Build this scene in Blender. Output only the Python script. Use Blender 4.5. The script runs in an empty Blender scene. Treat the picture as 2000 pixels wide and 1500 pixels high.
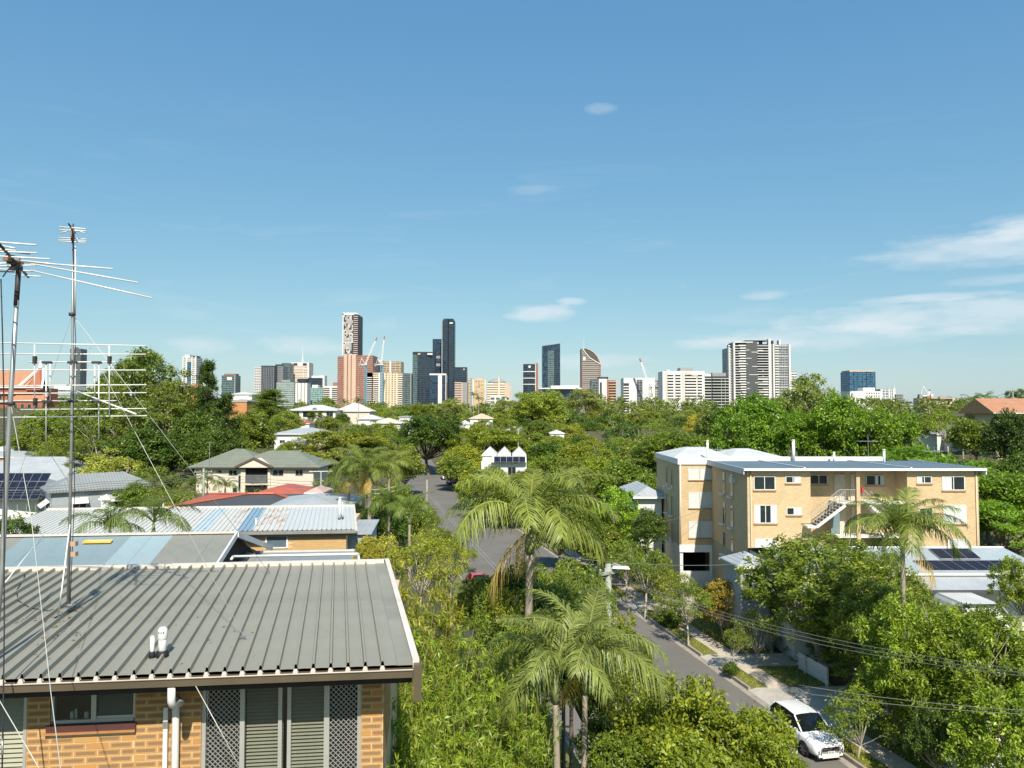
import bpy, math, random
import numpy as np
from mathutils import Vector, Matrix, Euler

# ------------------------------------------------------------ camera, sky, sun
F = 1435.0                      # focal length in pixels of the 2000 px wide photograph
PIT = math.radians(2.2)         # camera looks up slightly
CP, SP = math.cos(PIT), math.sin(PIT)
scn = bpy.context.scene
COL = scn.collection
cam_d = bpy.data.cameras.new('camera'); cam = bpy.data.objects.new('camera', cam_d); COL.objects.link(cam)
cam.location = (0, 0, 0); cam.rotation_euler = (math.pi/2 + PIT, 0, 0)
cam_d.sensor_width = 36; cam_d.lens = 36*F/2000; cam_d.clip_start = 0.1; cam_d.clip_end = 30000
scn.render.engine = 'CYCLES'; cy = scn.cycles
cy.max_bounces = 5; cy.diffuse_bounces = 2; cy.glossy_bounces = 2; cy.transmission_bounces = 2; cy.transparent_max_bounces = 6; cy.caustics_reflective = False; cy.caustics_refractive = False
scn.camera = cam
SUN_EL = math.radians(46); SUN_AZ = math.radians(-9)      # light travels away from the camera, a little to the left
wd = bpy.data.worlds.new('World'); scn.world = wd; wd.use_nodes = True
sun_d = bpy.data.lights.new('sun', 'SUN'); sun = bpy.data.objects.new('sun', sun_d); COL.objects.link(sun)
sun_d.energy = 5.0; sun_d.angle = math.radians(0.53); sun_d.color = (1.0, 0.935, 0.81)
Ld = Vector((math.sin(SUN_AZ)*math.cos(SUN_EL), math.cos(SUN_AZ)*math.cos(SUN_EL), -math.sin(SUN_EL)))
sun.rotation_euler = Ld.to_track_quat('-Z', 'Y').to_euler(); sun.location = (0, -20, 60)
scn.view_settings.view_transform = 'Standard'; scn.view_settings.look = 'None'
scn.view_settings.gamma = 1.0; scn.view_settings.exposure = 0.38; scn.view_settings.use_curve_mapping = False

def nd(nt, typ, **kw):
    n = nt.nodes.new(typ)
    for k, v in kw.items(): setattr(n, k, v)
    return n
def mathn(nt, op, a, b=None, c=None, clamp=False):
    n = nt.nodes.new('ShaderNodeMath'); n.operation = op; n.use_clamp = clamp
    for i, v in enumerate((a, b, c)):
        if v is None: continue
        if isinstance(v, (int, float)): n.inputs[i].default_value = v
        else: nt.links.new(v, n.inputs[i])
    return n.outputs[0]
def mixc(nt, fac, a, b, blend='MIX'):
    n = nt.nodes.new('ShaderNodeMix'); n.data_type = 'RGBA'; n.blend_type = blend
    for s, v in ((0, fac), (6, a), (7, b)):
        if isinstance(v, (int, float)): n.inputs[s].default_value = v
        elif isinstance(v, (tuple, list)): n.inputs[s].default_value = tuple(v)+((1,) if len(v) == 3 else ())
        else: nt.links.new(v, n.inputs[s])
    return n.outputs[2]

def build_sky():
    nt = wd.node_tree; nt.nodes.clear()
    out = nd(nt, 'ShaderNodeOutputWorld'); bg = nd(nt, 'ShaderNodeBackground')
    sky = nd(nt, 'ShaderNodeTexSky'); sky.sky_type = 'NISHITA'; sky.sun_disc = False
    sky.sun_elevation = SUN_EL
    # the sun stands behind the camera: azimuth measured from +Y towards +X
    sky.sun_rotation = math.atan2(-Ld.x, -Ld.y)
    sky.air_density = 1.15; sky.dust_density = 0.5; sky.ozone_density = 2.2; sky.altitude = 30
    bg.inputs['Strength'].default_value = 0.115
    tc = nd(nt, 'ShaderNodeTexCoord'); sep = nd(nt, 'ShaderNodeSeparateXYZ'); nt.links.new(tc.outputs['Generated'], sep.inputs[0])
    x, y, z = sep.outputs
    az = mathn(nt, 'ARCTAN2', x, y)
    el = mathn(nt, 'ARCSINE', z)
    com = nd(nt, 'ShaderNodeCombineXYZ')
    nt.links.new(mathn(nt, 'MULTIPLY', az, 4.0), com.inputs[0]); nt.links.new(mathn(nt, 'MULTIPLY', el, 26.0), com.inputs[1])
    n1 = nd(nt, 'ShaderNodeTexNoise'); n1.inputs['Scale'].default_value = 1.0; n1.inputs['Detail'].default_value = 4; n1.inputs['Roughness'].default_value = 0.62; n1.inputs['Distortion'].default_value = 0.8
    nt.links.new(com.outputs[0], n1.inputs['Vector'])
    com2 = nd(nt, 'ShaderNodeCombineXYZ')
    nt.links.new(mathn(nt, 'MULTIPLY', az, 16.0), com2.inputs[0]); nt.links.new(mathn(nt, 'MULTIPLY', el, 60.0), com2.inputs[1])
    n2 = nd(nt, 'ShaderNodeTexNoise'); n2.inputs['Scale'].default_value = 1.0; n2.inputs['Detail'].default_value = 3; n2.inputs['Roughness'].default_value = 0.6
    nt.links.new(com2.outputs[0], n2.inputs['Vector'])
    wob = mathn(nt, 'MULTIPLY', mathn(nt, 'SUBTRACT', n2.outputs['Fac'], 0.5), 2.2)
    # thin high cloud everywhere low in the sky
    base = mathn(nt, 'MULTIPLY', mathn(nt, 'SUBTRACT', n1.outputs['Fac'], 0.56), 2.6, clamp=True)
    low = mathn(nt, 'SUBTRACT', 1.0, mathn(nt, 'DIVIDE', el, math.radians(24)), clamp=True)
    tot = mathn(nt, 'MULTIPLY', mathn(nt, 'MULTIPLY', base, low), 0.55)
    wob1 = mathn(nt, 'ADD', wob, 1.0)
    ae = nd(nt, 'ShaderNodeCombineXYZ'); nt.links.new(az, ae.inputs[0]); nt.links.new(el, ae.inputs[1])
    # single cloud banks: azimuth, elevation, half width, half height (degrees), density
    for a, e, w, h, d in ((33.5, 10.7, 8.0, 1.35, .58), (39, 11.8, 8, 1.1, .5), (29.5, 7.75, 5.0, .34, .55), (31.5, 6.4, 12, 1.35, .60), (22, 5.3, 10, 1.0, .42), (35, 8.6, 5, .4, .3), (2.4, 7.7, 3.3, .8, .66),
                          (4.6, 8.6, 1.3, .35, .55), (19, 8.6, 1.9, .4, .4), (-15.6, 5.0, 4.2, .8, .45), (-23, 4.9, 2.6, .75, .42),
                          (6, 3.9, 5, .7, .45), (17, 5.1, 6, .5, .3), (7, 22.6, 1.4, .5, .22), (1.8, 17, 2.6, .4, .16)):
        vm = nd(nt, 'ShaderNodeVectorMath'); vm.operation = 'MULTIPLY_ADD'; nt.links.new(ae.outputs[0], vm.inputs[0])
        iw, ih = 1/math.radians(w), 1/math.radians(h)
        vm.inputs[1].default_value = (iw, ih, 0); vm.inputs[2].default_value = (-math.radians(a)*iw, -math.radians(e)*ih, 0)
        dt = nd(nt, 'ShaderNodeVectorMath'); dt.operation = 'DOT_PRODUCT'; nt.links.new(vm.outputs[0], dt.inputs[0]); nt.links.new(vm.outputs[0], dt.inputs[1])
        tot = mathn(nt, 'MULTIPLY_ADD', mathn(nt, 'SUBTRACT', wob1, dt.outputs['Value'], clamp=True), d, tot)
    tot = mathn(nt, 'MINIMUM', tot, 0.85)
    # photographic response of the clear sky, channel by channel
    S = .115*2**.28; S2 = .115*2**.38
    sr = nd(nt, 'ShaderNodeSeparateColor'); nt.links.new(sky.outputs[0], sr.inputs[0]); cc = nd(nt, 'ShaderNodeCombineColor')
    for i, (k, g) in enumerate(((.583, .84), (.717, .62), (.78, .39))):
        nt.links.new(mathn(nt, 'MULTIPLY', mathn(nt, 'POWER', mathn(nt, 'MULTIPLY', sr.outputs[i], S), g), k/S2), cc.inputs[i])
    c = mixc(nt, tot, cc.outputs[0], (5.2, 5.8, 6.1))
    nt.links.new(c, bg.inputs['Color']); nt.links.new(bg.outputs[0], out.inputs[0])
build_sky()

# ------------------------------------------------------------ picture geometry -> place
def zat(py, Y):
    b = (750-py)/F
    return Y*(SP + b*CP)/(CP - b*SP)
def xat(px, Y, z): return (px-1000)/F*(Y*CP + z*SP)
def P3(px, py, Y):
    z = zat(py, Y); return Vector((xat(px, Y, z), Y, z))
def ray(px, py):
    a, b = (px-1000)/F, (750-py)/F
    return Vector((a, CP - b*SP, SP + b*CP))
def smooth(a, b, x):
    t = min(1, max(0, (x-a)/(b-a))); return t*t*(3-2*t)
def interp(x, xs, ys): return float(np.interp(x, xs, ys))
ST = -17.0                                   # street level below the camera
def XR(Y): return 24.35 - 0.215*Y            # right kerb line of the street
def XL(Y): return XR(Y) - 13.2               # left kerb line
def ground(X, Y):
    z = interp(Y, [-100, 205, 300, 400, 600, 1000, 5000], [-17, -17, -9, -8, -8, -10, -22])
    s = XL(Y) - X
    if s > 0: z += interp(Y, [0, 30, 60, 100, 200, 300], [8.3, 7, 5, 4.5, 7, 5])*smooth(0.8, 7+.08*max(0, Y-60), s)
    if Y > 1:
        z += 6*smooth(.25, .6, -X/Y)*smooth(120, 280, Y)
        z += 8*smooth(.42, .62, X/Y)*smooth(90, 170, Y)
        r = X - XR(Y)
        if r > 0: z += 0.8*smooth(4, 16, r)
    return z
def onground(px, py, z=None):
    """point of the street plane (or level z) seen at a pixel"""
    d = ray(px, py); t = (ST if z is None else z)/d.z
    return d*t

# ------------------------------------------------------------ object helpers
def link(o, parent=None):
    COL.objects.link(o)
    if parent: o.parent = parent
    return o
def thing(name, label, cat, loc=(0, 0, 0), rz=0, group=None):
    o = bpy.data.objects.new(name, None); COL.objects.link(o); o.empty_display_size = .2
    o.location = loc; o.rotation_euler = (0, 0, rz)
    return tag(o, label, cat, group)
def tag(o, label=None, cat=None, group=None, kind=None):
    if label: o['label'] = label
    if cat: o['category'] = cat
    if group: o['group'] = group
    if kind: o['kind'] = kind
    return o
def mesh_obj(name, me, parent=None, loc=None, rot=None, scale=None):
    o = bpy.data.objects.new(name, me); COL.objects.link(o)
    if parent: o.parent = parent
    if loc is not None: o.location = loc
    if rot is not None: o.rotation_euler = rot
    if scale is not None: o.scale = scale
    return o

class MB:
    def __init__(s): s.v = []; s.f = []; s.m = []; s.mi = 0
    def add(s, vs, fs):
        n = len(s.v); s.v += [tuple(p) for p in vs]
        for f in fs: s.f.append(tuple(i+n for i in f)); s.m.append(s.mi)
        return s
    def quad(s, a, b, c, d): return s.add((a, b, c, d), ((0, 1, 2, 3),))
    def hexa(s, p):  # 4 bottom, 4 top points
        return s.add(p, ((3, 2, 1, 0), (4, 5, 6, 7), (0, 1, 5, 4), (1, 2, 6, 5), (2, 3, 7, 6), (3, 0, 4, 7)))
    def box(s, x0, x1, y0, y1, z0, z1):
        return s.hexa(((x0, y0, z0), (x1, y0, z0), (x1, y1, z0), (x0, y1, z0), (x0, y0, z1), (x1, y0, z1), (x1, y1, z1), (x0, y1, z1)))
    def bar(s, p, q, w, h=None, up=(0, 0, 1)):
        p, q = Vector(p), Vector(q); h = h or w
        d = (q-p).normalized(); a = d.cross(Vector(up))
        if a.length < 1e-4: a = d.cross(Vector((1, 0, 0)))
        a.normalize(); b = a.cross(d)
        a *= w/2; b *= h/2
        return s.hexa((p-a-b, p+a-b, q+a-b, q-a-b, p-a+b, p+a+b, q+a+b, q-a+b))
    def tube(s, pts, radii, n=8, caps=True):
        pts = [Vector(p) for p in pts]
        if isinstance(radii, (int, float)): radii = [radii]*len(pts)
        rings = []; ref = None
        vs = []; fs = []
        for i, p in enumerate(pts):
            d = (pts[min(i+1, len(pts)-1)] - pts[max(i-1, 0)])
            d = d.normalized() if d.length > 1e-9 else Vector((0, 0, 1))
            if ref is None:
                ref = Vector((1, 0, 0)) if abs(d.x) < .8 else Vector((0, 1, 0))
            a = (ref - d*ref.dot(d)).normalized(); b = d.cross(a); ref = a
            for k in range(n):
                t = 2*math.pi*k/n; vs.append(p + (a*math.cos(t)+b*math.sin(t))*radii[i])
        for i in range(len(pts)-1):
            for k in range(n):
                fs.append((i*n+k, i*n+(k+1) % n, (i+1)*n+(k+1) % n, (i+1)*n+k))
        if caps:
            fs.append(tuple(range(n-1, -1, -1))); fs.append(tuple((len(pts)-1)*n+k for k in range(n)))
        return s.add(vs, fs)
    def prism(s, poly, z0, z1):
        n = len(poly)
        vs = [(p[0], p[1], z0) for p in poly] + [(p[0], p[1], z1) for p in poly]
        fs = [tuple(range(n-1, -1, -1)), tuple(range(n, 2*n))] + [(i, (i+1) % n, n+(i+1) % n, n+i) for i in range(n)]
        return s.add(vs, fs)
    def mesh(s, name, mats, smooth=False):
        me = bpy.data.meshes.new(name); me.from_pydata(s.v, [], s.f)
        for m in (mats if isinstance(mats, (list, tuple)) else [mats]): me.materials.append(m)
        if max(s.m, default=0): me.polygons.foreach_set('material_index', s.m)
        if smooth: me.polygons.foreach_set('use_smooth', [True]*len(me.polygons))
        me.validate(); me.update()
        return me
    def build(s, name, mats, parent=None, smooth=False, loc=None, rot=None):
        return mesh_obj(name, s.mesh(name, mats, smooth), parent, loc, rot)
def boxo(name, x0, x1, y0, y1, z0, z1, m, parent): return MB().box(x0, x1, y0, y1, z0, z1).build(name, m, parent)
def copy_tree(o, parent=None):
    c = o.copy(); COL.objects.link(c); c.parent = parent
    for ch in list(o.children): copy_tree(ch, c)
    return c

# ------------------------------------------------------------ materials
MATS = {}
def mat(name, col, rough=.6, metal=0.0, var=.12, scale=3.0, bump=0.0, bscale=40.0, spec=.4, col2=None, dirt=None, coat=0):
    """plain surface with uneven colour and fine relief"""
    if name in MATS: return MATS[name]
    m = bpy.data.materials.new(name); MATS[name] = m; m.use_nodes = True
    nt = m.node_tree; b = nt.nodes['Principled BSDF']
    b.inputs['Roughness'].default_value = rough; b.inputs['Metallic'].default_value = metal
    b.inputs['Specular IOR Level'].default_value = spec
    if coat: b.inputs['Coat Weight'].default_value = coat; b.inputs['Coat Roughness'].default_value = .05
    tc = nd(nt, 'ShaderNodeTexCoord')
    n = nd(nt, 'ShaderNodeTexNoise'); n.inputs['Scale'].default_value = scale; n.inputs['Detail'].default_value = 6; n.inputs['Roughness'].default_value = .65
    nt.links.new(tc.outputs['Object'], n.inputs['Vector'])
    f = mathn(nt, 'MULTIPLY_ADD', mathn(nt, 'SUBTRACT', n.outputs['Fac'], .5), 2.4, .5, clamp=True)
    lo = tuple(c*(1-var) for c in col); hi = tuple(min(1, c*(1+var)) for c in col)
    c = mixc(nt, f, lo, hi if col2 is None else col2)
    if dirt:
        n2 = nd(nt, 'ShaderNodeTexNoise'); n2.inputs['Scale'].default_value = dirt[1]; n2.inputs['Detail'].default_value = 8; n2.inputs['Roughness'].default_value = .7
        nt.links.new(tc.outputs['Object'], n2.inputs['Vector'])
        f2 = mathn(nt, 'MULTIPLY', mathn(nt, 'SUBTRACT', n2.outputs['Fac'], dirt[2]), dirt[3], clamp=True)
        c = mixc(nt, f2, c, dirt[0])
    nt.links.new(c, b.inputs['Base Color'])
    if bump:
        n3 = nd(nt, 'ShaderNodeTexNoise'); n3.inputs['Scale'].default_value = bscale; n3.inputs['Detail'].default_value = 4
        nt.links.new(tc.outputs['Object'], n3.inputs['Vector'])
        bp = nd(nt, 'ShaderNodeBump'); bp.inputs['Strength'].default_value = bump; bp.inputs['Distance'].default_value = .02
        nt.links.new(n3.outputs['Fac'], bp.inputs['Height']); nt.links.new(bp.outputs[0], b.inputs['Normal'])
    return m
def glass_mat(name, col=(.02, .03, .035), rough=.05, metal=0.0, var=.3):
    if name in MATS: return MATS[name]
    m = mat(name, col, rough, metal, var, 1.5, spec=.6)
    return m
def clear_glass(name, tintc=(.75, .8, .8)):
    if name in MATS: return MATS[name]
    m = bpy.data.materials.new(name); MATS[name] = m; m.use_nodes = True; nt = m.node_tree; nt.nodes.clear()
    o = nd(nt, 'ShaderNodeOutputMaterial'); tr = nd(nt, 'ShaderNodeBsdfTransparent'); gl = nd(nt, 'ShaderNodeBsdfGlossy')
    tr.inputs[0].default_value = tintc+(1,); gl.inputs['Roughness'].default_value = .03
    mx = nd(nt, 'ShaderNodeMixShader'); mx.inputs[0].default_value = .09; nt.links.new(tr.outputs[0], mx.inputs[1]); nt.links.new(gl.outputs[0], mx.inputs[2])
    nt.links.new(mx.outputs[0], o.inputs[0]); return m
def facade_mat(name, wall, glass, floor=3.2, bay=3.0, fv=.45, fh=.2, rough=.25, metal=.0, gvar=.5, fz=0.0, wrough=.7):
    """far tower face: bands of window glass between spandrels (fv) and piers (fh), too small to pick apart"""
    if name in MATS: return MATS[name]
    m = bpy.data.materials.new(name); MATS[name] = m; m.use_nodes = True
    nt = m.node_tree; b = nt.nodes['Principled BSDF']
    tc = nd(nt, 'ShaderNodeTexCoord'); sep = nd(nt, 'ShaderNodeSeparateXYZ'); nt.links.new(tc.outputs['Object'], sep.inputs[0])
    h = mathn(nt, 'DIVIDE', mathn(nt, 'ADD', mathn(nt, 'ADD', sep.outputs[0], sep.outputs[1]), 1000.0), bay)
    v = mathn(nt, 'DIVIDE', mathn(nt, 'ADD', sep.outputs[2], 1000.0+fz), floor)
    gh = mathn(nt, 'GREATER_THAN', mathn(nt, 'FRACT', h), fh); gv = mathn(nt, 'GREATER_THAN', mathn(nt, 'FRACT', v), fv)
    g = mathn(nt, 'MULTIPLY', gh, gv)
    com = nd(nt, 'ShaderNodeCombineXYZ'); nt.links.new(mathn(nt, 'FLOOR', h), com.inputs[0]); nt.links.new(mathn(nt, 'FLOOR', v), com.inputs[1])
    wn = nd(nt, 'ShaderNodeTexWhiteNoise'); wn.noise_dimensions = '2D'; nt.links.new(com.outputs[0], wn.inputs['Vector'])
    no = nd(nt, 'ShaderNodeTexNoise'); no.inputs['Scale'].default_value = .05; no.inputs['Detail'].default_value = 5; nt.links.new(tc.outputs['Object'], no.inputs['Vector'])
    gl = mixc(nt, wn.outputs['Value'], tuple(c*(1-gvar) for c in glass), tuple(min(1, c*(1+gvar)) for c in glass))
    wl = mixc(nt, no.outputs['Fac'], tuple(c*.85 for c in wall), tuple(min(1, c*1.12) for c in wall))
    nt.links.new(mixc(nt, g, wl, gl), b.inputs['Base Color'])
    nt.links.new(mathn(nt, 'MULTIPLY_ADD', g, rough-wrough, wrough), b.inputs['Roughness'])
    nt.links.new(mathn(nt, 'MULTIPLY', g, metal), b.inputs['Metallic'])
    return m
WHITE = mat('white_paint', (.78, .77, .74), .5, var=.06, dirt=((.55, .52, .46), 1.2, .58, 2.5))
OFFW = mat('off_white', (.68, .66, .6), .6, var=.08)
METAL = mat('galvanised_metal', (.42, .43, .43), .42, .7, var=.15, scale=8)
BLACK = mat('black_rubber', (.015, .015, .016), .7)
DARK = mat('dark_interior', (.018, .017, .016), .85)
GLASS = glass_mat('window_glass_dark')
CURTAIN = mat('pale_blind', (.62, .63, .6), .7, var=.07, scale=6)
ALU = mat('aluminium_frame', (.52, .52, .49), .4, .4, var=.08)
# ------------------------------------------------------------ ground, street, verge
def road_frame(Y, r):
    """point at distance r right of the right kerb line, at depth Y along it"""
    return (XR(Y)+r, Y)
M_GROUND = mat('yard_soil_and_grass', (.07, .085, .03), .95, var=.5, scale=.35, bump=.8, bscale=6, col2=(.14, .12, .06))
M_ASPH = mat('asphalt', (.165, .152, .133), .88, var=.16, scale=.5, bump=.35, bscale=60, dirt=((.095, .09, .082), .25, .5, 3.0))
M_CONC = mat('concrete', (.46, .42, .36), .85, var=.18, scale=.8, bump=.2, bscale=30, dirt=((.22, .19, .15), 1.1, .55, 3))
M_PATH = mat('footpath_concrete', (.52, .44, .35), .85, var=.16, scale=.7, bump=.2, bscale=30, dirt=((.25, .2, .15), .9, .52, 3))
M_KERB = mat('kerb_concrete', (.33, .29, .24), .85, var=.2, scale=1.3, dirt=((.15, .13, .1), 1.5, .52, 3))
M_LAWN = mat('lawn', (.13, .17, .04), .9, var=.35, scale=.9, bump=.9, bscale=25, col2=(.20, .19, .065))

def build_ground():
    xs = np.unique(np.concatenate([np.linspace(-5000, -400, 12), np.linspace(-400, -80, 30), np.linspace(-80, 80, 130), np.linspace(80, 400, 30), np.linspace(400, 5000, 12)]))
    ys = np.unique(np.concatenate([np.linspace(-300, -20, 8), np.linspace(-20, 130, 130), np.linspace(130, 420, 50), np.linspace(420, 1100, 20), np.linspace(1100, 9000, 14)]))
    vs = []
    for y in ys:
        for x in xs:
            z = ground(x, y)
            r = x - XR(y)
            z -= .30 if (-14.6 < r < 5.6 and y < 236) else .05
            if y > 600: z += 2.5*math.sin(x*.013+y*.007)
            vs.append((x, y, z))
    n = len(xs); fs = [(j*n+i, j*n+i+1, (j+1)*n+i+1, (j+1)*n+i) for j in range(len(ys)-1) for i in range(n-1)]
    o = MB().add(vs, fs).build('ground', M_GROUND, smooth=True); tag(o, kind='structure')
    # asphalt
    b = MB(); yy = list(np.linspace(14, 235, 60)); rr = (-13.2, -10, -6.6, -3, 0)
    vs = []
    for y in yy:
        for r in rr:
            cr = .10*(1-((r+6.6)/6.6)**2)
            vs.append((XR(y)+r, y, interp(y, [-100, 205, 300], [-17, -17, -9])+cr-.10))
    k = len(rr); b.add(vs, [(j*k+i, j*k+i+1, (j+1)*k+i+1, (j+1)*k+i) for j in range(len(yy)-1) for i in range(k-1)])
    tag(b.build('road', M_ASPH, smooth=True), kind='structure')
build_ground()

def strip(b, y0, y1, r0, r1, zt, zb, n=1):
    """solid slab between two offsets of the right kerb"""
    for i in range(n):
        a, c = y0+(y1-y0)*i/n, y0+(y1-y0)*(i+1)/n
        g = lambda y, r: (XR(y)+r, y)
        p = [g(a, r0), g(a, r1), g(c, r1), g(c, r0)]
        b.hexa([(q[0], q[1], zb) for q in p] + [(q[0], q[1], zt) for q in p])
    return b
DRIVES = ((41.5, 45.8), (49.5, 52.0), (63.5, 67.5))
def gaps(y0, y1):
    out = []; a = y0
    for d0, d1 in DRIVES:
        if d0 > a: out.append((a, min(d0, y1)))
        a = d1
    if a < y1: out.append((a, y1))
    return out
def build_verge():
    k = tag(bpy.data.objects.new('kerb', None), kind='structure'); COL.objects.link(k)
    for a, c in gaps(16, 150):
        m = max(1, round((c-a)/2.4))
        for i in range(m):
            y0, y1 = a+(c-a)*i/m+.008, a+(c-a)*(i+1)/m-.008
            zt = -16.87 + random.uniform(-.006, .006)
            strip(MB(), y0, y1, 0, .16, zt, -17.3).build('kerb_stone', M_KERB, k)
    g = strip(MB(), 16, 150, -.42, -.006, -17.074, -17.3, 30).build('gutter', M_KERB); tag(g, kind='structure')
    k2 = tag(bpy.data.objects.new('kerb', None), kind='structure'); COL.objects.link(k2)
    for i in range(40):
        y0 = 20+i*3.2; strip(MB(), y0, y0+3.18, -13.36, -13.2, -16.87, -17.3).build('kerb_stone', M_KERB, k2)
    s = MB()
    for a, c in gaps(16, 150):
        strip(s, a+.01, c-.01, .17, 1.18, -16.885, -17.3, max(1, int(c-a))); strip(s, a+.01, c-.01, 2.52, 5.4, -16.84, -17.3, max(1, int(c-a)))
    tag(s.build('grass_verge', M_LAWN), kind='structure')
    s = MB(); strip(s, 20, 150, -17.4, -13.38, -16.84, -17.3, 60); tag(s.build('grass_verge', M_LAWN), kind='structure')
    fp = tag(bpy.data.objects.new('footpath', None), kind='structure'); COL.objects.link(fp)
    for a, c in gaps(16, 150):
        m = max(1, round((c-a)/1.5))
        for i in range(m):
            y0, y1 = a+(c-a)*i/m+.012, a+(c-a)*(i+1)/m-.012
            strip(MB(), y0, y1, 1.2, 2.5, -16.85+random.uniform(-.012, .012), -17.25).build('paving_slab', M_PATH, fp)
    for i, (d0, d1) in enumerate(DRIVES):
        b = MB()
        for r0, r1, z0, z1 in ((-.02, .5, -17.05, -16.9), (.5, 5.4, -16.9, -16.82), (5.4, 9.5, -16.82, -16.6)):
            g = lambda y, r, z: (XR(y)+r, y, z)
            p = [g(d0, r0, z0), g(d0, r1, z1), g(d1, r1, z1), g(d1, r0, z0)]
            b.hexa([(q[0], q[1], -17.4) for q in p]+p)
        tag(b.build('driveway', M_CONC), kind='structure')
    # grass blades on the verge
    rng = np.random.default_rng(5); n = 26000
    Y = 34+(rng.random(n)**1.3)*50; side = rng.random(n) < .38
    r = np.where(side, .2+rng.random(n)*1.0, 2.5+rng.random(n)*2.8)
    ok = np.ones(n, bool)
    for d0, d1 in DRIVES: ok &= ~((Y > d0-.05) & (Y < d1+.05))
    Y, r = Y[ok], r[ok]; n = len(Y)
    z = np.where(r < 1.5, -16.885, -16.84)
    P = np.stack([24.35-.215*Y+r, Y, z], 1)
    a = rng.random(n)*6.283; D = np.stack([np.cos(a)*.6, np.sin(a)*.6, np.ones(n)], 1); D /= np.linalg.norm(D, axis=1)[:, None]
    N = np.stack([np.sin(a), -np.cos(a), np.full(n, .5)], 1)
    L = .04+.09*rng.random(n)
    me = leaf_mesh('grass', P, D, N, L, L*.35, rng.random(n), FOL)
    o = mesh_obj('verge_grass', me); o.color = (.62, .60, .22, 1)
    tag(o, 'short green grass blades on the street verge', 'grass', kind='stuff')

def fence(name, label, y0, y1, r, h, wood, picket=.1, gap=.02, group=None):
    p0, p1 = road_frame(y0, r), road_frame(y1, r)
    L = math.dist(p0, p1)
    t = thing(name, label, 'fence', (p0[0], p0[1], -16.85), math.atan2(p1[1]-p0[1], p1[0]-p0[0]), group)
    me = MB().hexa(((0, -.012, .06), (picket, -.012, .06), (picket, .012, .06), (0, .012, .06), (0, -.012, h), (picket, -.012, h), (picket, .012, h), (0, .012, h))).mesh('picket', wood)
    n = int(L/(picket+gap))
    for i in range(n): mesh_obj('picket', me, t, (i*(picket+gap), 0, random.uniform(-.008, .008)))
    for z in (.3, h-.25): boxo('rail', 0, L, .013, .06, z, z+.09, wood, t)
    for i in range(int(L/2.2)+1): boxo('post', min(i*2.2, L-.1), min(i*2.2, L-.1)+.1, .061, .16, -.3, h+.05, wood, t)
    return t
# ------------------------------------------------------------ foliage
def foliage_mat():
    m = bpy.data.materials.new('foliage'); m.use_nodes = True; nt = m.node_tree; nt.nodes.clear()
    out = nd(nt, 'ShaderNodeOutputMaterial'); pr = nd(nt, 'ShaderNodeBsdfPrincipled'); tl = nd(nt, 'ShaderNodeBsdfTranslucent'); mx = nd(nt, 'ShaderNodeMixShader')
    at = nd(nt, 'ShaderNodeAttribute'); at.attribute_name = 'tint'; oi = nd(nt, 'ShaderNodeObjectInfo')
    rp = nd(nt, 'ShaderNodeValToRGB'); e = rp.color_ramp.elements
    e[0].position = 0; e[0].color = (.28, .33, .13, 1); e[1].position = 1; e[1].color = (1.25, 1.05, .42, 1)
    k = e.new(.45); k.color = (.53, .58, .20, 1); k = e.new(.8); k.color = (.86, .88, .30, 1)
    nt.links.new(at.outputs['Fac'], rp.inputs[0])
    c = mixc(nt, 1.0, rp.outputs[0], oi.outputs['Color'], 'MULTIPLY')
    nt.links.new(c, pr.inputs['Base Color']); pr.inputs['Roughness'].default_value = .42; pr.inputs['Specular IOR Level'].default_value = .45
    c2 = mixc(nt, 1.0, c, (1.15, 1.25, .55), 'MULTIPLY'); nt.links.new(c2, tl.inputs[0])
    mx.inputs[0].default_value = .33
    nt.links.new(pr.outputs[0], mx.inputs[1]); nt.links.new(tl.outputs[0], mx.inputs[2]); nt.links.new(mx.outputs[0], out.inputs[0])
    return m
FOL = foliage_mat()
M_BARK = mat('bark_grey_brown', (.16, .125, .09), .9, var=.35, scale=4, bump=.6, bscale=18)
M_PALE = mat('bark_pale', (.42, .37, .30), .85, var=.25, scale=3, bump=.4, bscale=14)
M_PTRUNK = mat('palm_trunk', (.34, .29, .22), .85, var=.25, scale=5, bump=.4, bscale=20)
M_SHAFT = mat('palm_crownshaft', (.25, .28, .11), .5, var=.2, scale=4)

def nrm(a): return a/np.maximum(np.linalg.norm(a, axis=-1, keepdims=True), 1e-9)
def leaf_mesh(name, P, D, N, L, Wd, tint, m, fold=.12, tip=None):
    """one kite-shaped folded leaf per point"""
    n = len(P); D = nrm(D); S = nrm(np.cross(D, N)); N = np.cross(S, D)
    L = np.broadcast_to(np.asarray(L, float), (n,))[:, None]; Wd = np.broadcast_to(np.asarray(Wd, float), (n,))[:, None]
    mid = P + D*L*.45 + N*Wd*fold
    tipp = P + D*L if tip is None else P + D*L + tip
    V = np.stack([P, mid+S*Wd*.5, tipp, mid-S*Wd*.5], 1).reshape(-1, 3)
    me = bpy.data.meshes.new(name)
    me.vertices.add(4*n); me.vertices.foreach_set('co', V.astype(np.float32).ravel())
    me.loops.add(4*n); me.loops.foreach_set('vertex_index', np.arange(4*n, dtype=np.int32))
    me.polygons.add(n); me.polygons.foreach_set('loop_start', np.arange(0, 4*n, 4, dtype=np.int32))
    me.update(calc_edges=True)
    a = me.attributes.new('tint', 'FLOAT', 'FACE'); a.data.foreach_set('value', np.asarray(tint, np.float32))
    me.materials.append(m)
    return me
def sph(rng, n, zmin=-1.0):
    z = rng.uniform(zmin, 1, n); a = rng.uniform(0, 2*math.pi, n); r = np.sqrt(1-z*z)
    return np.stack([r*np.cos(a), r*np.sin(a), z], 1)

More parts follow.
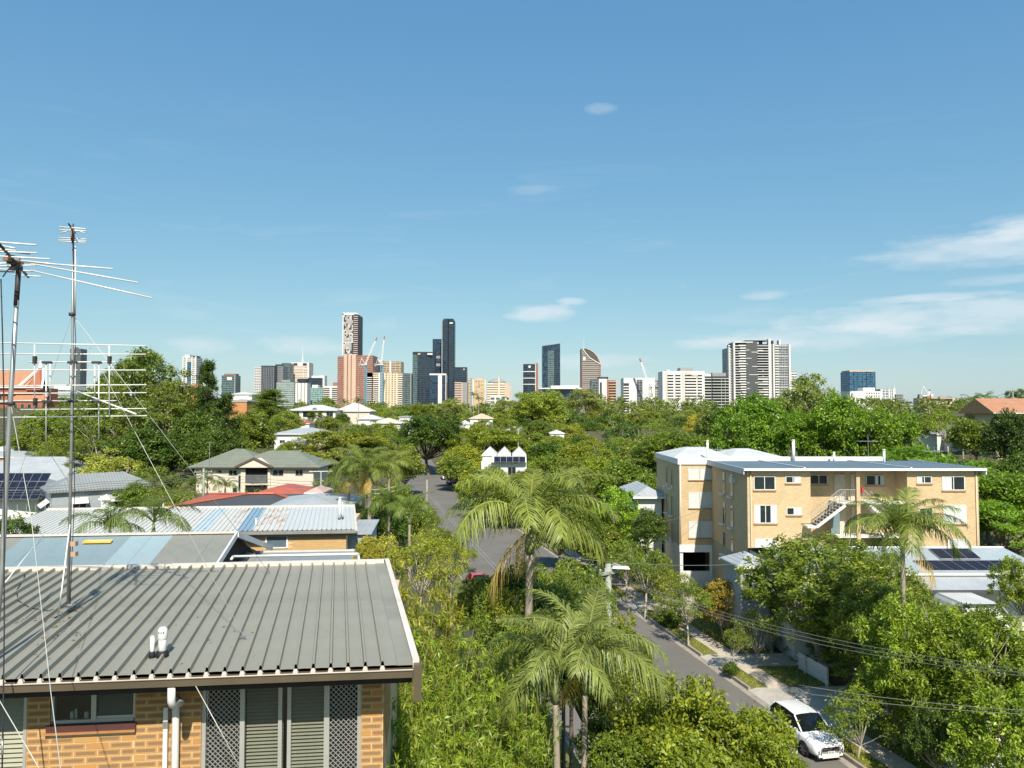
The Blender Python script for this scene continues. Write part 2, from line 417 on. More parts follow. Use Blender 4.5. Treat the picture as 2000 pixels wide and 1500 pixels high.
def clump_leaves(rng, C, out, per, cr, L, Wd, up=.5, rnd=.7, droop=.2, tvar=.35, aspect=1.0):
    """leaves round clump centres C that face 'out'"""
    k = len(C); n = k*per
    ct = rng.random(k)
    C = np.repeat(C, per, 0); O = np.repeat(out, per, 0)
    P = C + rng.normal(size=(n, 3))*cr*np.array([1, 1, aspect])
    N = nrm(O*.7 + np.array([0, 0, up]) + rng.normal(size=(n, 3))*rnd)
    D = nrm(np.cross(N, rng.normal(size=(n, 3))) + O*.35 - np.array([0, 0, droop]))
    t = np.clip(np.repeat(ct, per)*.55 + rng.random(n)*.45 + rng.normal(size=n)*.05, 0, 1)
    t = np.clip(.5+(t-.5)*(tvar/.35), 0, 1)
    s = rng.uniform(.65, 1.3, n)
    return P, D, N, L*s, Wd*s, t

def crown_round(seed, rx, rz, zc, nl, nc, per, L, Wd, lr=.42, rad=(.5, .8), zmin=-.55, flat=.85, up=.5, droop=.2, rnd=.7, cr=.12, inner=.0):
    rng = np.random.default_rng(seed)
    d = sph(rng, nl*3, zmin); keep = [0]
    for i in range(1, len(d)):                     # spread lobes apart
        if len(keep) >= nl: break
        if min(np.linalg.norm(d[i]-d[j]) for j in keep) > 1.7/math.sqrt(nl): keep.append(i)
    d = d[keep]; nl = len(d)
    rr = rng.uniform(rad[0], rad[1], nl)[:, None]
    LC = d*rr*np.array([rx, rx, rz]) + np.array([0, 0, zc])
    LR = lr*rx*rng.uniform(.7, 1.3, nl)
    Cs, Os = [], []
    for i in range(nl):
        m = int(nc*(LR[i]/(lr*rx))**1.5)
        o = sph(rng, m, -.55); o = nrm(o + d[i]*.35)
        Cs.append(LC[i] + o*(LR[i]*rng.uniform(.6, 1.08, m))[:, None]*np.array([1, 1, flat])); Os.append(o)
    C, O = np.concatenate(Cs), np.concatenate(Os)
    if inner:
        m = int(len(C)*inner); o = sph(rng, m); C = np.concatenate([C, o*rng.uniform(0, .6, m)[:, None]*np.array([rx, rx, rz])+np.array([0, 0, zc])]); O = np.concatenate([O, o])
    return clump_leaves(rng, C, O, per, cr*rx*.5, L, Wd, up, rnd, droop), LC
def crown_flat(seed, rx, dome, zc, nl, nc, per, L, Wd):
    """spreading umbrella crown of thin level sprays"""
    rng = np.random.default_rng(seed)
    a = rng.uniform(0, 2*math.pi, nl); r = np.sqrt(rng.uniform(0.01, 1, nl))*rx*.85
    LC = np.stack([r*np.cos(a), r*np.sin(a), zc + dome*(1-(r/rx)**2) - rng.random(nl)**2*dome*.9], 1)
    Cs = []
    for i in range(nl):
        rad = rx*rng.uniform(.16, .3); q = rng.uniform(0, 2*math.pi, nc); u = np.sqrt(rng.random(nc))*rad
        Cs.append(LC[i]+np.stack([u*np.cos(q), u*np.sin(q), -(u/rad)**2*rad*.35 + rng.normal(size=nc)*.05*rx*.3], 1))
    C = np.concatenate(Cs); O = nrm(C-np.array([0, 0, zc-dome*2]))
    return clump_leaves(rng, C, O, per, .045*rx, L, Wd, 1.2, .38, .12, .35, .35), LC
def trunk_mesh(seed, H, zc, LC, r0, m, fork=.55, lean=.04, n=7, maxl=16):
    rng = random.Random(seed); b = MB()
    top = Vector((rng.uniform(-1, 1)*lean*H, rng.uniform(-1, 1)*lean*H, zc*fork))
    b.tube([(0, 0, -.6), (0, 0, .0), top*.5+Vector((rng.uniform(-.1, .1)*lean*H, 0, 0)), top], [r0*1.5, r0*1.15, r0*.9, r0*.75], n)
    idx = list(range(len(LC))); rng.shuffle(idx)
    for i in idx[:maxl]:
        c = Vector(LC[i]); mid = top.lerp(c, .5) + Vector((0, 0, -.06*(c-top).length))
        b.tube([top-Vector((0, 0, .1)), mid, c], [r0*.5, r0*.32, r0*.1], 5, False)
        for k in range(2):
            e = c + Vector((rng.uniform(-1, 1), rng.uniform(-1, 1), rng.uniform(-.3, 1)))*(c-top).length*.28
            b.tube([mid.lerp(c, .5), e], [r0*.2, r0*.05], 4, False)
    return b.mesh('trunk', m, True)

STEM = MB().tube([(0, 0, 0), (0, 0, .5), (0, 0, 1)], [1.25, 1.0, .9], 8).mesh('stem', M_BARK, True)
PROTO = {}
def proto(kind, variants, H0, W0): PROTO[kind] = (variants, H0, W0)
def mk(kind, seeds, gen, H0, W0, zc, r0, bark, fork=.55, maxl=16):
    vs = []
    for s in seeds:
        lv, LC = gen(s)
        me = leaf_mesh(kind+'_crown', *lv, FOL)
        vs.append((me, trunk_mesh(s, H0, zc, LC, r0, bark, fork, maxl=maxl)))
    proto(kind, vs, H0, W0)
mk('gum', (1, 2, 3), lambda s: crown_round(s, 4.3, 5.2, 9.6, 26, 15, 24, .42, .17, .30, (.45, .95), -.6, .8, .25, .55, .8, .11), 15.5, 10.6, 9.6, .26, M_PALE, .5)
mk('round', (11, 12, 13), lambda s: crown_round(s, 4.4, 3.9, 6.2, 26, 20, 26, .36, .20, .36, (.5, .8), -.6, .9, .5, .25, .7, .12, .15), 10.7, 11.0, 6.2, .24, M_BARK, .42)
mk('biground', (15, 16), lambda s: crown_round(s, 6.2, 5.4, 8.6, 44, 24, 24, .40, .19, .27, (.5, .95), -.6, .85, .5, .3, .75, .08, .1), 15.0, 15.6, 8.6, .34, M_BARK, .42, 24)
mk('flat', (21, 22, 23), lambda s: crown_flat(s, 6.4, 2.6, 4.7, 46, 26, 13, .46, .15), 7.5, 13.0, 4.7, .25, M_BARK, .45)
mk('shrub', (31, 32), lambda s: crown_round(s, 1.15, 1.0, 1.05, 16, 14, 20, .16, .085, .42, (.4, .8), -.7, .95, .5, .15, .75, .14, .2), 2.25, 3.0, 1.05, .05, M_BARK, .3)
mk('lacy', (41, 42), lambda s: crown_round(s, 2.0, 1.9, 3.2, 16, 16, 18, .17, .075, .34, (.5, .95), -.5, .8, .35, .35, .8, .13), 5.3, 4.9, 3.2, .08, M_PALE, .4)
mk('street', (51, 52), lambda s: crown_round(s, 1.5, 1.5, 3.3, 15, 15, 18, .15, .06, .36, (.5, .95), -.5, .85, .35, .35, .8, .13), 5.0, 3.7, 3.3, .07, M_PALE, .5)

def crown_hoop(seed):
    rng = np.random.default_rng(seed); C, O = [], []
    H = 20.0; z = 3.0; LC = []
    while z < H:
        f = (H-z)/17.0; R = 3.5*(f**.6)*(1 if z > 5 else .8)+.4
        k = rng.integers(4, 7)
        for j in range(k):
            a = rng.uniform(0, 6.283); rr = R*rng.uniform(.55, 1.15)
            e = np.array([math.cos(a)*rr, math.sin(a)*rr, z+rng.uniform(-.3, .6)])
            LC.append(e)
            for q in range(15):
                t = rng.uniform(.35, 1.05); C.append(e*np.array([t, t, 1])+rng.normal(size=3)*np.array([.34, .34, .26])); O.append(nrm(np.array([e[0], e[1], .8])))
        z += rng.uniform(.75, 1.25)
    return clump_leaves(rng, np.array(C), np.array(O), 14, .2, .34, .14, .5, .8, .0), np.array(LC)
lv, LC = crown_hoop(5)
bt = MB(); bt.tube([(0, 0, -.5), (0, 0, 10), (0, 0, 19.6)], [.34, .2, .04], 7)
for e in LC: bt.tube([(0, 0, e[2]-.5), tuple(e)], [.07, .02], 4, False)
proto('hoop', [(leaf_mesh('hoop_crown', *lv, FOL), bt.mesh('trunk', M_BARK, True))], 20.5, 8.4)

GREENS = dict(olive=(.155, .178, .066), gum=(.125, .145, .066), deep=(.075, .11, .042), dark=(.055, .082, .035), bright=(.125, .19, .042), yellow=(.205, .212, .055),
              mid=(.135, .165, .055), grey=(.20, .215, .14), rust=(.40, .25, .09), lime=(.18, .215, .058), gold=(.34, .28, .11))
def put_tree(kind, X, Y, H, Wm, label, col='mid', group=None, name='tree', rz=None, zg=None, cat=None, seed=[0]):
    seed[0] += 1; rng = random.Random(seed[0]*7+3)
    vs, H0, W0 = PROTO[kind]; cm, tm = vs[seed[0] % len(vs)]
    z = ground(X, Y) if zg is None else zg
    t = thing(name, label, cat or ('shrub' if 'shrub' in name else 'tree'), (X, Y, z-.05), rng.uniform(0, 6.28) if rz is None else rz, group)
    s = Wm/W0; sz = min(H/H0, 1.22*s); off = H-H0*sz                 # tall trees keep their crown shape and get a longer stem
    g = GREENS[col] if isinstance(col, str) else col
    j = rng.uniform(.9, 1.12); c = mesh_obj('crown', cm, t, (0, 0, off), None, (s, s, sz)); c.color = (g[0]*j*rng.uniform(.94, 1.08)*2.3, g[1]*j*2.35, g[2]*j*2.1, 1)
    mesh_obj('trunk', tm, t, (0, 0, off), None, (s, s, sz))
    if off > .25: mesh_obj('stem', STEM, t, (0, 0, -.3), None, (s*.3*H0/10, s*.3*H0/10, off+.4))
    return t
def tree(kind, px, ytop, Y, wpx, label, col='mid', group=None, name='tree', hmul=1.0, hmin=1.0, cat=None):
    zt = zat(ytop, Y); X = xat(px, Y, zt); z = ground(X, Y); Wm = wpx/F*Y; H = max(hmin, zt-z, {'flat': .42, 'gum': .95}.get(kind, .72)*Wm)
    return put_tree(kind, X, Y, H, Wm, label, col, group, name, zg=zt-H, cat=cat)

# ------------------------------------------------------------ palms
def frond_mesh(seed, L=2.7, droop=.9, lift=.9, n=72, leaf=.70, tintb=.5, ragged=.15, hang=.55):
    """arched midrib with two rows of strap leaflets; starts at the origin and leaves along +X"""
    rng = np.random.default_rng(seed)
    T = np.linspace(0, 1, 40)
    ang = lift - (lift+droop)*T**1.25
    dx = np.cos(ang)*L/39; dz = np.sin(ang)*L/39
    pts = np.stack([np.concatenate([[0], np.cumsum(dx[:-1])]), np.zeros(40), np.concatenate([[0], np.cumsum(dz[:-1])])], 1)
    V, Fc, tint = [], [], []
    tw = rng.uniform(-.5, .5)
    for side in (-1, 1):
        for i in range(n):
            t = .14+.86*(i+rng.random()*.6)/n
            if rng.random() < ragged*.35: continue
            k = min(38, int(t*39)); p = pts[k] + (pts[k+1]-pts[k])*(t*39-k)
            tan = nrm(pts[k+1]-pts[k]); up = np.array([-tan[2], 0, tan[0]])
            l = leaf*(math.sin(math.pi*min(1, .16+.80*t))**.7)*rng.uniform(.85, 1.1)
            d = nrm(tan*(.55+.5*t) + np.array([0, side*.95, 0]) + up*(.25-hang*.3+tw*side*.25) + rng.normal(size=3)*.13)
            w = .0155*rng.uniform(.7, 1.2); s = nrm(np.cross(d, up)+rng.normal(size=3)*.15)*w
            q1 = p + d*l*.5 + np.array([0, 0, -hang*.10*l]); q2 = p + d*l + np.array([0, 0, -hang*.95*l*rng.uniform(.6, 1.3)])
            b = len(V); V += [p-s*.5, p+s*.5, q1-s, q1+s, q2]
            Fc += [(b, b+1, b+3, b+2), (b+2, b+3, b+4)]; tv = min(1 if tintb > .8 else .82, max(0, tintb+rng.normal()*.16)); tint += [tv, tv]
    me = bpy.data.meshes.new('frond')
    mb = MB(); mb.tube([tuple(p) for p in pts[::3]], list(np.linspace(.035, .008, len(pts[::3]))), 5)
    nv = len(V); V2 = [tuple(v) for v in V]+mb.v; F2 = Fc+[tuple(i+nv for i in f) for f in mb.f]
    me.from_pydata(V2, [], F2); me.update()
    a = me.attributes.new('tint', 'FLOAT', 'FACE'); a.data.foreach_set('value', np.array(tint+[.75]*len(mb.f), np.float32))
    me.materials.append(FOL); return me
FROND = [frond_mesh(1, 2.7, .35, 1.15), frond_mesh(2, 2.8, .9, .95), frond_mesh(3, 2.7, 1.3, .75, hang=.75), frond_mesh(4, 2.6, 1.55, .45, hang=.8, ragged=.3), frond_mesh(5, 2.5, .15, 1.35, hang=.35), frond_mesh(6, 2.8, 1.1, .85, hang=.95, ragged=.3)]
DEADF = [frond_mesh(7, 2.3, 1.5, -.6, n=46, tintb=.97, hang=1.0, ragged=.5)]
def palm(label, X, Y, zc, size, nf, lean=(0, 0), col=(.40, .44, .17), trunk_r=.10, shaft=.9, dead=0, seed=1, zg=None, group=None, skirt=None, phase=0, name='palm_tree'):
    """crown centre at height zc above the camera level; size multiplies frond length"""
    z = ground(X-lean[0], Y-lean[1]) if zg is None else zg
    rng = random.Random(seed); H = zc - z
    t = thing(name, label, 'palm', (X-lean[0], Y-lean[1], z), 0, group)
    b = MB(); pts = []; rad = []
    ns = 26
    for i in range(ns+1):
        f = i/ns; p = (lean[0]*f**1.3, lean[1]*f**1.3, -.3+(H-shaft*.9+.3)*f)
        pts.append(p); rad.append(trunk_r*(1.25-.35*f)*(1.0 if i % 2 else .94))
    b.tube(pts, rad, 10); b.build('trunk', M_PTRUNK, t, True)
    top = Vector((lean[0], lean[1], H))
    MB().tube([Vector(pts[-1])-Vector((0, 0, .02)), Vector(pts[-1]).lerp(top, .35), top], [trunk_r*1.02, trunk_r*1.3, trunk_r*.55], 10).build('crownshaft', M_SHAFT, t, True)
    for i in range(nf):
        a = phase + i*2.39996 + rng.uniform(-.2, .2); lvl = i/nf        # 0 young, upright .. 1 old, hanging
        me = FROND[4] if lvl < .10 else FROND[0] if lvl < .32 else FROND[1] if lvl < .55 else rng.choice((FROND[2], FROND[5])) if lvl < .8 else FROND[3]
        o = mesh_obj('frond', me, t, tuple(top), (rng.uniform(-.25, .25), 0, a)); s = size*rng.uniform(.88, 1.1); o.scale = (s, s, s)
        j = rng.uniform(.85, 1.15); o.color = (col[0]*j*.92, col[1]*j*.95, col[2]*j*1.25, 1)
    for i in range(dead):
        o = mesh_obj('dead_frond', DEADF[0], t, tuple(top-Vector((0, 0, .15))), (0, 0, rng.uniform(0, 6.28))); s = size*rng.uniform(.6, .9); o.scale = (s, s, s); o.color = (.62, .48, .36, 1)
    return t
# ------------------------------------------------------------ brick unit block next door
class Frame:
    """local frame of a building: x along the face, y away from the viewer, z up"""
    def __init__(s, loc, rz): s.loc = Vector(loc); s.rz = rz; s.R = Matrix.Rotation(-rz, 3, 'Z')
    def at(s, px, py, y):
        o = s.R @ (-s.loc); d = s.R @ ray(px, py); t = (y-o.y)/d.y
        return o + d*t
    def x(s, px, py, y): return s.at(px, py, y).x
    def z(s, px, py, y): return s.at(px, py, y).z
def brick_mat(name, c_edge, c_mid, c_alt):
    m = bpy.data.materials.new(name); m.use_nodes = True; nt = m.node_tree; b = nt.nodes['Principled BSDF']
    tc = nd(nt, 'ShaderNodeTexCoord'); oi = nd(nt, 'ShaderNodeObjectInfo')
    sep = nd(nt, 'ShaderNodeSeparateXYZ'); nt.links.new(tc.outputs['Generated'], sep.inputs[0])
    no = nd(nt, 'ShaderNodeTexNoise'); no.inputs['Scale'].default_value = 9; no.inputs['Detail'].default_value = 6
    nt.links.new(tc.outputs['Object'], no.inputs['Vector'])
    n5 = mathn(nt, 'MULTIPLY', mathn(nt, 'SUBTRACT', no.outputs['Fac'], .5), .22)
    ex = mathn(nt, 'ABSOLUTE', mathn(nt, 'SUBTRACT', sep.outputs[0], .5)); ez = mathn(nt, 'ABSOLUTE', mathn(nt, 'SUBTRACT', sep.outputs[2], .5))
    mx = mathn(nt, 'LESS_THAN', mathn(nt, 'ADD', ex, n5), .42); mz = mathn(nt, 'LESS_THAN', mathn(nt, 'ADD', ez, n5), .27)
    mid = mathn(nt, 'MULTIPLY', mx, mz)
    w = nd(nt, 'ShaderNodeTexWhiteNoise'); w.noise_dimensions = '1D'; nt.links.new(oi.outputs['Random'], w.inputs['W'])
    mid = mathn(nt, 'MULTIPLY', mid, mathn(nt, 'LESS_THAN', w.outputs['Value'], .82))
    base = mixc(nt, oi.outputs['Random'], c_edge, c_alt)
    c = mixc(nt, mathn(nt, 'MULTIPLY', mid, .85), base, c_mid)
    n2 = nd(nt, 'ShaderNodeTexNoise'); n2.inputs['Scale'].default_value = 45; n2.inputs['Detail'].default_value = 5; nt.links.new(tc.outputs['Object'], n2.inputs['Vector'])
    c = mixc(nt, .35, c, mixc(nt, n2.outputs['Fac'], (.25, .22, .2), (1, 1, 1)), 'MULTIPLY')
    nt.links.new(c, b.inputs['Base Color']); b.inputs['Roughness'].default_value = .85
    bp = nd(nt, 'ShaderNodeBump'); bp.inputs['Strength'].default_value = .5; bp.inputs['Distance'].default_value = .006; nt.links.new(n2.outputs['Fac'], bp.inputs['Height']); nt.links.new(bp.outputs[0], b.inputs['Normal'])
    return m
M_BRICK = brick_mat('tan_brick', (.56, .28, .085), (.27, .175, .10), (.60, .33, .11))
M_MORTAR = mat('mortar', (.60, .46, .28), .95, var=.15, scale=10, bump=.3, bscale=60)
M_ROOFG = mat('grey_roof_steel', (.295, .28, .225), .5, .1, var=.10, scale=.9, bump=.08, bscale=6, dirt=((.18, .168, .135), .55, .5, 2.8))
M_CAP = mat('roof_capping', (.70, .62, .54), .5, .1, var=.1, scale=2, dirt=((.5, .36, .27), 1.4, .55, 3))
M_GUT = mat('brown_gutter', (.125, .098, .064), .5, .2, var=.15, scale=1.5)
M_SOF = mat('soffit_shade_colour', (.035, .03, .025), .8)  # shade under the eave is put into this near-black colour
M_SILL = mat('dark_red_sill', (.09, .035, .03), .6)
M_PVC = mat('white_pvc', (.72, .71, .68), .4, var=.06, scale=5, dirt=((.5, .46, .4), 2, .6, 2))
CLEAR = clear_glass('clear_window_glass')

def unit_block():
    O = Vector((-1.237, 9.38, 0)); zg = -8.9; rz = 0.1083
    fr = Frame((O.x, O.y, zg), rz)
    t = thing('brick_house', 'brown brick unit block with ribbed grey metal roof in the left foreground', 'house', fr.loc, rz)
    ZE = 5.73; K = -.1239; SL = .0177; D = 5.8                     # eave height, rib skew, fall, depth of roof
    # roof sheets: one pan with its rib each
    pit = .212; prof = [(0, 0), (.002, .0), (.012, .056), (.036, .056), (.047, 0), (.126, .003), (pit, 0)]
    b = MB(); n = len(prof); vs = []
    for y in (0, D):
        for x, z in prof: vs.append((x+K*y, y, z+SL*y))
    b.add(vs, [(i, i+1, n+i+1, n+i) for i in range(n-1)])
    b.add([(p[0], p[1], p[2]-.006) for p in vs], [(i+1, i, n+i, n+i+1) for i in range(n-1)])
    b.add([vs[i] for i in range(n)]+[(vs[i][0], vs[i][1], vs[i][2]-.006) for i in range(n)], [(i+1, i, n+i, n+i+1) for i in range(n-1)])
    me = b.mesh('roof_sheet', M_ROOFG)
    ce = MB(); ce.hexa(((-.012, -.035, -.06), (.060, -.035, -.06), (.060, .006, -.045), (-.012, .006, -.045), (.006, -.035, .004), (.042, -.035, .004), (.036, .006, -.004), (.012, .006, -.004)))
    cme = ce.mesh('rib_end', M_CAP)
    for i in range(46):
        x0 = -.20-(i+1)*pit
        s = mesh_obj('roof_sheet', me, t, (x0, 0, ZE+random.uniform(-.002, .002)))
        mesh_obj('rib_end', cme, s, (0, 0, 0))
    # edge flashing beside the last rib, barge and ridge cappings
    b = MB(); b.hexa([(-.20, -.01, ZE-.006), (-.0, -.01, ZE-.006), (K*D, D, ZE+SL*D-.006), (-.2+K*D, D, ZE+SL*D-.006), (-.20, -.01, ZE+.012), (-.0, -.01, ZE+.012), (K*D, D, ZE+SL*D+.012), (-.2+K*D, D, ZE+SL*D+.012)])
    b.build('edge_flashing', M_ROOFG, t)
    b = MB()
    b.hexa([(-.0, -.03, ZE-.18), (.07, -.03, ZE-.18), (.07+K*D, D+.1, ZE+SL*D-.18), (K*D, D+.1, ZE+SL*D-.18), (-.015, -.03, ZE+.075), (.07, -.03, ZE+.075), (.07+K*D, D+.1, ZE+SL*D+.075), (K*D-.015, D+.1, ZE+SL*D+.075)])
    b.build('barge_capping', M_CAP, t)
    b = MB(); b.bar((-10.2+K*D, D+.02, ZE+SL*D+.03), (K*D-.02, D+.02, ZE+SL*D+.03), .12, .09); b.build('ridge_capping', M_CAP, t)
    boxo('barge_end', .0, .10, -.16, -.032, ZE-.40, ZE+.03, M_GUT, t)
    # gutter: open channel with brackets
    b = MB(); zt = ZE-.022; L = -10.4
    b.box(L, -.005, -.125, -.115, zt-.10, zt).box(L, -.005, -.115, -.03, zt-.10, zt-.09).box(L, -.005, -.03, -.02, zt-.09, zt-.01).box(L, -.005, -.134, -.125, zt-.016, zt+.005)
    b.build('gutter', M_GUT, t)
    boxo('lit_lip_strip', L, -.006, -.140, -.1345, zt-.004, zt+.008, M_CAP, t)  # pale strip paints the sunlit top edge onto the brown gutter
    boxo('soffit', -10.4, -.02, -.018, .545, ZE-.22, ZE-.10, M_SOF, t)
    # walls
    yw = .55; zs = ZE-.225
    X = lambda px, py=1420: fr.x(px, py, yw)
    Z = lambda py, px=200: fr.z(px, py, yw)
    xr, xpl = X(748, 1440), X(708, 1440)                   # right pier
    xd0, xd1 = X(393), X(705)
    xb0 = X(52)
    wx0, wx1 = X(98, 1380), X(264, 1380); wz1, wz0 = Z(1335), Z(1413, 180)
    core = MB(); inn = .11                                   # mortar bed behind the brick faces
    def slab(x0, x1, z0, z1): core.box(x0, x1, yw+.0035, yw+inn, z0, z1)
    slab(xb0, wx0, 0, zs); slab(wx0, wx1, 0, wz0-.12); slab(wx1, xd0, 0, zs); slab(xd1, xr, 0, zs); slab(xd0, xd1, 0, 2.2)
    core.box(xr-.11, xr-.012, yw+inn, yw+5.2, 0, zs)
    wall = core.build('wall', M_MORTAR, t)
    bl, bh, g = .274, .076, .011
    bm = MB().box(-.5, .5, 0, .10, 0, 1).mesh('brick', M_BRICK)
    def brick(x0, x1, z, y=yw, rot=0):
        o = mesh_obj('brick', bm, wall, ((x0+x1)/2, y+random.uniform(-.0015, .0015), z), (0, 0, rot), (x1-x0, 1, bh))
    row = 0; z = zs-.09; cnt = 0
    for row in range(26):
        z = zs-.006-(row+1)*(bh+g)
        if z < wz0-1.35: break
        for (a0, a1, zlo) in ((xb0, wx0, -9), (wx0, wx1, 99), (wx1, xd0, -9), (xd1, xr, -9)):
            if zlo == 99:
                if z+bh > wz0-.135: continue
            x = a0 - (bl+g)*(.5 if row % 2 else 0)
            if zlo == 99: x = wx0 - ((wx0-xb0) % (bl+g)) - (bl+g)*(.5 if row % 2 else 0)
            while x < a1-.03:
                p0, p1 = max(x, a0), min(x+bl, a1)
                if p1-p0 > .045: brick(p0, p1, z); cnt += 1
                x += bl+g
        k = 0
        y = yw+.11
        while y < yw+1.6 and row < 16:                    # return wall round the corner
            o = mesh_obj('brick', bm, wall, (xr-.001, y+bl/2, z), (0, 0, math.pi/2), (bl, .1, bh)); y += bl+g
    # kitchen window: sliding sash, sill
    w = boxo('window', wx0, wx1, yw+.13, yw+.14, wz0, zs, DARK, t)
    fb = MB()
    for a, c, d, e in ((wx0, wx0+.035, wz0, zs), (wx1-.035, wx1, wz0, zs), (wx0, wx1, wz0, wz0+.04)): fb.box(a, c, yw+.03, yw+.085, d, e)
    xm = wx0+(wx1-wx0)*.5
    fb.box(xm-.03, xm+.03, yw+.02, yw+.075, wz0+.04, zs); fb.box(xm+.03, wx1-.035, yw+.04, yw+.075, zs-.05, zs-.01); fb.box(xm+.03, wx1-.035, yw+.04, yw+.075, wz0+.041, wz0+.075)
    fb.build('frame', ALU, w)
    MB().quad((wx0+.036, yw+.05, wz0+.04), (xm-.031, yw+.05, wz0+.04), (xm-.031, yw+.05, zs), (wx0+.036, yw+.05, zs)).build('pane', CLEAR, w)
    boxo('pane', xm+.031, wx1-.036, yw+.052, yw+.057, wz0+.076, zs-.05, glass_mat('frosted_pane', (.07, .08, .07), .22), w)
    boxo('sill', wx0-.03, wx1+.02, yw-.035, yw+.2, wz0-.10, wz0-.003, M_SILL, w)
    boxo('sill_edge', wx0-.05, wx1+.02, yw-.055, yw-.036, wz0-.11, wz0-.085, mat('sill_edge', (.42, .2, .08), .7), w)
    jm = mat('pale_jar', (.5, .5, .46), .4)
    for dx, r, h in ((.22, .022, .09), (.27, .016, .12), (.40, .03, .08)):
        j = MB().tube([(wx0+dx, yw+.095, wz0+.042), (wx0+dx, yw+.095, wz0+.04+h)], r, 10).build('jar', jm, w)
    # sliding door set: two security screens and two glazed leaves with blinds
    dz0, dz1 = 2.21, zs
    dw = boxo('sliding_door', xd0, xd1, yw+.55, yw+.56, dz0, dz1, DARK, t)
    c1, c2, c3 = X(472), X(632), X(555)
    c0 = X(400); c4 = X(700)
    fb = MB()
    for a, wv in ((xd0, .05), (c1-.03, .06), (c2-.0, .07), (xd1-.05, .05)): fb.box(a, a+wv, yw+.02, yw+.09, dz0, dz1)
    for a in (c3-.085, c3+.03): fb.box(a, a+.05, yw+.035, yw+.08, dz0, dz1)
    fb.box(xd0, xd1, yw+.03, yw+.08, dz1-.03, dz1)
    fb.build('frame', ALU, dw)
    for a0, a1 in ((c1+.031, c3-.086), (c3+.081, c2-.001)): MB().quad((a0, yw+.055, dz0), (a1, yw+.055, dz0), (a1, yw+.055, dz1-.03), (a0, yw+.055, dz1-.03)).build('pane', CLEAR, dw)
    MB().quad((c3-.034, yw+.06, dz0), (c3+.029, yw+.06, dz0), (c3+.029, yw+.06, dz1-.03), (c3-.034, yw+.06, dz1-.03)).build('pane', CLEAR, dw)
    sm = mat('blind_slat', (.40, .36, .27), .6)
    slat = MB()
    for a0, a1 in ((c1+.04, c3-.03), (c3+.03, c2-.01)):
        slm = MB().hexa(((a0, -.021, -.011), (a1, -.021, -.011), (a1, .021, .011), (a0, .021, .011), (a0, -.021, -.009), (a1, -.021, -.009), (a1, .021, .013), (a0, .021, .013))).mesh('blind_slat', sm)
        for i in range(42): mesh_obj('blind_slat', slm, dw, (0, yw+.10, dz1-.06-i*.046))
    gm = mat('screen_grille', (.50, .49, .45), .4, .5)
    for a0, a1 in ((xd0+.05, c1-.03), (c2+.07, xd1-.05)):
        sc = boxo('security_screen', a0, a1, yw+.10, yw+.105, dz0, dz1, mat('fly_mesh', (.03, .028, .035), .8), dw)
        b = MB(); p = .066; zz = dz0; h = dz1-.03-dz0; wv = a1-a0
        for sgn in (1, -1):
            k = -int(h/p)-2
            while k*p < wv+h:
                # line x = k*p + (z) or k*p - z
                q = []
                for i in range(2):
                    pass
                xs_ = k*p
                if sgn > 0: za, zb = max(0, -xs_), min(h, wv-xs_); pa, pb = (xs_+za, za), (xs_+zb, zb)
                else: xs_ = k*p + h; za, zb = max(0, xs_-wv), min(h, xs_); pa, pb = (xs_-za, za), (xs_-zb, zb)
                if zb > za+.01: b.bar((a0+pa[0], yw+.07+.006*sgn, dz0+pa[1]), (a0+pb[0], yw+.07+.006*sgn, dz0+pb[1]), .008, .006, (0, 1, 0))
                k += 1
        b.build('grille', gm, sc)
    # louvre panel at the far left
    lm = mat('louvre_slat', (.34, .33, .24), .6)
    lv = boxo('louvre_window', xb0-1.6, xb0-.03, yw+.10, yw+.12, 2.2, zs, DARK, t)
    sl = MB().hexa(((-1.6, -.03, -.03), (-.04, -.03, -.03), (-.04, .02, .03), (-1.6, .02, .03), (-1.6, -.036, -.026), (-.04, -.036, -.026), (-.04, .014, .034), (-1.6, .014, .034))).mesh('slat', lm)
    for i in range(30): mesh_obj('slat', sl, lv, (xb0, yw+.05, zs-.04-i*.058))
    boxo('frame', xb0-.038, xb0-.001, yw-.004, yw+.06, 2.2, zs, ALU, lv)
    boxo('wall_end', -10.4, xb0-1.62, yw, yw+.1, 0, zs, M_MORTAR, t)
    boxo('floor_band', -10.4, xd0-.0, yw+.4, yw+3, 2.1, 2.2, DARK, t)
    # downpipe with elbow and second conduit
    xp = fr.x(335, 1350, -.09); xq = X(347, 1400)
    MB().tube([(xp, -.09, ZE-.14), (xp, -.09, ZE-.30), (xp, -.05, ZE-.36), (xp+.03, .14, ZE-.41), (xq, yw-.09, ZE-.46), (xq, yw-.07, ZE-.58), (xq, yw-.07, 0)], [.045, .046, .047, .046, .045, .045, .045], 12).build('downpipe', M_PVC, t, True)
    MB().tube([(xq, yw-.07, 3.9), (xq, yw-.07, 3.98)], .052, 12).build('pipe_collar', M_PVC, t, True)
    xc = X(327, 1420)
    boxo('conduit', xc-.034, xc+.02, yw-.06, yw-.003, 0, ZE-.60, M_PVC, t)
    boxo('conduit_bracket', xc-.04, xc+.026, yw-.065, yw-.002, ZE-.86, ZE-.77, METAL, t)
    # vent pipes on the roof
    def roofpt(px, py):
        d = fr.R @ ray(px, py); o = fr.R @ (-fr.loc)
        tt = (ZE - o.z + SL*0)/d.z
        for _ in range(4):
            p = o+d*tt; tt = (ZE+SL*p.y-o.z)/d.z
        return o+d*tt
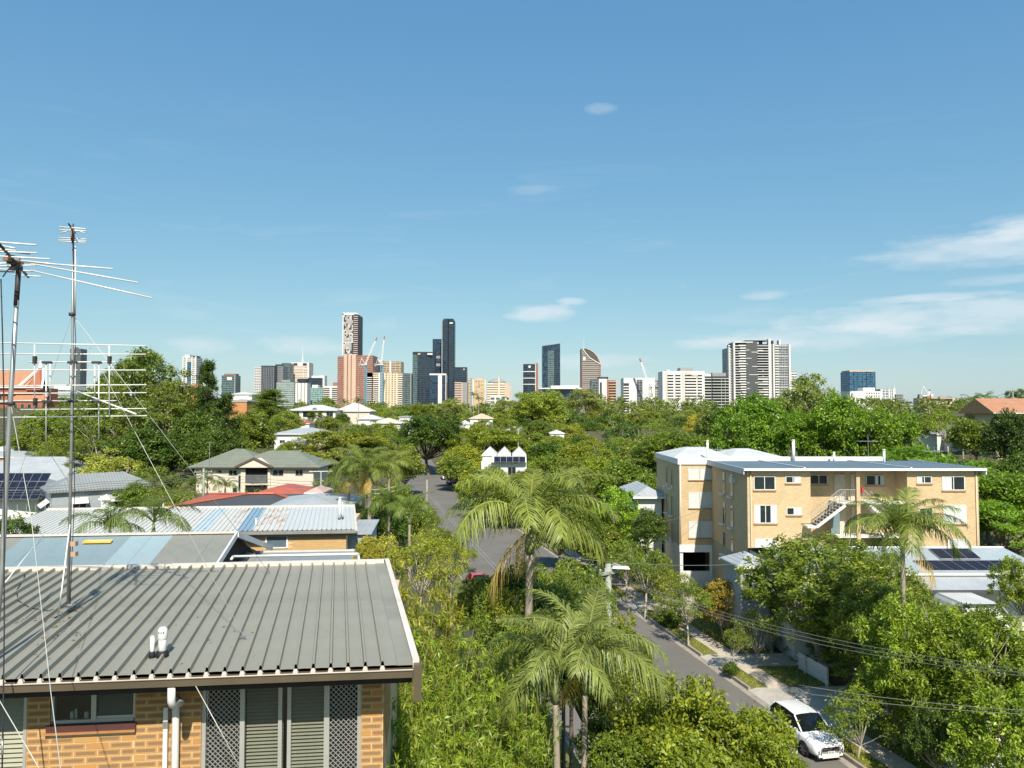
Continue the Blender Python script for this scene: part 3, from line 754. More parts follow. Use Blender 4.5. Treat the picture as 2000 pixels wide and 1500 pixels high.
    def vent(label, px, py, r, h, cap):
        p = roofpt(px, py); wp = fr.loc + fr.R.inverted() @ p
        v = thing('vent_pipe', label, 'vent pipe', wp, rz)
        MB().tube([(0, 0, -.02), (0, 0, h)], r, 16).build('pipe', M_PVC, v, True)
        if cap:
            MB().tube([(0, 0, h*.62), (0, 0, h*.66), (0, 0, h*.98), (0, 0, h*1.06)], [r, r*1.16, r*1.16, r*.7], 16).build('cap', M_PVC, v, True)
            for a in (-.5, 0, .5):
                x, y = math.sin(a)*r*1.17, -math.cos(a)*r*1.17
                boxo('slot', x-.005, x+.005, y-.004, y+.01, h*.86, h*.93, BLACK, v)
        else: MB().tube([(0, 0, h*.96), (0, 0, h*1.05)], [r*1.02, r*.5], 12).build('cap', M_PVC, v, True)
        MB().tube([(0, 0, -.02), (0, 0, .05), (0, 0, .085)], [r*1.6, r*1.45, r*1.12], 16).build('flashing', BLACK, v, True)
    vent('thick white vent pipe with slotted cap on the grey roof', 317, 1283, .05, .36, True)
    vent('thin short white vent pipe beside the capped one', 297, 1285, .026, .27, False)
    return fr, roofpt, t
UF, UROOF, _ = unit_block()
def roof_world(px, py): return UF.loc + UF.R.inverted() @ UROOF(px, py)

# ------------------------------------------------------------ television aerials on that roof
M_ROD = mat('aerial_rod', (.74, .72, .67), .4, .1, var=.1)
M_MAST = mat('aerial_mast', (.40, .40, .38), .45, .6, var=.2, scale=2)
M_BOOM = mat('aerial_boom', (.05, .04, .04), .6)
M_RUST = mat('aerial_bracket', (.30, .14, .08), .6)
M_WIRE = mat('stay_wire', (.55, .54, .48), .5, .3)
M_CABLE = mat('black_cable', (.02, .02, .03), .6)
def wbuild(mb, name, m, root, smooth=False):
    l = Vector(root.location); mb.v = [tuple(Vector(p)-l) for p in mb.v]
    return mb.build(name, m, root, smooth)
def rod(root, a, b, ya, yb=None, r=.008, m=None, name='rod'):
    yb = ya if yb is None else yb
    wbuild(MB().tube([P3(*a, ya), P3(*b, yb)], r, 6), name, m or M_ROD, root, True)
def wire(root, pts, r=.004, m=None, name='stay_wire'): wbuild(MB().tube(pts, r, 5), name, m or M_WIRE, root, True)

def aerials():
    # tall mast with the wide array
    base = roof_world(133, 1186); Y0 = base.y
    a = thing('television_aerial', 'tall guyed mast with wide rod array and small top aerial on the grey roof', 'aerial', base)
    wbuild(MB().tube([base, P3(141, 790, Y0), P3(142, 620, Y0), P3(143, 470, Y0)], [.024, .022, .02, .016], 10), 'mast', M_MAST, a, True)
    wbuild(MB().tube([P3(147, 612, Y0-.03), P3(147.5, 480, Y0-.03)], .012, 6), 'cable_sleeve', M_ROD, a, True)
    wbuild(MB().tube([P3(141, 617, Y0), P3(141, 611, Y0)], .05, 10), 'guy_collar', M_BOOM, a, True)
    wbuild(MB().tube([P3(134, 437, Y0-.5), P3(141, 447, Y0), P3(147, 455, Y0+.5)], .014, 6), 'boom', M_BOOM, a, True)
    wbuild(MB().tube([P3(141, 475, Y0-.2), P3(143, 437, Y0-.2)], .012, 6), 'boom', M_BOOM, a, True)
    wbuild(MB().tube([P3(142, 470, Y0-.05), P3(142, 448, Y0-.05)], .03, 8), 'bracket', M_RUST, a, True)
    for i, (p, q) in enumerate((((116, 443), (168, 447)), ((116, 449), (168, 451)), ((118, 455), (139, 449)), ((147, 449), (166, 455)), ((114, 464), (168, 467)), ((114, 468), (169, 470)), ((115, 471), (168, 473.5)))):
        rod(a, p, q, Y0-.3+.12*i, r=.010)
    zz = ((668, 675.5, -60, 285, 0), (691, 692, -60, 285, 1), (707, 707, 55, 226, 0), (722, 723, -60, 285, 1), (754, 751.5, -60, 286, 0), (769, 767, -60, 286, 1), (783, 782.5, 0, 228, 0), (800, 798, 40, 286, 1), (816, 812, -60, 287, 0))
    for ya, yb, x0, x1, k in zz: rod(a, (x0, ya), (x1, yb), Y0-.25+.5*k, r=.0105, name='rod')
    for x, y0, y1, k in ((67.5, 673, 800, 0), (90, 707, 861, 0), (98, 707, 784, 1), (138.5, 707, 784, 0), (146.5, 707, 784, 1), (185, 707, 781, 1), (193, 707, 856, 0), (213.5, 674, 813, 0)):
        rod(a, (x, y0), (x, y1), Y0-.27+.5*k, r=.0105, name='upright')
    for x, y in ((92, 708), (142, 708), (189, 708), (92, 784), (142, 784), (189, 784)):
        p = P3(x, y, Y0-.27); wbuild(MB().box(p.x-.07, p.x+.07, p.y-.03, p.y+.03, p.z-.018, p.z+.018), 'clamp', M_BOOM, a)
    for x, y in ((68, 703), (214, 703), (69, 785)):
        p = P3(x, y, Y0-.28); wbuild(MB().box(p.x-.02, p.x+.02, p.y-.03, p.y+.03, p.z-.06, p.z+.06), 'clamp', M_BOOM, a)
    rod(a, (150, 764), (266, 809), Y0-.2, Y0-1.0, r=.014, name='cross_arm')
    for x, y in ((143, 1062), (143, 1082)):
        p = P3(x, y, Y0-.06); wbuild(MB().box(p.x-.05, p.x+.05, p.y-.03, p.y+.05, p.z-.035, p.z+.035), 'bracket', mat('bracket_tan', (.5, .3, .2), .6), a)
    foot = roof_world(113, 1212); rod(a, (137, 1022), (113, 1212), Y0, foot.y, r=.012, name='strut')
    f2 = roof_world(150, 1188)
    wbuild(MB().tube([base+Vector((0, 0, .03)), f2+Vector((0, 0, .05))], .03, 6), 'foot_bracket', M_MAST, a)
    wbuild(MB().tube([foot+Vector((-.05, 0, .04)), f2+Vector((.05, 0, .03))], .012, 6), 'foot_rail', M_BOOM, a)
    top = P3(141, 613, Y0)
    for px, py in ((476, 1250), (524, 1121)):
        e = roof_world(px, py); wire(a, [top, e+Vector((0, 0, .05))])
        wbuild(MB().tube([e+Vector((-.09, .03, .01)), e+Vector((0, 0, .06)), e+Vector((.03, -.02, .05))], .014, 6), 'wire_anchor', M_MAST, a)
    wire(a, [top, P3(88, 775, Y0+2), P3(30, 950, Y0+4)], .003)
    wire(a, [P3(142, 460, Y0-.04), P3(143.5, 560, Y0-.035), P3(145, 612, Y0-.04), P3(148, 660, Y0-.04), P3(143, 790, Y0-.03), P3(146, 960, Y0-.05), P3(137, 1180, Y0-.03)], .006, M_CABLE, 'cable')
    c = [roof_world(*p)+Vector((0, 0, .02)) for p in ((133, 1186), (95, 1195), (60, 1190), (35, 1175), (32, 1155), (45, 1135), (50, 1120))]
    wire(a, c, .006, M_CABLE, 'cable')
    # nearer, leaning mast at the left edge
    Y1 = 9.6; base = roof_world(-12, 1292)
    b = thing('television_aerial', 'leaning grey mast with fan of long rods at the left edge', 'aerial', base)
    wbuild(MB().tube([base, P3(4, 1110, Y1), P3(20, 790, Y1), P3(36, 535, Y1)], [.031, .03, .029, .027], 10), 'mast', M_MAST, b, True)
    wbuild(MB().tube([P3(31.5, 597, Y1), P3(36.3, 528, Y1)], .031, 10), 'mast_sleeve', M_BOOM, b, True)
    wbuild(MB().tube([P3(21, 791, Y1), P3(21.3, 785, Y1)], .05, 10), 'guy_collar', M_BOOM, b, True)
    wbuild(MB().tube([P3(-8, 470, Y1-1.3), P3(18, 498, Y1-.4), P3(55, 541, Y1+.9)], .017, 8), 'boom', M_BOOM, b, True)
    for i, (x, y) in enumerate(((14, 505), (22, 511), (30, 517), (38, 512), (26, 523), (36, 524))):
        p = P3(x, y, Y1-.2+.1*i); wbuild(MB().box(p.x-.035, p.x+.035, p.y-.04, p.y+.04, p.z-.03, p.z+.03), 'clamp', M_BOOM if i % 3 else M_RUST, b)
    wbuild(MB().tube([P3(6, 505, Y1), P3(12, 498, Y1), P3(24, 499, Y1), P3(38, 503, Y1), P3(40, 512, Y1), P3(26, 520, Y1), P3(14, 528, Y1), P3(6, 540, Y1-.2)], .009, 6), 'cable', M_CABLE, b, True)
    for p, q, yo, m in (((-70, 468), (71, 478.5), -1.1, M_ROD), ((4, 480), (30, 485), -.9, M_ROD), ((-40, 483), (32, 490), -.8, M_ROD), ((-70, 489), (72, 494), -.6, M_ROD), ((-20, 487), (58, 496), -.5, M_RUST),
                        ((-60, 497), (98, 506), -.4, M_ROD), ((40, 509), (116, 517), -.2, M_ROD), ((42, 511), (221, 525), -.1, M_ROD), ((60, 515), (270, 552), .1, M_ROD), ((60, 528), (297, 582), .3, M_ROD),
                        ((-60, 521), (70, 518), .1, M_ROD), ((-40, 523), (70, 530), .35, M_ROD), ((-60, 528), (28, 531), .45, M_BOOM), ((26, 537), (80, 540), .7, M_ROD), ((-60, 516), (20, 514), .2, M_ROD)):
        rod(b, p, q, Y1+yo, r=.0105, m=m)
    c1 = P3(21, 788, Y1)
    wire(b, [c1, P3(61, 1012, Y1-.6), P3(85, 1222, Y1-1.4), P3(99, 1350, Y1-2.0), P3(118, 1500, Y1-2.7), P3(140, 1680, Y1-3.4)], .0045)
    wire(b, [c1, P3(88, 872, Y1+2.5), P3(160, 980, Y1+5)], .004)
    wire(b, [P3(-40, 1300, 7.2), P3(0, 1370, 7.0), P3(50, 1455, 6.8), P3(110, 1560, 6.6)], .0045)
    wire(b, [P3(2, 545, Y1-.3), P3(5, 650, Y1-.3), P3(8, 800, Y1-.3), P3(8.5, 1230, Y1-.9), P3(6, 1400, Y1-1.2), P3(4, 1520, Y1-1.4)], .008, M_CABLE, 'cable')
    wire(b, [P3(367, 1312, 9.0), P3(440, 1445, 8.9), P3(490, 1540, 8.8)], .005)
    rod(b, (84, 1046), (8, 1140), 12.5, 10.6, r=.009, name='strut')
    # small plastic grip on the wire near the ground
    g0, g1 = P3(5, 1434, Y1-1.25), P3(4.5, 1475, Y1-1.33)
    wbuild(MB().tube([g0, g1], .014, 6), 'cable_joint', M_MAST, b, True)
aerials()

def litter():
    """dry leaves and twigs caught on the metal roof round the mast foot"""
    rng = np.random.default_rng(9); P = []
    for c, n, sp in (((140, 1200), 60, 26), ((120, 1240), 35, 30), ((60, 1205), 25, 25), ((300, 1180), 18, 60), ((420, 1260), 14, 70), ((60, 1300), 14, 25)):
        for i in range(n):
            p = roof_world(c[0]+rng.normal()*sp, c[1]+rng.normal()*sp*.45)
            if UF.loc.y < p.y+.1: P.append((p.x, p.y, p.z+.012))
    P = np.array(P); n = len(P); a = rng.random(n)*6.283
    D = np.stack([np.cos(a), np.sin(a), rng.normal(size=n)*.15], 1); N = np.stack([rng.normal(size=n)*.3, rng.normal(size=n)*.3, np.ones(n)], 1); L = .03+.07*rng.random(n)
    me = leaf_mesh('litter', P, D, N, L, L*.3, .6+.4*rng.random(n), FOL); o = mesh_obj('leaf_litter', me); o.color = (.24, .16, .13, 1)
    tag(o, 'dry brown leaves scattered on the grey metal roof', 'leaf litter', kind='stuff')
litter()
# ------------------------------------------------------------ houses
def stripe_roof(name, col, pitch=.25, axis=0, rough=.5, metal=.2, var=.12, dirt=None, bump=.6, scale=.6):
    """far sheet-metal or tiled roof: ribs too fine to pick apart are relief"""
    if name in MATS: return MATS[name]
    m = mat(name, col, rough, metal, var, scale, dirt=dirt)
    nt = m.node_tree; b = nt.nodes['Principled BSDF']; tc = nd(nt, 'ShaderNodeTexCoord'); sep = nd(nt, 'ShaderNodeSeparateXYZ'); nt.links.new(tc.outputs['Object'], sep.inputs[0])
    s = mathn(nt, 'SINE', mathn(nt, 'MULTIPLY', sep.outputs[axis], 2*math.pi/pitch))
    bp = nd(nt, 'ShaderNodeBump'); bp.inputs['Strength'].default_value = bump; bp.inputs['Distance'].default_value = .03
    nt.links.new(s, bp.inputs['Height']); nt.links.new(bp.outputs[0], b.inputs['Normal'])
    return m
R_WHITE = stripe_roof('white_roof', (.66, .65, .62), .3)
R_GREY = stripe_roof('grey_roof', (.30, .31, .30), .3)
R_PALE = stripe_roof('pale_grey_roof', (.44, .46, .47), .3)
R_GREEN = stripe_roof('green_grey_roof', (.225, .235, .18), .3, 2)
R_DARK = stripe_roof('charcoal_roof', (.085, .083, .08), .3, 2)
R_RED = stripe_roof('red_tile_roof', (.50, .13, .075), .3, 2)
R_TERRA = stripe_roof('terracotta_roof', (.50, .24, .13), .3, 2)
R_BLUE = stripe_roof('blue_grey_roof', (.125, .175, .21), .3, rough=.65, metal=.05)
W_WHITE = mat('white_weatherboard', (.74, .73, .70), .6, var=.05)
W_CREAM = mat('cream_render', (.66, .58, .48), .8, var=.08, scale=.6)
W_GREY = mat('grey_weatherboard', (.36, .39, .41), .7, var=.08)
W_ORANGE = mat('orange_brick_wall', (.52, .24, .10), .85, var=.15, scale=2)
W_RED = mat('red_brick_wall', (.36, .12, .07), .85, var=.2, scale=3)
W_TAN = mat('tan_wall', (.50, .37, .22), .8, var=.1)

def hip_roof(b, x0, x1, y0, y1, z, h, gable=False, thick=.18, ridge_y=True):
    """hip or gable roof over a rectangle with a fascia"""
    b.box(x0, x1, y0, y1, z-thick, z)
    w, d = x1-x0, y1-y0
    if ridge_y and w >= d or gable == 'x':
        i = 0.001 if gable else d/2
        r0, r1 = (x0+i, (y0+y1)/2, z+h), (x1-i, (y0+y1)/2, z+h)
        z += .002
        b.add([(x0, y0, z), (x1, y0, z), (x1, y1, z), (x0, y1, z), r0, r1], [(0, 1, 5, 4), (2, 3, 4, 5), (3, 0, 4), (1, 2, 5)])
    else:
        i = 0.001 if gable else w/2
        r0, r1 = ((x0+x1)/2, y0+i, z+h), ((x0+x1)/2, y1-i, z+h)
        z += .002
        b.add([(x0, y0, z), (x1, y0, z), (x1, y1, z), (x0, y1, z), r0, r1], [(0, 1, 4), (1, 2, 5, 4), (2, 3, 5), (3, 0, 4, 5)])
    return b
def window(t, x0, x1, z0, z1, y=0.0, mull=1, glass=None, blind=None, frame=None, sill=None, depth=.08, face=1):
    """window in a wall whose outer face is at local y; the pane sits back in the reveal frame"""
    f = face
    w = boxo('window', x0, x1, min(y-.012*f, y-.002*f), max(y-.012*f, y-.002*f), z0, z1, glass or GLASS, t)
    b = MB(); fw = min(.06, (x1-x0)*.08)
    ya, yb = sorted((y-.045*f, y-.013*f))
    b.box(x0-.01, x0+fw, ya, yb, z0, z1).box(x1-fw, x1+.01, ya, yb, z0, z1).box(x0+fw, x1-fw, ya, yb, z1-fw, z1).box(x0+fw, x1-fw, ya, yb, z0, z0+fw)
    for i in range(mull):
        xm = x0+(x1-x0)*(i+1)/(mull+1); b.box(xm-fw*.5, xm+fw*.5, ya, yb, z0+fw, z1-fw)
    b.build('frame', frame or ALU, w)
    if blind:
        for a, c in blind: boxo('blind', x0+(x1-x0)*a+.05, x0+(x1-x0)*c-.05, *sorted((y-.02*f, y-.0125*f)), z0+.06, z1-.06, CURTAIN, w)
    if sill: boxo('sill', x0-.06, x1+.06, *sorted((y-.10*f, y-.001*f)), z0-.10, z0-.004, sill, w)
    return w
def house(name, label, px0, px1, yeave, Y, D, hroof, wall_h=3.0, wall=None, roof=None, rz=0, gable=False, over=.5, wins=(), win_h=(.9, 2.1), cat='house', group=None, chimney=None, ridge_y=True, below=4, fascia=None):
    ze = zat(yeave, Y); x0, x1 = xat(px0, Y, ze), xat(px1, Y, ze); L = (x1-x0)/math.cos(rz)
    t = thing(name, label, cat, (x0, Y, ze-wall_h), rz, group)
    below = max(1.0, ze-wall_h-min(ground(x0, Y), ground(x1, Y), ground(x0, Y+D))+.6)
    boxo('wall', 0, L, 0, D, -below, wall_h-.19, wall or W_WHITE, t)
    b = MB(); hip_roof(b, -over, L+over, -over, D+over, wall_h, hroof, gable, ridge_y=ridge_y)
    r = b.build('roof', roof or R_GREY, t)
    fm = fascia or WHITE
    for a in ((-over-.02, L+over+.02, -over-.03, -over-.001), (-over-.02, L+over+.02, D+over+.001, D+over+.03)): boxo('fascia', a[0], a[1], a[2], a[3], wall_h-.2, wall_h-.01, fm, t)
    if chimney:
        cx, cy, ch = chimney; boxo('chimney', cx-.35, cx+.35, cy-.3, cy+.3, wall_h-.1, wall_h+hroof+ch, W_TAN, r)
    for a, c in wins: window(t, L*a, L*c, win_h[0], win_h[1], 0.0, 1)
    return t

# ---- corrugated two-tone roof just behind the brick units
def corrugated_house():
    o = P3(462, 1041, 28.4); rz = .10; zg = -11.5
    t = thing('corrugated_roof_house', 'house with corrugated roof patched in grey and blue sheets behind the brick units', 'house', (o.x, o.y, zg), rz)
    zr = o.z-zg; S = .27; D = 6.0
    def sheet(w, m):
        n = max(2, int(w/.019)); b = MB(); vs = []
        for y in (0, -D):
            for i in range(n+1): vs.append((w*i/n, y, S*y+.010*math.sin(2*math.pi*w*i/n/.076)))
        b.add(vs, [(n+1+i, n+2+i, i+1, i) for i in range(n)])
        return b.mesh('roof_sheet', m, True)
    g = mat('weathered_zinc', (.275, .275, .24), .55, .2, var=.15, scale=.8, dirt=((.17, .16, .13), .5, .5, 2)); bl = mat('blue_grey_sheet', (.225, .295, .315), .5, .1, var=.1, scale=.6); bl2 = mat('pale_blue_sheet', (.30, .385, .41), .5, .1, var=.08, scale=.6)
    xl = -8.9; w = .762
    mg, mb_, mb2 = sheet(w, g), sheet(w, bl), sheet(w, bl2)
    for i in range(12):
        x = -(i+1)*w; px = 462 + x*1435/28.4
        me = mg if px > 325 or px < 45 else mb2 if px > 245 else mb_
        mesh_obj('roof_sheet', me, t, (x, 0, zr+random.uniform(-.004, .004)))
    # hip end at the left
    b = MB(); x0 = -12*w
    b.add([(x0, 0, zr), (x0, -D, zr-S*D), (x0-5.2, -D, zr-S*D)], [(0, 2, 1)]); b.add([(x0, 0, zr), (x0-5.2, -D, zr-S*D), (x0-5.2, D, zr-S*D)], [(0, 2, 1)])
    b.add([(x0, 0, zr), (0, 0, zr), (0, D, zr-S*D), (x0-5.2, D, zr-S*D)], [(0, 1, 2, 3)])
    b.build('roof_back', g, t)
    MB().bar((x0-.1, 0, zr+.035), (.02, 0, zr+.035), .30, .05).build('ridge_cap', M_CAP, t)
    MB().bar((.03, .02, zr-.03), (.03, -D, zr-S*D-.03), .06, .22).build('barge_board', WHITE, t)
    MB().bar((.05, .0, zr-.05), (.05, D, zr-S*D-.05), .06, .22).build('barge_board', WHITE, t)
    boxo('wall', x0-4.6, -.3, -5.5, 5.5, -2, zr-S*D-.2, W_TAN, t)
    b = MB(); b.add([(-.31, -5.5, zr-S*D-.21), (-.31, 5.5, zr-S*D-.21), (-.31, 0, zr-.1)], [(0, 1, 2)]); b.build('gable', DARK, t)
    # yellow board left on the sheets
    fr = Frame((o.x, o.y, zg), rz); q = fr.at(191, 1056.5, -.7); p = fr.loc + fr.R.inverted() @ Vector((q.x, -.7, zr-S*.7+.06)); bd = thing('yellow_board', 'yellow timber board lying on the blue roof sheets', 'board', p+Vector((0, 0, .02)), rz)
    MB().hexa([(-.5, -.12, -.05), (.5, -.12, -.05), (.5, .1, .01), (-.5, .1, .01), (-.5, -.12, -.02), (.5, -.12, -.02), (.5, .1, .04), (-.5, .1, .04)]).build('plank', mat('yellow_timber', (.75, .42, .07), .6), bd)
    MB().hexa([(-.35, -.02, .0), (.4, -.01, .0), (.4, .03, .015), (-.35, .02, .015), (-.35, -.02, .03), (.4, -.01, .03), (.4, .03, .045), (-.35, .02, .045)]).build('batten', mat('pale_timber', (.75, .55, .25), .6), bd)
corrugated_house()

# ---- long rusty roof with the yellow brick wall
def rust_mat():
    m = bpy.data.materials.new('rusty_sheet'); m.use_nodes = True; nt = m.node_tree; b = nt.nodes['Principled BSDF']
    oi = nd(nt, 'ShaderNodeObjectInfo'); tc = nd(nt, 'ShaderNodeTexCoord')
    mp = nd(nt, 'ShaderNodeMapping'); mp.inputs['Scale'].default_value = (2.6, .5, 1); nt.links.new(tc.outputs['Object'], mp.inputs[0])
    off = nd(nt, 'ShaderNodeVectorMath'); off.operation = 'ADD'; nt.links.new(mp.outputs[0], off.inputs[0]); nt.links.new(oi.outputs['Location'], off.inputs[1])
    n = nd(nt, 'ShaderNodeTexNoise'); n.inputs['Scale'].default_value = 1.6; n.inputs['Detail'].default_value = 8; n.inputs['Roughness'].default_value = .7; nt.links.new(off.outputs[0], n.inputs['Vector'])
    amt = mathn(nt, 'MULTIPLY_ADD', oi.outputs['Alpha'], .30, .0)
    f = mathn(nt, 'MULTIPLY', mathn(nt, 'ADD', mathn(nt, 'SUBTRACT', n.outputs['Fac'], .68), amt), 7.0, clamp=True)
    base = mixc(nt, n.outputs['Fac'], (.50, .51, .50), (.66, .66, .63))
    base = mixc(nt, 1.0, base, oi.outputs['Color'], 'MULTIPLY')
    nt.links.new(mixc(nt, f, base, (.42, .22, .13)), b.inputs['Base Color']); b.inputs['Roughness'].default_value = .55; b.inputs['Metallic'].default_value = .15
    return m
def rusty_house():
    rz = .10; o = P3(696, 1034, 38.6); zg = -12.6
    t = thing('rusty_roof_house', 'yellow brick building under a long rust-streaked white metal roof', 'house', (o.x, o.y, zg), rz)
    fr = Frame((o.x, o.y, zg), rz); ze = o.z-zg; D = 7.6; S = .035; K = -.13; m = rust_mat()
    pit = .25; prof = [(0, 0), (.015, .05), (.05, .05), (.065, 0)]
    b = MB(); vs = []; pr = []
    for k in range(3): pr += [(k*pit+x, z) for x, z in prof]
    pr.append((3*pit, 0)); n = len(pr)
    for y in (0, D): vs += [(x+K*y, y, z+S*y) for x, z in pr]
    b.add(vs, [(i, i+1, n+i+1, n+i) for i in range(n-1)]); me = b.mesh('roof_sheet', m)
    blue = {13: (.30, .47, .62)}
    ns = 24
    for i in range(ns):
        x = -.05-(i+1)*.75; s = mesh_obj('roof_sheet', me, t, (x, 0, ze)); px = 696+x*1435/42
        rust = .10 if px > 545 else .62 if 460 < px else .35 if px > 340 else .12
        if px > 545: c = (.95, .97, .98)
        else: c = (1.08, 1.05, 1.0)
        if 496 < px+13 < 525: c = (.42, .62, .80); rust = .1
        if 395 < px < 420: c = (.85, 1.0, 1.08)
        s.color = (*c, rust)
    wl = -.05-ns*.75
    MB().bar((wl+K*D, D, ze+S*D+.04), (K*D, D, ze+S*D+.04), .3, .10).build('ridge_capping', M_CAP, t)
    MB().bar((-.0, -.1, ze+.02), (K*D, D, ze+S*D+.02), .12, .2).build('barge_capping', M_CAP, t)
    boxo('gutter', wl, .0, -.16, -.03, ze-.17, ze-.03, mat('zinc_gutter', (.33, .31, .27), .5, .3), t)
    boxo('fascia', wl, -.02, -.028, .0, ze-.30, ze-.012, mat('fascia_grey', (.2, .19, .17), .6), t)
    xw = fr.x(676, 1055, .2); xw0 = fr.x(478, 1055, .2)
    M_YB = brick_mat('yellow_brick', (.66, .43, .19), (.60, .38, .16), (.72, .48, .22))
    core = boxo('wall', xw0, xw, .22, 7.2, -3, ze-.13, mat('cream_mortar', (.62, .47, .28), .9), t)
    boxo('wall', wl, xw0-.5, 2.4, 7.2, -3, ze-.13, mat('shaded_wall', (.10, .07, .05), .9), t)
    # brick courses (long bricks, four courses high blocks would merge from here: one course per piece)
    bm = MB().box(-.5, .5, 0, .02, 0, 1).mesh('brick', M_YB)
    wx0, wx1, wz0, wz1 = fr.x(519, 1058, .2), fr.x(562, 1058, .2), fr.z(540, 1071, .2), fr.z(540, 1046, .2)
    cnt = 0
    for r in range(13):
        z = ze-.16-(r+1)*.088; x = xw0-(.16 if r % 2 else 0)
        while x < xw-.05:
            p0, p1 = max(x, xw0), min(x+.31, xw)
            if not (p1 > wx0 and p0 < wx1 and z < wz1 and z+.076 > wz0) and p1-p0 > .04 and cnt < 290:
                mesh_obj('brick', bm, core, ((p0+p1)/2, .2, z), (0, 0, 0), (p1-p0, 1, .078)); cnt += 1
            x += .32
    window(t, wx0, wx1, wz0, wz1, .198, 0, glass_mat('blue_pane', (.12, .17, .2), .15), frame=WHITE)
    boxo('blue_wall', xw+.02, xw+1.1, 1.2, 6, -3, ze-.45, mat('blue_grey_wall', (.34, .40, .44), .7), t)
    MB().box(xw, xw+1.25, 1.0, 6.2, ze-.44, ze-.38).build('side_roof', R_PALE, t)
    # flues and vents
    for px, py, h, r, lab in ((663.5, 1014, 1.15, .075, 'tall white flue near the end of the rusty roof'), (669, 1012, .8, .035, 'thin white pipe beside the tall flue'), (500, 1028, .35, .05, 'short white vent with dark base on the blue strip of the rusty roof')):
        p = P3(px, py, 39.5 if px < 600 else 41.5); v = thing('vent_pipe', lab, 'vent pipe', p, rz)
        MB().tube([(0, 0, -.05), (0, 0, h)], r, 10).build('pipe', M_PVC, v, True); MB().tube([(0, 0, h+.001), (0, 0, h+.08)], [r*1.3, r*1.1], 10).build('cap', M_PVC, v, True)
        MB().tube([(0, 0, -.06), (0, 0, .05)], [r*1.9, r*1.2], 10).build('flashing', BLACK, v, True)
    p = P3(207, 1016, 41); v = thing('roof_chimney', 'white square chimney with spreading cowl on the rusty roof', 'chimney', p, rz)
    boxo('stack', -.17, .17, -.2, .2, -.3, 1.15, M_PVC, v); MB().prism([(-.3, -.32), (.35, -.32), (.35, .32), (-.3, .32)], 1.15, 1.2).build('plate', WHITE, v)
    b = MB(); b.add([(-.32, -.34, 1.2), (.37, -.34, 1.2), (.37, .34, 1.2), (-.32, .34, 1.2), (0, 0, 1.45)], [(0, 1, 4), (1, 2, 4), (2, 3, 4), (3, 0, 4)]); b.build('cowl', mat('cowl_rust', (.62, .5, .42), .6), v)
    boxo('side_pipe', .19, .42, -.12, .12, -.2, .75, M_PVC, v)
rusty_house()

def annex():
    o = P3(740, 1075, 33); zg = -11.8; rz = .10; t = thing('flat_annex', 'low annexe with grey corrugated skillion roof behind the brick units', 'shed', (o.x, o.y, zg), rz)
    z = o.z-zg; g = stripe_roof('zinc_annex', (.31, .33, .33), .076, 0)
    L = 7.2; n = 9
    me = MB().hexa([(0, -9, -.25), (L/n-.004, -9, -.25), (L/n-.004, 0, -.03), (0, 0, -.03), (0, -9, -.22), (L/n-.004, -9, -.22), (L/n-.004, 0, 0), (0, 0, 0)]).mesh('roof_sheet', g)
    for i in range(n): mesh_obj('roof_sheet', me, t, (-(i+1)*L/n, 0, z))
    MB().bar((-L, .05, z-.02), (.05, .05, z-.02), .1, .16).build('ridge_capping', M_CAP, t)
    MB().bar((.04, .1, z-.04), (.04, -9, z-.29), .06, .14).build('barge_board', mat('grey_trim', (.4, .42, .42), .6), t)
    boxo('wall', -L+.2, -.3, -8.5, -.3, -2, z-.3, W_GREY, t)
    b = MB(); b.add([(-6.9, -3.5, z+.02), (-3.4, -3.0, z+.02), (-6.4, -.6, z+.5)], [(0, 1, 2)]); b.build('valley_roof', R_GREY, t)
    f = thing('pipe_frame', 'white pipe rail standing over the annexe roof', 'rail', (0, 0, 0))
    for a, c in (((455, 1087), (700, 1082)), ((700, 1082), (702, 1106)), ((455, 1087), (452, 1092))):
        MB().tube([P3(*a, 20), P3(*c, 19.5)], .035, 8).build('pipe', WHITE, f, True)
annex()

# ---- terracotta and charcoal hip house, grey hip, coral roof
def hip_house_red():
    t = house('hip_roof_house', 'house with charcoal hip roof edged in red ridge tiles', 345, 610, 991, 62, 9, .55, 3.0, W_CREAM, R_DARK, .06, over=.7, fascia=WHITE)
    L = (xat(610, 62, -8)-xat(345, 62, -8))/math.cos(.06); z = 3.0; h = .55
    for p, q in (((-.7, -.7, z), (4.5, 4.5, z+h)), ((4.5, 4.5, z+h), (L-4.5, 4.5, z+h)), ((L+.7, -.7, z), (L-4.5, 4.5, z+h)), ((-.7, 9.7, z), (4.5, 4.5, z+h))):
        MB().tube([Vector(p)+Vector((0, 0, .06)), Vector(q)+Vector((0, 0, .06))], .13, 6).build('ridge_tile', R_RED, t)
    b = MB(); b.add([(-.72, -.7, z+.02), (-.72, 9.7, z+.02), (4.5, 4.5, z+h+.02)], [(0, 2, 1)]); b.build('red_hip_face', R_RED, t)
    MB().tube([(-.9, -.5, 2), (-.9, -.5, 3.5)], .06, 8).build('vent', WHITE, t)
hip_house_red()
house('hip_roof_house', 'house with pale grey hip roof behind the rusty roof', 522, 668, 994, 55, 8, .6, 3.0, W_CREAM, R_PALE, .05, over=.4)
house('hip_roof_house', 'house with bright coral red hip roof below the cream house', 487, 594, 968, 88, 8, 1.0, 3, W_CREAM, R_RED, .0, over=.4)
house('shed', 'small shed with rusty pink iron roof beside the grey aerial mast', 596, 630, 962, 80, 4, .5, 2.6, W_GREY, mat('pink_iron', (.5, .36, .31), .6, dirt=((.35, .15, .08), 1.5, .5, 4)), cat='shed', over=.1)

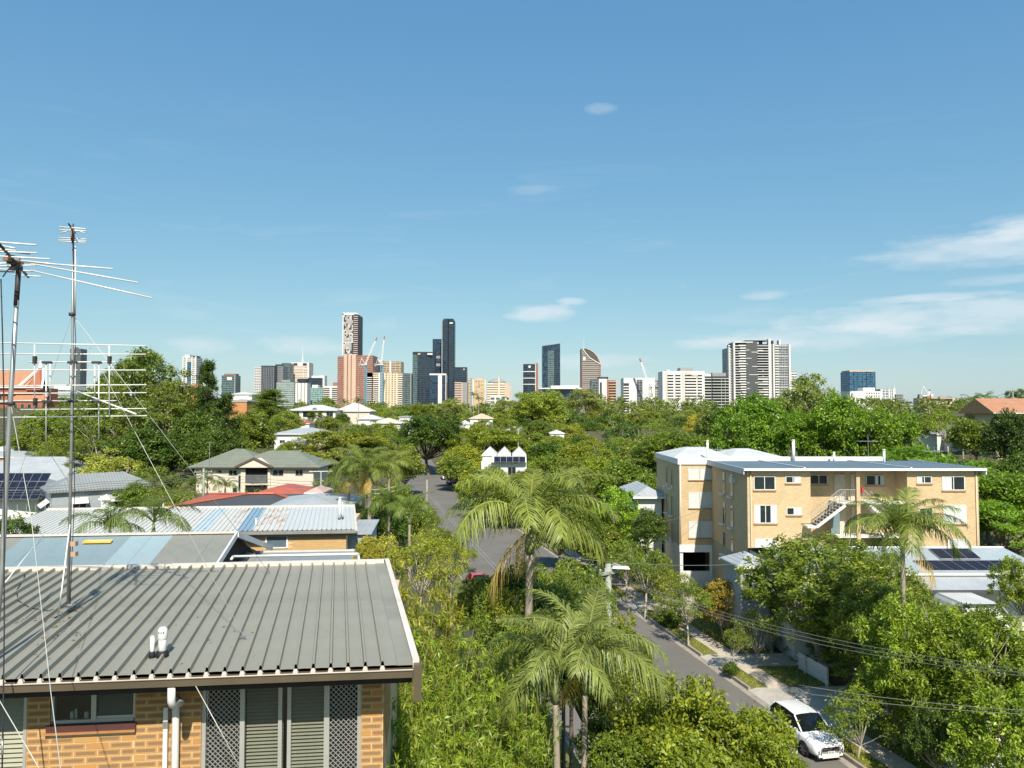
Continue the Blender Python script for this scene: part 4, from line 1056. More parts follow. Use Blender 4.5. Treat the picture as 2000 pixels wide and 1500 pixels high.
def cream_house():
    Y = 112; ze = zat(912, Y); x0 = xat(376, Y, ze); x1 = xat(612, Y, ze); L = x1-x0; wh = 5.8
    t = thing('cream_house', 'two-storey cream house with green-grey hip roof and front pediment', 'house', (x0, Y, ze-wh), 0)
    boxo('wall', .6, 15.1*L/18.4, 0, 9, -4, wh-.19, W_CREAM, t); boxo('wall', 15.1*L/18.4, L, .02, 9, -4, wh-.19, W_CREAM, t)
    b = MB(); hip_roof(b, -.6, L*.62, -.7, 10, wh, 2.55); r = b.build('roof', R_GREEN, t)
    b = MB(); hip_roof(b, L*.28, L+1.2, -.55, 9.5, wh+.015, 2.25); b.build('roof', R_GREEN, t)
    boxo('gutter', -.65, L+1.2, -.78, -.701, wh-.2, wh-.02, mat('dark_gutter', (.06, .05, .045), .6), t)
    sx = lambda px: xat(px, Y, ze)-x0; sz = lambda py: zat(py, Y)-ze+wh
    # pediment over the balcony
    a, c, m = sx(463), sx(537), sx(500)
    p = MB(); p.add([(a, -1.0, wh-.02), (c, -1.0, wh-.02), (m, -1.0, sz(895.5)), (a, 3.2, wh-.02), (c, 3.2, wh-.02), (m, 3.2, sz(895.5))], [(0, 1, 2), (0, 2, 5, 3), (1, 4, 5, 2)])
    p.mi = 0; pd = p.build('pediment', W_CREAM, t)
    for q in (a, c): MB().bar((q, -1.02, wh+.03), (m, -1.02, sz(894)), .35, .28).build('pediment_trim', mat('brown_trim', (.13, .09, .07), .6), pd)
    # balcony opening, rail, slot window
    bx0, bx1 = sx(480.5), sx(524)
    bal = boxo('balcony', bx0, bx1, -.03, -.004, sz(963), wh-.25, DARK, t)
    boxo('floor', bx0, bx1, -.35, -.031, sz(947), sz(944), W_CREAM, bal); boxo('rail', bx0, bx1, -.3, -.25, sz(929), sz(928), METAL, bal)
    boxo('glass_panel', bx0+.1, bx1-.1, -.28, -.26, sz(943), sz(929.5), glass_mat('grey_panel', (.12, .12, .12), .3), bal)
    boxo('pier', bx0-.7, bx0-.001, -.25, -.002, -1, wh-.2, W_CREAM, t); boxo('pier', bx1+.001, bx1+.4, -.25, -.002, -1, wh-.2, W_CREAM, t)
    window(t, sx(466), sx(473), sz(959), sz(928), 0, 0); window(t, sx(447), sx(466)-.2, sz(929), sz(918), 0, 1); window(t, sx(423), sx(433), sz(924), sz(918), 0, 0)
    window(t, sx(533), sx(554), sz(929.5), sz(917.5), 0, 1); window(t, sx(577), sx(592), sz(929), sz(917.5), 0, 1); window(t, sx(455), sx(464), sz(962), sz(952), 0, 0)
cream_house()

def awning_house():
    Y = 80; c = P3(100, 959, Y); wh = 4.2; rz = math.radians(38)
    # corner nearest the viewer at the origin; long grey wall runs right and away
    t = thing('weatherboard_house', 'white and grey weatherboard house with window awnings and grey hip roof', 'house', (c.x, c.y, c.z-wh), rz)
    L, D = 10.2, 5.4
    boxo('wall', 0, L, 0, .12, -4, wh-.19, W_GREY, t)
    boxo('wall', -.004, .11, .0, D, -4, wh-.19, W_WHITE, t); boxo('wall', .11, L, .12, D, -4, wh-.25, W_WHITE, t)
    b = MB(); hip_roof(b, -.5, L+.5, -.5, D+.5, wh, 1.55); b.build('roof', R_GREY, t)
    for z in np.arange(.3, wh-.3, .19):
        MB().box(.0, L, -.012, -.001, z, z+.018).build('board', W_GREY, t) if z < 2.6 else None
    aw = mat('awning_white', (.70, .70, .68), .5)
    for x0, x1 in ((2.0, 3.4), (4.8, 7.0), (7.2, 8.4), (9.0, 10.0)):
        w = window(t, x0, x1, 1.8, 3.0, 0, 1, frame=WHITE)
        MB().hexa([(x0-.1, -.75, 2.7), (x1+.1, -.75, 2.7), (x1+.1, -.05, 3.25), (x0-.1, -.05, 3.25), (x0-.1, -.75, 2.75), (x1+.1, -.75, 2.75), (x1+.1, -.05, 3.3), (x0-.1, -.05, 3.3)]).build('awning', aw, w)
    # bay window on the white end
    w = boxo('bay_window', -.1, -.006, .9, 3.7, 1.3, 2.5, GLASS, t)
    for i in range(5): boxo('mullion', -.13, -.101, .9+i*.68, .98+i*.68, 1.3, 2.5, WHITE, w)
    MB().hexa([(-.9, .6, 2.3), (-.9, 4.0, 2.3), (-.05, 4.0, 2.95), (-.05, .6, 2.95), (-.9, .6, 2.36), (-.9, 4.0, 2.36), (-.05, 4.0, 3.02), (-.05, .6, 3.02)]).build('awning', aw, w)
awning_house()

def solar_array(label, px0, px1, yb, yt, Yb, Yt, nx, ny, slant=0, group=None):
    """tilted array between two levels; each panel its own part with frame"""
    pm = mat('solar_cells', (.012, .016, .035), .55, .0, var=.3, scale=6, spec=.15); fm = mat('panel_frame', (.55, .56, .56), .4, .5)
    a, b_, c, d = P3(px0, yb, Yb), P3(px1, yb, Yb), P3(px1+slant, yt, Yt), P3(px0+slant, yt, Yt)
    t = thing('solar_array', label, 'solar panels', a, 0, group)
    q = lambda u, v: (a*(1-u)+b_*u)*(1-v)+(d*(1-u)+c*u)*v - a
    up = (b_-a).cross(d-a).normalized()*.05
    for i in range(nx):
        for j in range(ny):
            g = .012; g2 = .03
            cs = [q((i+g)/nx, (j+g2)/ny), q((i+1-g)/nx, (j+g2)/ny), q((i+1-g)/nx, (j+1-g2)/ny), q((i+g)/nx, (j+1-g2)/ny)]
            p = MB().hexa([v for v in cs]+[v+up for v in cs]).build('panel', fm, t)
            e = .03; m_ = sum(cs, Vector())/4; ci = [v.lerp(m_, e) for v in cs]
            MB().hexa([v+up*1.02 for v in ci]+[v+up*1.1 for v in ci]).build('cells', pm, p)
    return t
house('hip_roof_house', 'house with grey hip roof carrying dark solar panels at the left edge', -60, 66, 972, 84, 9, 2.3, 3.4, W_WHITE, R_GREY, .12, over=.6)
solar_array('dark solar array on the grey roof left of the awning house', -30, 74, 976, 924, 83.2, 87.0, 6, 3, 27)
house('grey_roof_house', 'large house with long pale grey roof behind the solar panels', -120, 160, 944, 112, 14, 3.6, 3.6, W_WHITE, R_PALE, .03, over=.8, gable=False)
house('white_roof_house', 'white-roofed shed at the left edge above the grey house', -30, 36, 879, 150, 8, 1.0, 3, W_WHITE, R_WHITE, over=.3)
house('white_roof_house', 'long blue-white roof over orange brick at the left edge', -60, 62, 892, 142, 8, .9, 2.6, W_ORANGE, R_PALE, over=.3)

def church():
    Y = 300; ze = zat(757, Y); x1 = xat(72, Y, ze); t = thing('church', 'red brick church with terracotta roof and white-trimmed stepped gable', 'church', (x1, Y, ze-12), 0)
    boxo('wall', -40, 0, 0, 14, -6, 12, W_RED, t)
    b = MB(); b.add([(-40, -.6, 12), (-4, -.6, 12), (-4, 14.6, 12), (-40, 14.6, 12), (-40, 7, 19.2), (-4, 7, 19.2)], [(0, 1, 5, 4), (2, 3, 4, 5)]); b.build('roof', R_TERRA, t)
    g = MB(); g.add([(-4, -.8, 11), (2, -.8, 11), (1.2, 2, 13.5), (-1, 5, 16.5), (-2.2, 7, 20.5), (-3.6, 7, 20.5)] , [(0, 1, 2, 3, 4, 5)]); g.build('gable', W_RED, t)
    for p, q in (((-6.5, -.9, 12.6), (-3.6, 6.8, 20.2)), ((2.6, -.9, 11.6), (1.1, 2, 14.4)), ((1.1, 2, 14.4), (-2.0, 6.9, 20.2))): MB().bar(p, q, .7, .9).build('coping', WHITE, t)
    MB().tube([(-2.8, 6.5, 20), (-2.8, 6.5, 21.3), (-2.8, 6.5, 21.6), (-2.8, 6.5, 22.8), (-2.8, 6.5, 23.5)], [1.0, 1.0, .5, .9, .1], 8).build('finial', WHITE, t, True)
    for z in (6, 9.4, 11.8): boxo('string_course', -40, 2.5, -.9, -.3, z, z+.5, WHITE, t)
    boxo('porch', -8, 5.0, -4, -.9, -6, 6.4, W_RED, t); b = MB(); b.add([(-9, -4.5, 6.4), (6, -4.5, 6.4), (5, 0, 9.2), (-8, 0, 9.2)], [(0, 1, 2, 3)]); b.build('porch_roof', R_TERRA, t)
    for i in range(9): window(t, -38+i*3.7, -36.4+i*3.7, 7, 9, -.0, 0)
    for i in range(4): window(t, -6.5+i*2.8, -5.2+i*2.8, 2.5, 5.2, -4.0, 0)
church()
# houses on the slopes between the trees
H = house
H('orange_block', 'orange brick wall of a building behind the tall trees', 356, 384, 757, 260, 12, 1.5, 9, W_ORANGE, R_TERRA, cat='building', over=.2)
H('orange_block', 'orange brick building with flat grey roof left of the conical pine', 448, 482, 783, 250, 12, .6, 8, W_ORANGE, R_GREY, cat='building', over=.3)
H('white_roof_house', 'low white buildings with pale roofs under the teal glass tower', 447, 492, 770, 420, 14, 1.6, 6, W_WHITE, R_WHITE, wins=((.1, .25), (.5, .7)))
H('white_roof_house', 'large white hillside house with wide verandah below the brown tower', 567, 655, 801, 300, 14, 2.2, 6.5, W_WHITE, R_WHITE, over=1.0, wins=((.05, .2), (.28, .55), (.62, .7), (.8, .95)), win_h=(3.6, 5.9))
H('white_roof_house', 'white house with pinkish hip roofs right of the verandah house', 655, 722, 803, 310, 12, 3.4, 4, W_CREAM, mat('pink_white_roof', (.66, .56, .5), .6), over=.6)
H('white_roof_house', 'white house with long pale roof below the pink-roofed one', 700, 742, 818, 280, 10, 1.6, 3.5, W_WHITE, R_WHITE, over=.5)
H('pale_roof_house', 'house with sunlit cream roof left of the dark round tree', 726, 782, 826, 255, 10, 1.8, 3.2, W_CREAM, mat('cream_roof', (.62, .52, .42), .6), over=.5)
H('grey_roof_house', 'small grey-roofed house under the palms on the slope', 780, 802, 814, 300, 8, .6, 4, W_WHITE, R_BLUE, over=.4)
H('pale_roof_house', 'long pale grey hip roofed house behind the cream house', 536, 640, 847, 175, 10, 1.35, 3.6, W_WHITE, R_PALE, over=.5, wins=((.1, .2), (.4, .55), (.7, .8)))
H('pale_roof_house', 'grey-roofed white cottage partly hidden above the cream house roof', 550, 590, 866, 165, 7, .7, 3.0, W_WHITE, R_GREY, over=.4)
H('red_roof_house', 'tiny red roof below the white verandah house', 585, 604, 827, 240, 6, .9, 2.6, W_WHITE, R_RED, over=.3)
H('white_roof_house', 'white and orange roofed house right of the dark round tree', 918, 962, 817, 330, 10, 2.2, 3, W_WHITE, mat('orange_white_roof', (.62, .42, .30), .6), over=.5)
H('white_roof_house', 'white gabled house beside the lamp post in the valley', 984, 1026, 842, 260, 9, 1.6, 3, W_WHITE, R_PALE, over=.4)
H('white_roof_house', 'white cottage roof low right of the dark round tree', 896, 918, 828, 300, 8, 1.5, 3, W_WHITE, R_WHITE, over=.3)
H('white_roof_house', 'pale roof peeping through the bushland right of the big fig', 1075, 1102, 846, 240, 8, 1.0, 3, W_WHITE, R_WHITE, over=.3)
def gables():
    t = thing('triple_gable_house', 'white house with three pointed white gables and rooftop solar panels', 'house', P3(940, 930, 128), 0)
    w = 1435/128
    boxo('wall', 0, 88/w, 0, 9, -4, 2.6, W_WHITE, t)
    for x0, x1 in ((0, 30/w), (31/w, 58/w), (60/w, 88/w)):
        b = MB(); hip_roof(b, x0, x1, .5, 8, 3.6, 1.3, ridge_y=False); b.build('roof', R_WHITE, t)
        boxo('upper_wall', x0+.2, x1-.2, .7, 7.8, 2.6, 3.42, W_WHITE, t)
    window(t, 1.5, 3.2, .2, 1.6, 0, 1); window(t, 4.6, 6.0, .2, 1.6, 0, 1)
    MB().hexa([(1.8, -.8, 2.4), (88/w, -.8, 2.4), (88/w, .4, 3.3), (1.8, .4, 3.3), (1.8, -.8, 2.5), (88/w, -.8, 2.5), (88/w, .4, 3.4), (1.8, .4, 3.4)]).build('verandah_roof', R_WHITE, t)
    solar_array('dark solar panels in front of the white gables', 965, 1026, 903, 892, 127.0, 128.3, 5, 1)
gables()
# right hand side, beyond the apartments
H('grey_roof_house', 'blue-grey roofed cottage left of the apartment block', 1246, 1292, 969, 78, 9, .9, 3.4, W_WHITE, R_PALE, over=.6)
H('terracotta_house', 'terracotta gabled house on the hill at the right edge', 1944, 2050, 806, 150, 10, 3.0, 3.6, mat('buff_wall', (.55, .45, .33), .8), R_TERRA, gable='x', over=1.0)
H('pale_roof_house', 'pale blue roof among the trees left of the terracotta house', 1830, 1862, 848, 170, 7, 1.8, 3, W_WHITE, R_PALE, over=.3)
H('pale_roof_house', 'grey-white roof beside the fan palm on the right hill', 1868, 1895, 846, 165, 7, 2.0, 3, W_WHITE, R_PALE, over=.3)
H('white_roof_house', 'low white roof with brick chimney on the right hill', 1796, 1838, 846, 180, 7, .9, 3, W_CREAM, R_WHITE, over=.3, chimney=(3.6, 3, .8))
H('white_roof_house', 'white cottage wall behind the palm fronds on the right hill', 1914, 1932, 799, 190, 6, .5, 4, W_WHITE, R_GREY, over=.2)
# ------------------------------------------------------------ apartment block on the right
def brickwork(name, c1, c2, mortar, bw=.24, bh=.086):
    m = bpy.data.materials.new(name); m.use_nodes = True; nt = m.node_tree; b = nt.nodes['Principled BSDF']
    tc = nd(nt, 'ShaderNodeTexCoord'); sep = nd(nt, 'ShaderNodeSeparateXYZ'); nt.links.new(tc.outputs['Object'], sep.inputs[0])
    com = nd(nt, 'ShaderNodeCombineXYZ'); nt.links.new(mathn(nt, 'ADD', sep.outputs[0], sep.outputs[1]), com.inputs[0]); nt.links.new(sep.outputs[2], com.inputs[1])
    br = nd(nt, 'ShaderNodeTexBrick'); br.inputs['Color1'].default_value = c1+(1,); br.inputs['Color2'].default_value = c2+(1,); br.inputs['Mortar'].default_value = mortar+(1,)
    br.inputs['Scale'].default_value = 1; br.inputs['Brick Width'].default_value = bw; br.inputs['Row Height'].default_value = bh; br.inputs['Mortar Size'].default_value = .008; br.inputs['Bias'].default_value = -.1
    nt.links.new(com.outputs[0], br.inputs['Vector'])
    no = nd(nt, 'ShaderNodeTexNoise'); no.inputs['Scale'].default_value = .8; no.inputs['Detail'].default_value = 8; no.inputs['Roughness'].default_value = .7; nt.links.new(tc.outputs['Object'], no.inputs['Vector'])
    c = mixc(nt, .5, br.outputs['Color'], mixc(nt, no.outputs['Fac'], (.55, .5, .45), (1.15, 1.15, 1.15)), 'MULTIPLY')
    nt.links.new(c, b.inputs['Base Color']); b.inputs['Roughness'].default_value = .85
    bp = nd(nt, 'ShaderNodeBump'); bp.inputs['Strength'].default_value = .5; bp.inputs['Distance'].default_value = .01; bp.invert = True
    nt.links.new(br.outputs['Fac'], bp.inputs['Height']); nt.links.new(bp.outputs[0], b.inputs['Normal'])
    return m
def flats():
    W = brickwork('cream_brickwork', (.68, .505, .29), (.57, .415, .225), (.62, .485, .30))
    SILL = mat('brown_brick_sill', (.40, .24, .12), .8)
    REND = mat('white_render', (.66, .66, .64), .7, var=.06); GREEN = mat('drab_render', (.34, .31, .22), .8, var=.1)
    zg = -16.4
    Y0 = 60.0; X0 = xat(1460, Y0, -8); t = thing('apartment_building', 'three-storey cream brick apartment block with outdoor stair and flat roof', 'building', (X0, Y0, zg), 0)
    fr = Frame((X0, Y0, zg), 0); x = lambda px, py=960, y=0: fr.x(px, py, y); z = lambda py, y=0: fr.z(1700, py, y)
    zt = z(918); xa, xb, xe = x(1583), x(1772), x(1911)
    boxo('wall', 0, xa, 0, 10.7, -1, zt, W, t); boxo('wall', xa, xb, 1.7, 10.69, -1, zt-.003, W, t); boxo('wall', xb, xe, 0, 10.7, -1, zt, W, t)
    # roof: falling sheet, fascia, rear parapet
    b = MB(); b.hexa([(-.35, -.45, zt+.003), (xe+.35, -.45, zt+.003), (xe+.35, 11, zt-.3), (-.35, 11, zt-.3), (-.35, -.45, zt+.16), (xe+.35, -.45, zt+.16), (xe+.35, 11, zt+.03), (-.35, 11, zt+.03)])
    r = b.build('roof', R_BLUE, t)
    boxo('fascia', -.42, xe+.42, -.53, -.451, zt-.02, zt+.17, WHITE, t); boxo('fascia', -.43, -.36, -.45, 11, zt-.32, zt+.17, REND, t); boxo('fascia', xe+.36, xe+.43, -.45, 11, zt-.32, zt+.17, WHITE, t)
    boxo('parapet', -.3, x(1722, 900, 11), 10.8, 11.2, zt-.4, zt+.42, WHITE, t)
    for px in (1568, 1775):
        q = x(px); MB().hexa([(q-.06, -.5, zt+.14), (q+.06, -.5, zt+.14), (q+.06, 10.9, zt+.02), (q-.06, 10.9, zt+.02), (q-.06, -.5, zt+.26), (q+.06, -.5, zt+.26), (q+.06, 10.9, zt+.14), (q-.06, 10.9, zt+.14)]).build('roof_batten', WHITE, r)
    # front windows
    Bl = lambda *k: k
    for a, c, p, q, bl in ((1472, 1514, 957, 930, None), (1534, 1563, 943.5, 930, ((.55, 1),)), (1473, 1517, 1022, 986, ((0, .3), (.7, 1))), (1536, 1565, 1006, 991, ((.45, 1),)), (1475, 1519, 1082, 1052, ((0, .5), (.5, 1))),
                           (1791, 1819, 944, 930, ((.0, .4),)), (1840, 1884, 957.5, 930, ((0, .45),)), (1842, 1887, 1023, 986, ((0, .5), (.5, 1))), (1851, 1890, 1085, 1053, ((0, .5), (.5, 1))), (1795, 1822, 1008, 992, None)):
        window(t, x(a, (p+q)/2), x(c, (p+q)/2), z(p), z(q), 0, 1, blind=bl, sill=SILL, frame=mat('white_frame', (.7, .69, .64), .5))
    # gallery recess: windows, doors, posts, slabs
    for a, c, p, q, bl in ((1582, 1616, 946, 927, None), (1691, 1727, 948, 928, ((.5, .7), (.75, 1)))): window(t, x(a, 937, 1.7), x(c, 937, 1.7), z(p, 1.7), z(q, 1.7), 1.7, 1, blind=bl, sill=SILL)
    DO = mat('cream_door', (.62, .54, .42), .6)
    for a, c in ((1629, 1650), (1661, 1668)):
        for fl in (0, 1):
            dz = -fl*2.72; d = boxo('door', x(a, 950, 1.7), x(c, 950, 1.7), 1.64, 1.697, z(976, 1.7)+dz, z(926, 1.7)+dz, DO, t)
            MB().tube([(x(c, 950, 1.7)-.12, 1.56, z(955, 1.7)+dz), (x(c, 950, 1.7)-.12, 1.64, z(955, 1.7)+dz)], .03, 8).build('handle', METAL, d)
    zl = z(976, 1.7)
    for fl in (0, 1): boxo('landing', x(1636, 970), xb-.01, .12, 1.69, zl-.18-fl*2.72, zl-fl*2.72, OFFW, t)
    boxo('post', x(1673), x(1680), .0, .3, -1, zt-.004, W, t)
    b = MB(); lx0, lx1 = x(1641, 965), x(1688, 965)
    M_RAIL = mat('rail_grey', (.45, .43, .38), .5, .3)
    b.bar((lx0, .14, zl+1.0), (lx1, .14, zl+1.0), .05).bar((lx0, .14, zl+.1), (lx1, .14, zl+.1), .03)
    n = 11
    for i in range(n+1): q = lx0+(lx1-lx0)*i/n; b.bar((q, .14, zl), (q, .14, zl+1.0), .022)
    b.build('balustrade', M_RAIL, t)
    def stair(xs, xe_, zs, ze_, n, name='stair'):
        so = MB().bar((xs, -.4, zs-.2), (xe_, -.4, ze_-.2), .9, .1).build(name, OFFW, t)
        for yy in (-.9, .1): MB().bar((xs, yy, zs-.12), (xe_, yy, ze_-.12), .08, .22).build('stringer', OFFW, so)
        for i in range(n):
            f = (i+.5)/n; q = xs+(xe_-xs)*f; zz = zs+(ze_-zs)*f; boxo('step', q-.16, q+.16, -.86, .06, zz, zz+.05, mat('step_concrete', (.30, .26, .22), .8), so)
        rb = MB()
        for yy in (-.92, .12):
            rb.bar((xs, yy, zs+1.0), (xe_, yy, ze_+1.0), .05).bar((xs, yy, zs+.5), (xe_, yy, ze_+.5), .025)
            for i in range(n+1): f = i/n; rb.bar((xs+(xe_-xs)*f, yy, zs+(ze_-zs)*f), (xs+(xe_-xs)*f, yy, zs+(ze_-zs)*f+1.0), .022)
        rb.build('handrail', M_RAIL, so)
    stair(lx0, x(1586, 1014), zl-.02, zl-1.75, 9); stair(lx1+.05, x(1730, 1000), zl-.02, zl-1.6, 8)
    boxo('half_landing', x(1568, 1014), x(1586, 1014)-.02, -.95, -.01, zl-1.95, zl-1.78, OFFW, t)
    MB().bar((x(1568, 1014), -.93, zl-.78), (x(1586, 1014), -.93, zl-.78), .05).build('balustrade', M_RAIL, t)
    boxo('screen', x(1632, 1010), x(1650, 1010), .9, .95, z(1050), z(982), mat('green_screen', (.16, .22, .22), .5), t)
    boxo('extinguisher', x(1680, 960, .2), x(1684, 960, .2), -.12, -.002, z(962), z(951), mat('red_paint', (.5, .05, .04), .5), t)
    for px in (1466, 1906): q = x(px); MB().tube([(q, -.07, zt-.02), (q, -.07, -1)], .05, 8).build('downpipe', mat('cream_pipe', (.6, .5, .36), .5), t, True)
    # left side wall: two stacks of narrow windows with white sill trays
    for yy, rows in ((4.2, (0, 1, 2)), (6.6, (0, 1, 2))):
        for rr in rows:
            z1 = zt-.7-rr*2.72; w = boxo('window', -.02, -.003, yy-.35, yy+.35, z1-1.9, z1, GLASS, t)
            boxo('jamb', -.07, -.021, yy-.42, yy-.351, z1-1.9, z1, OFFW, w); boxo('sill', -.38, -.022, yy-.45, yy+.45, z1-2.0, z1-1.91, WHITE, w)
    boxo('air_conditioner', -.35, -.004, 3.0, 3.8, zt-1.35, zt-.85, OFFW, t)
    boxo('base_band', -.03, -.004, 0, 10.6, -1, z(1096, 0), GREEN, t)
    # rear wing
    Y1 = Y0+10.75; f2 = Frame((X0, Y0, zg), 0); y = 10.75
    rx = lambda px, py=980: fr.x(px, py, y); rzz = lambda py: fr.z(1360, py, y)
    x0 = rx(1327); zt2 = rzz(907)
    boxo('wall', x0, 6, y, y+11, rzz(1064), zt2, W, t)
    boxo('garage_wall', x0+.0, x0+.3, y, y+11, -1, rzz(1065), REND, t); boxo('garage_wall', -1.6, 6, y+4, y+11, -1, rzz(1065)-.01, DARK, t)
    boxo('garage_wall', rx(1398, 1110), 6, y+.1, y+4, -1, rzz(1065)-.01, GREEN, t)
    boxo('garage_lintel', x0-.05, 3, y-.12, y-.003, rzz(1078), rzz(1064), WHITE, t)
    boxo('garage_post', rx(1390, 1110)-.15, rx(1390, 1110)+.15, y-.05, y+.2, -1, rzz(1078)-.002, WHITE, t)
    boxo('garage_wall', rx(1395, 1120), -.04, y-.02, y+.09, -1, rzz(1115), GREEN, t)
    boxo('garage_kerb', x0+.3, rx(1396, 1118), y-.03, y+.3, -1, rzz(1116), REND, t)
    for p, q in ((937, 914), (992, 961), (1050, 1018)): window(t, rx(1345), rx(1390), rzz(p), rzz(q), y, 1, blind=((0, .5), (.5, 1)), sill=SILL, frame=mat('white_frame', (.7, .69, .64), .5))
    for yy in (3.2, 5.6):
        for rr in range(3):
            z1 = zt2-.7-rr*2.72; w = boxo('window', x0-.02, x0-.003, y+yy-.35, y+yy+.35, z1-1.9, z1, GLASS, t)
            boxo('jamb', x0-.07, x0-.021, y+yy-.42, y+yy-.351, z1-1.9, z1, OFFW, w); boxo('sill', x0-.36, x0-.022, y+yy-.45, y+yy+.45, z1-2.0, z1-1.91, WHITE, w)
    boxo('parapet', x0-.15, 6.2, y-.12, y+11.1, zt2, zt2+.55, WHITE, t)
    MB().tube([(x0+.1, y-.06, zt2), (x0+.1, y-.06, rzz(1064))], .05, 8).build('downpipe', WHITE, t, True)
    b = MB(); b.hexa([(x0, y+2.0, zt2+.56), (x0+5.6, y+2.0, zt2+.56), (x0+5.6, y+10.8, zt2+.56), (x0, y+10.8, zt2+.56), (x0+2.2, y+6, zt2+1.35), (x0+4.2, y+6, zt2+1.35), (x0+4.2, y+7, zt2+1.35), (x0+2.2, y+7, zt2+1.35)])
    b.hexa([(x0+5.7, y+2.4, zt2+.56), (x0+11, y+2.4, zt2+.56), (x0+11, y+10.8, zt2+.56), (x0+5.7, y+10.8, zt2+.56), (x0+7.4, y+6, zt2+1.2), (x0+8.8, y+6, zt2+1.2), (x0+8.8, y+7, zt2+1.2), (x0+7.4, y+7, zt2+1.2)])
    b.build('roof', R_WHITE, t)
    boxo('wall', 6.02, x0+11, y+1.5, y+11, 2, zt2+.55, REND, t)
    # things standing on the roofs
    def flue(lab, px, yb, yt, Y, r=.11):
        p = P3(px, yb, Y); f = thing('vent_pipe', lab, 'vent pipe', p); h = zat(yt, Y)-p.z
        MB().tube([(0, 0, -.3), (0, 0, h)], r, 10).build('pipe', WHITE, f, True); MB().tube([(0, 0, h+.001), (0, 0, h+.12)], [r*1.25, r*1.1], 10).build('cap', OFFW, f, True)
    flue('tall white flue on the rear apartment roof', 1382, 894, 862, 72); flue('tall brown-edged white flue behind the front apartment roof', 1550, 896, 861, 70.5, .14)
    flue('stubby flue near the middle of the apartment roof', 1629, 897, 885, 70); flue('white flue right of the rear parapet', 1727, 904, 880, 69)
    def yagi(lab, px, yb, yt, Y, half, tilt=0):
        p = P3(px, yb, Y); a = thing('television_aerial', lab, 'aerial', p); h = zat(yt, Y)-p.z
        top = Vector((tilt, 0, h)); MB().tube([(0, 0, -.3), top], .022, 6).build('mast', METAL, a)
        MB().bar((tilt-half, 0, h*.72), (tilt+half, 0, h*.72-.03), .03).build('boom', METAL, a)
        for i in range(7):
            q = -half+2*half*i/6; l = .25+.04*i; MB().tube([(tilt+q, -l, h*.72+.02), (tilt+q, l, h*.72+.02)], .008, 5).build('rod', M_ROD, a)
    yagi('cross-shaped aerial above the apartment roof', 1696, 897, 848, 70, 1.0); yagi('leaning aerial at the right of the apartment roof', 1830, 905, 872, 68, .9, -.25); yagi('small aerial on the rear white roof', 1402, 893, 872, 79, 1.0)
flats()

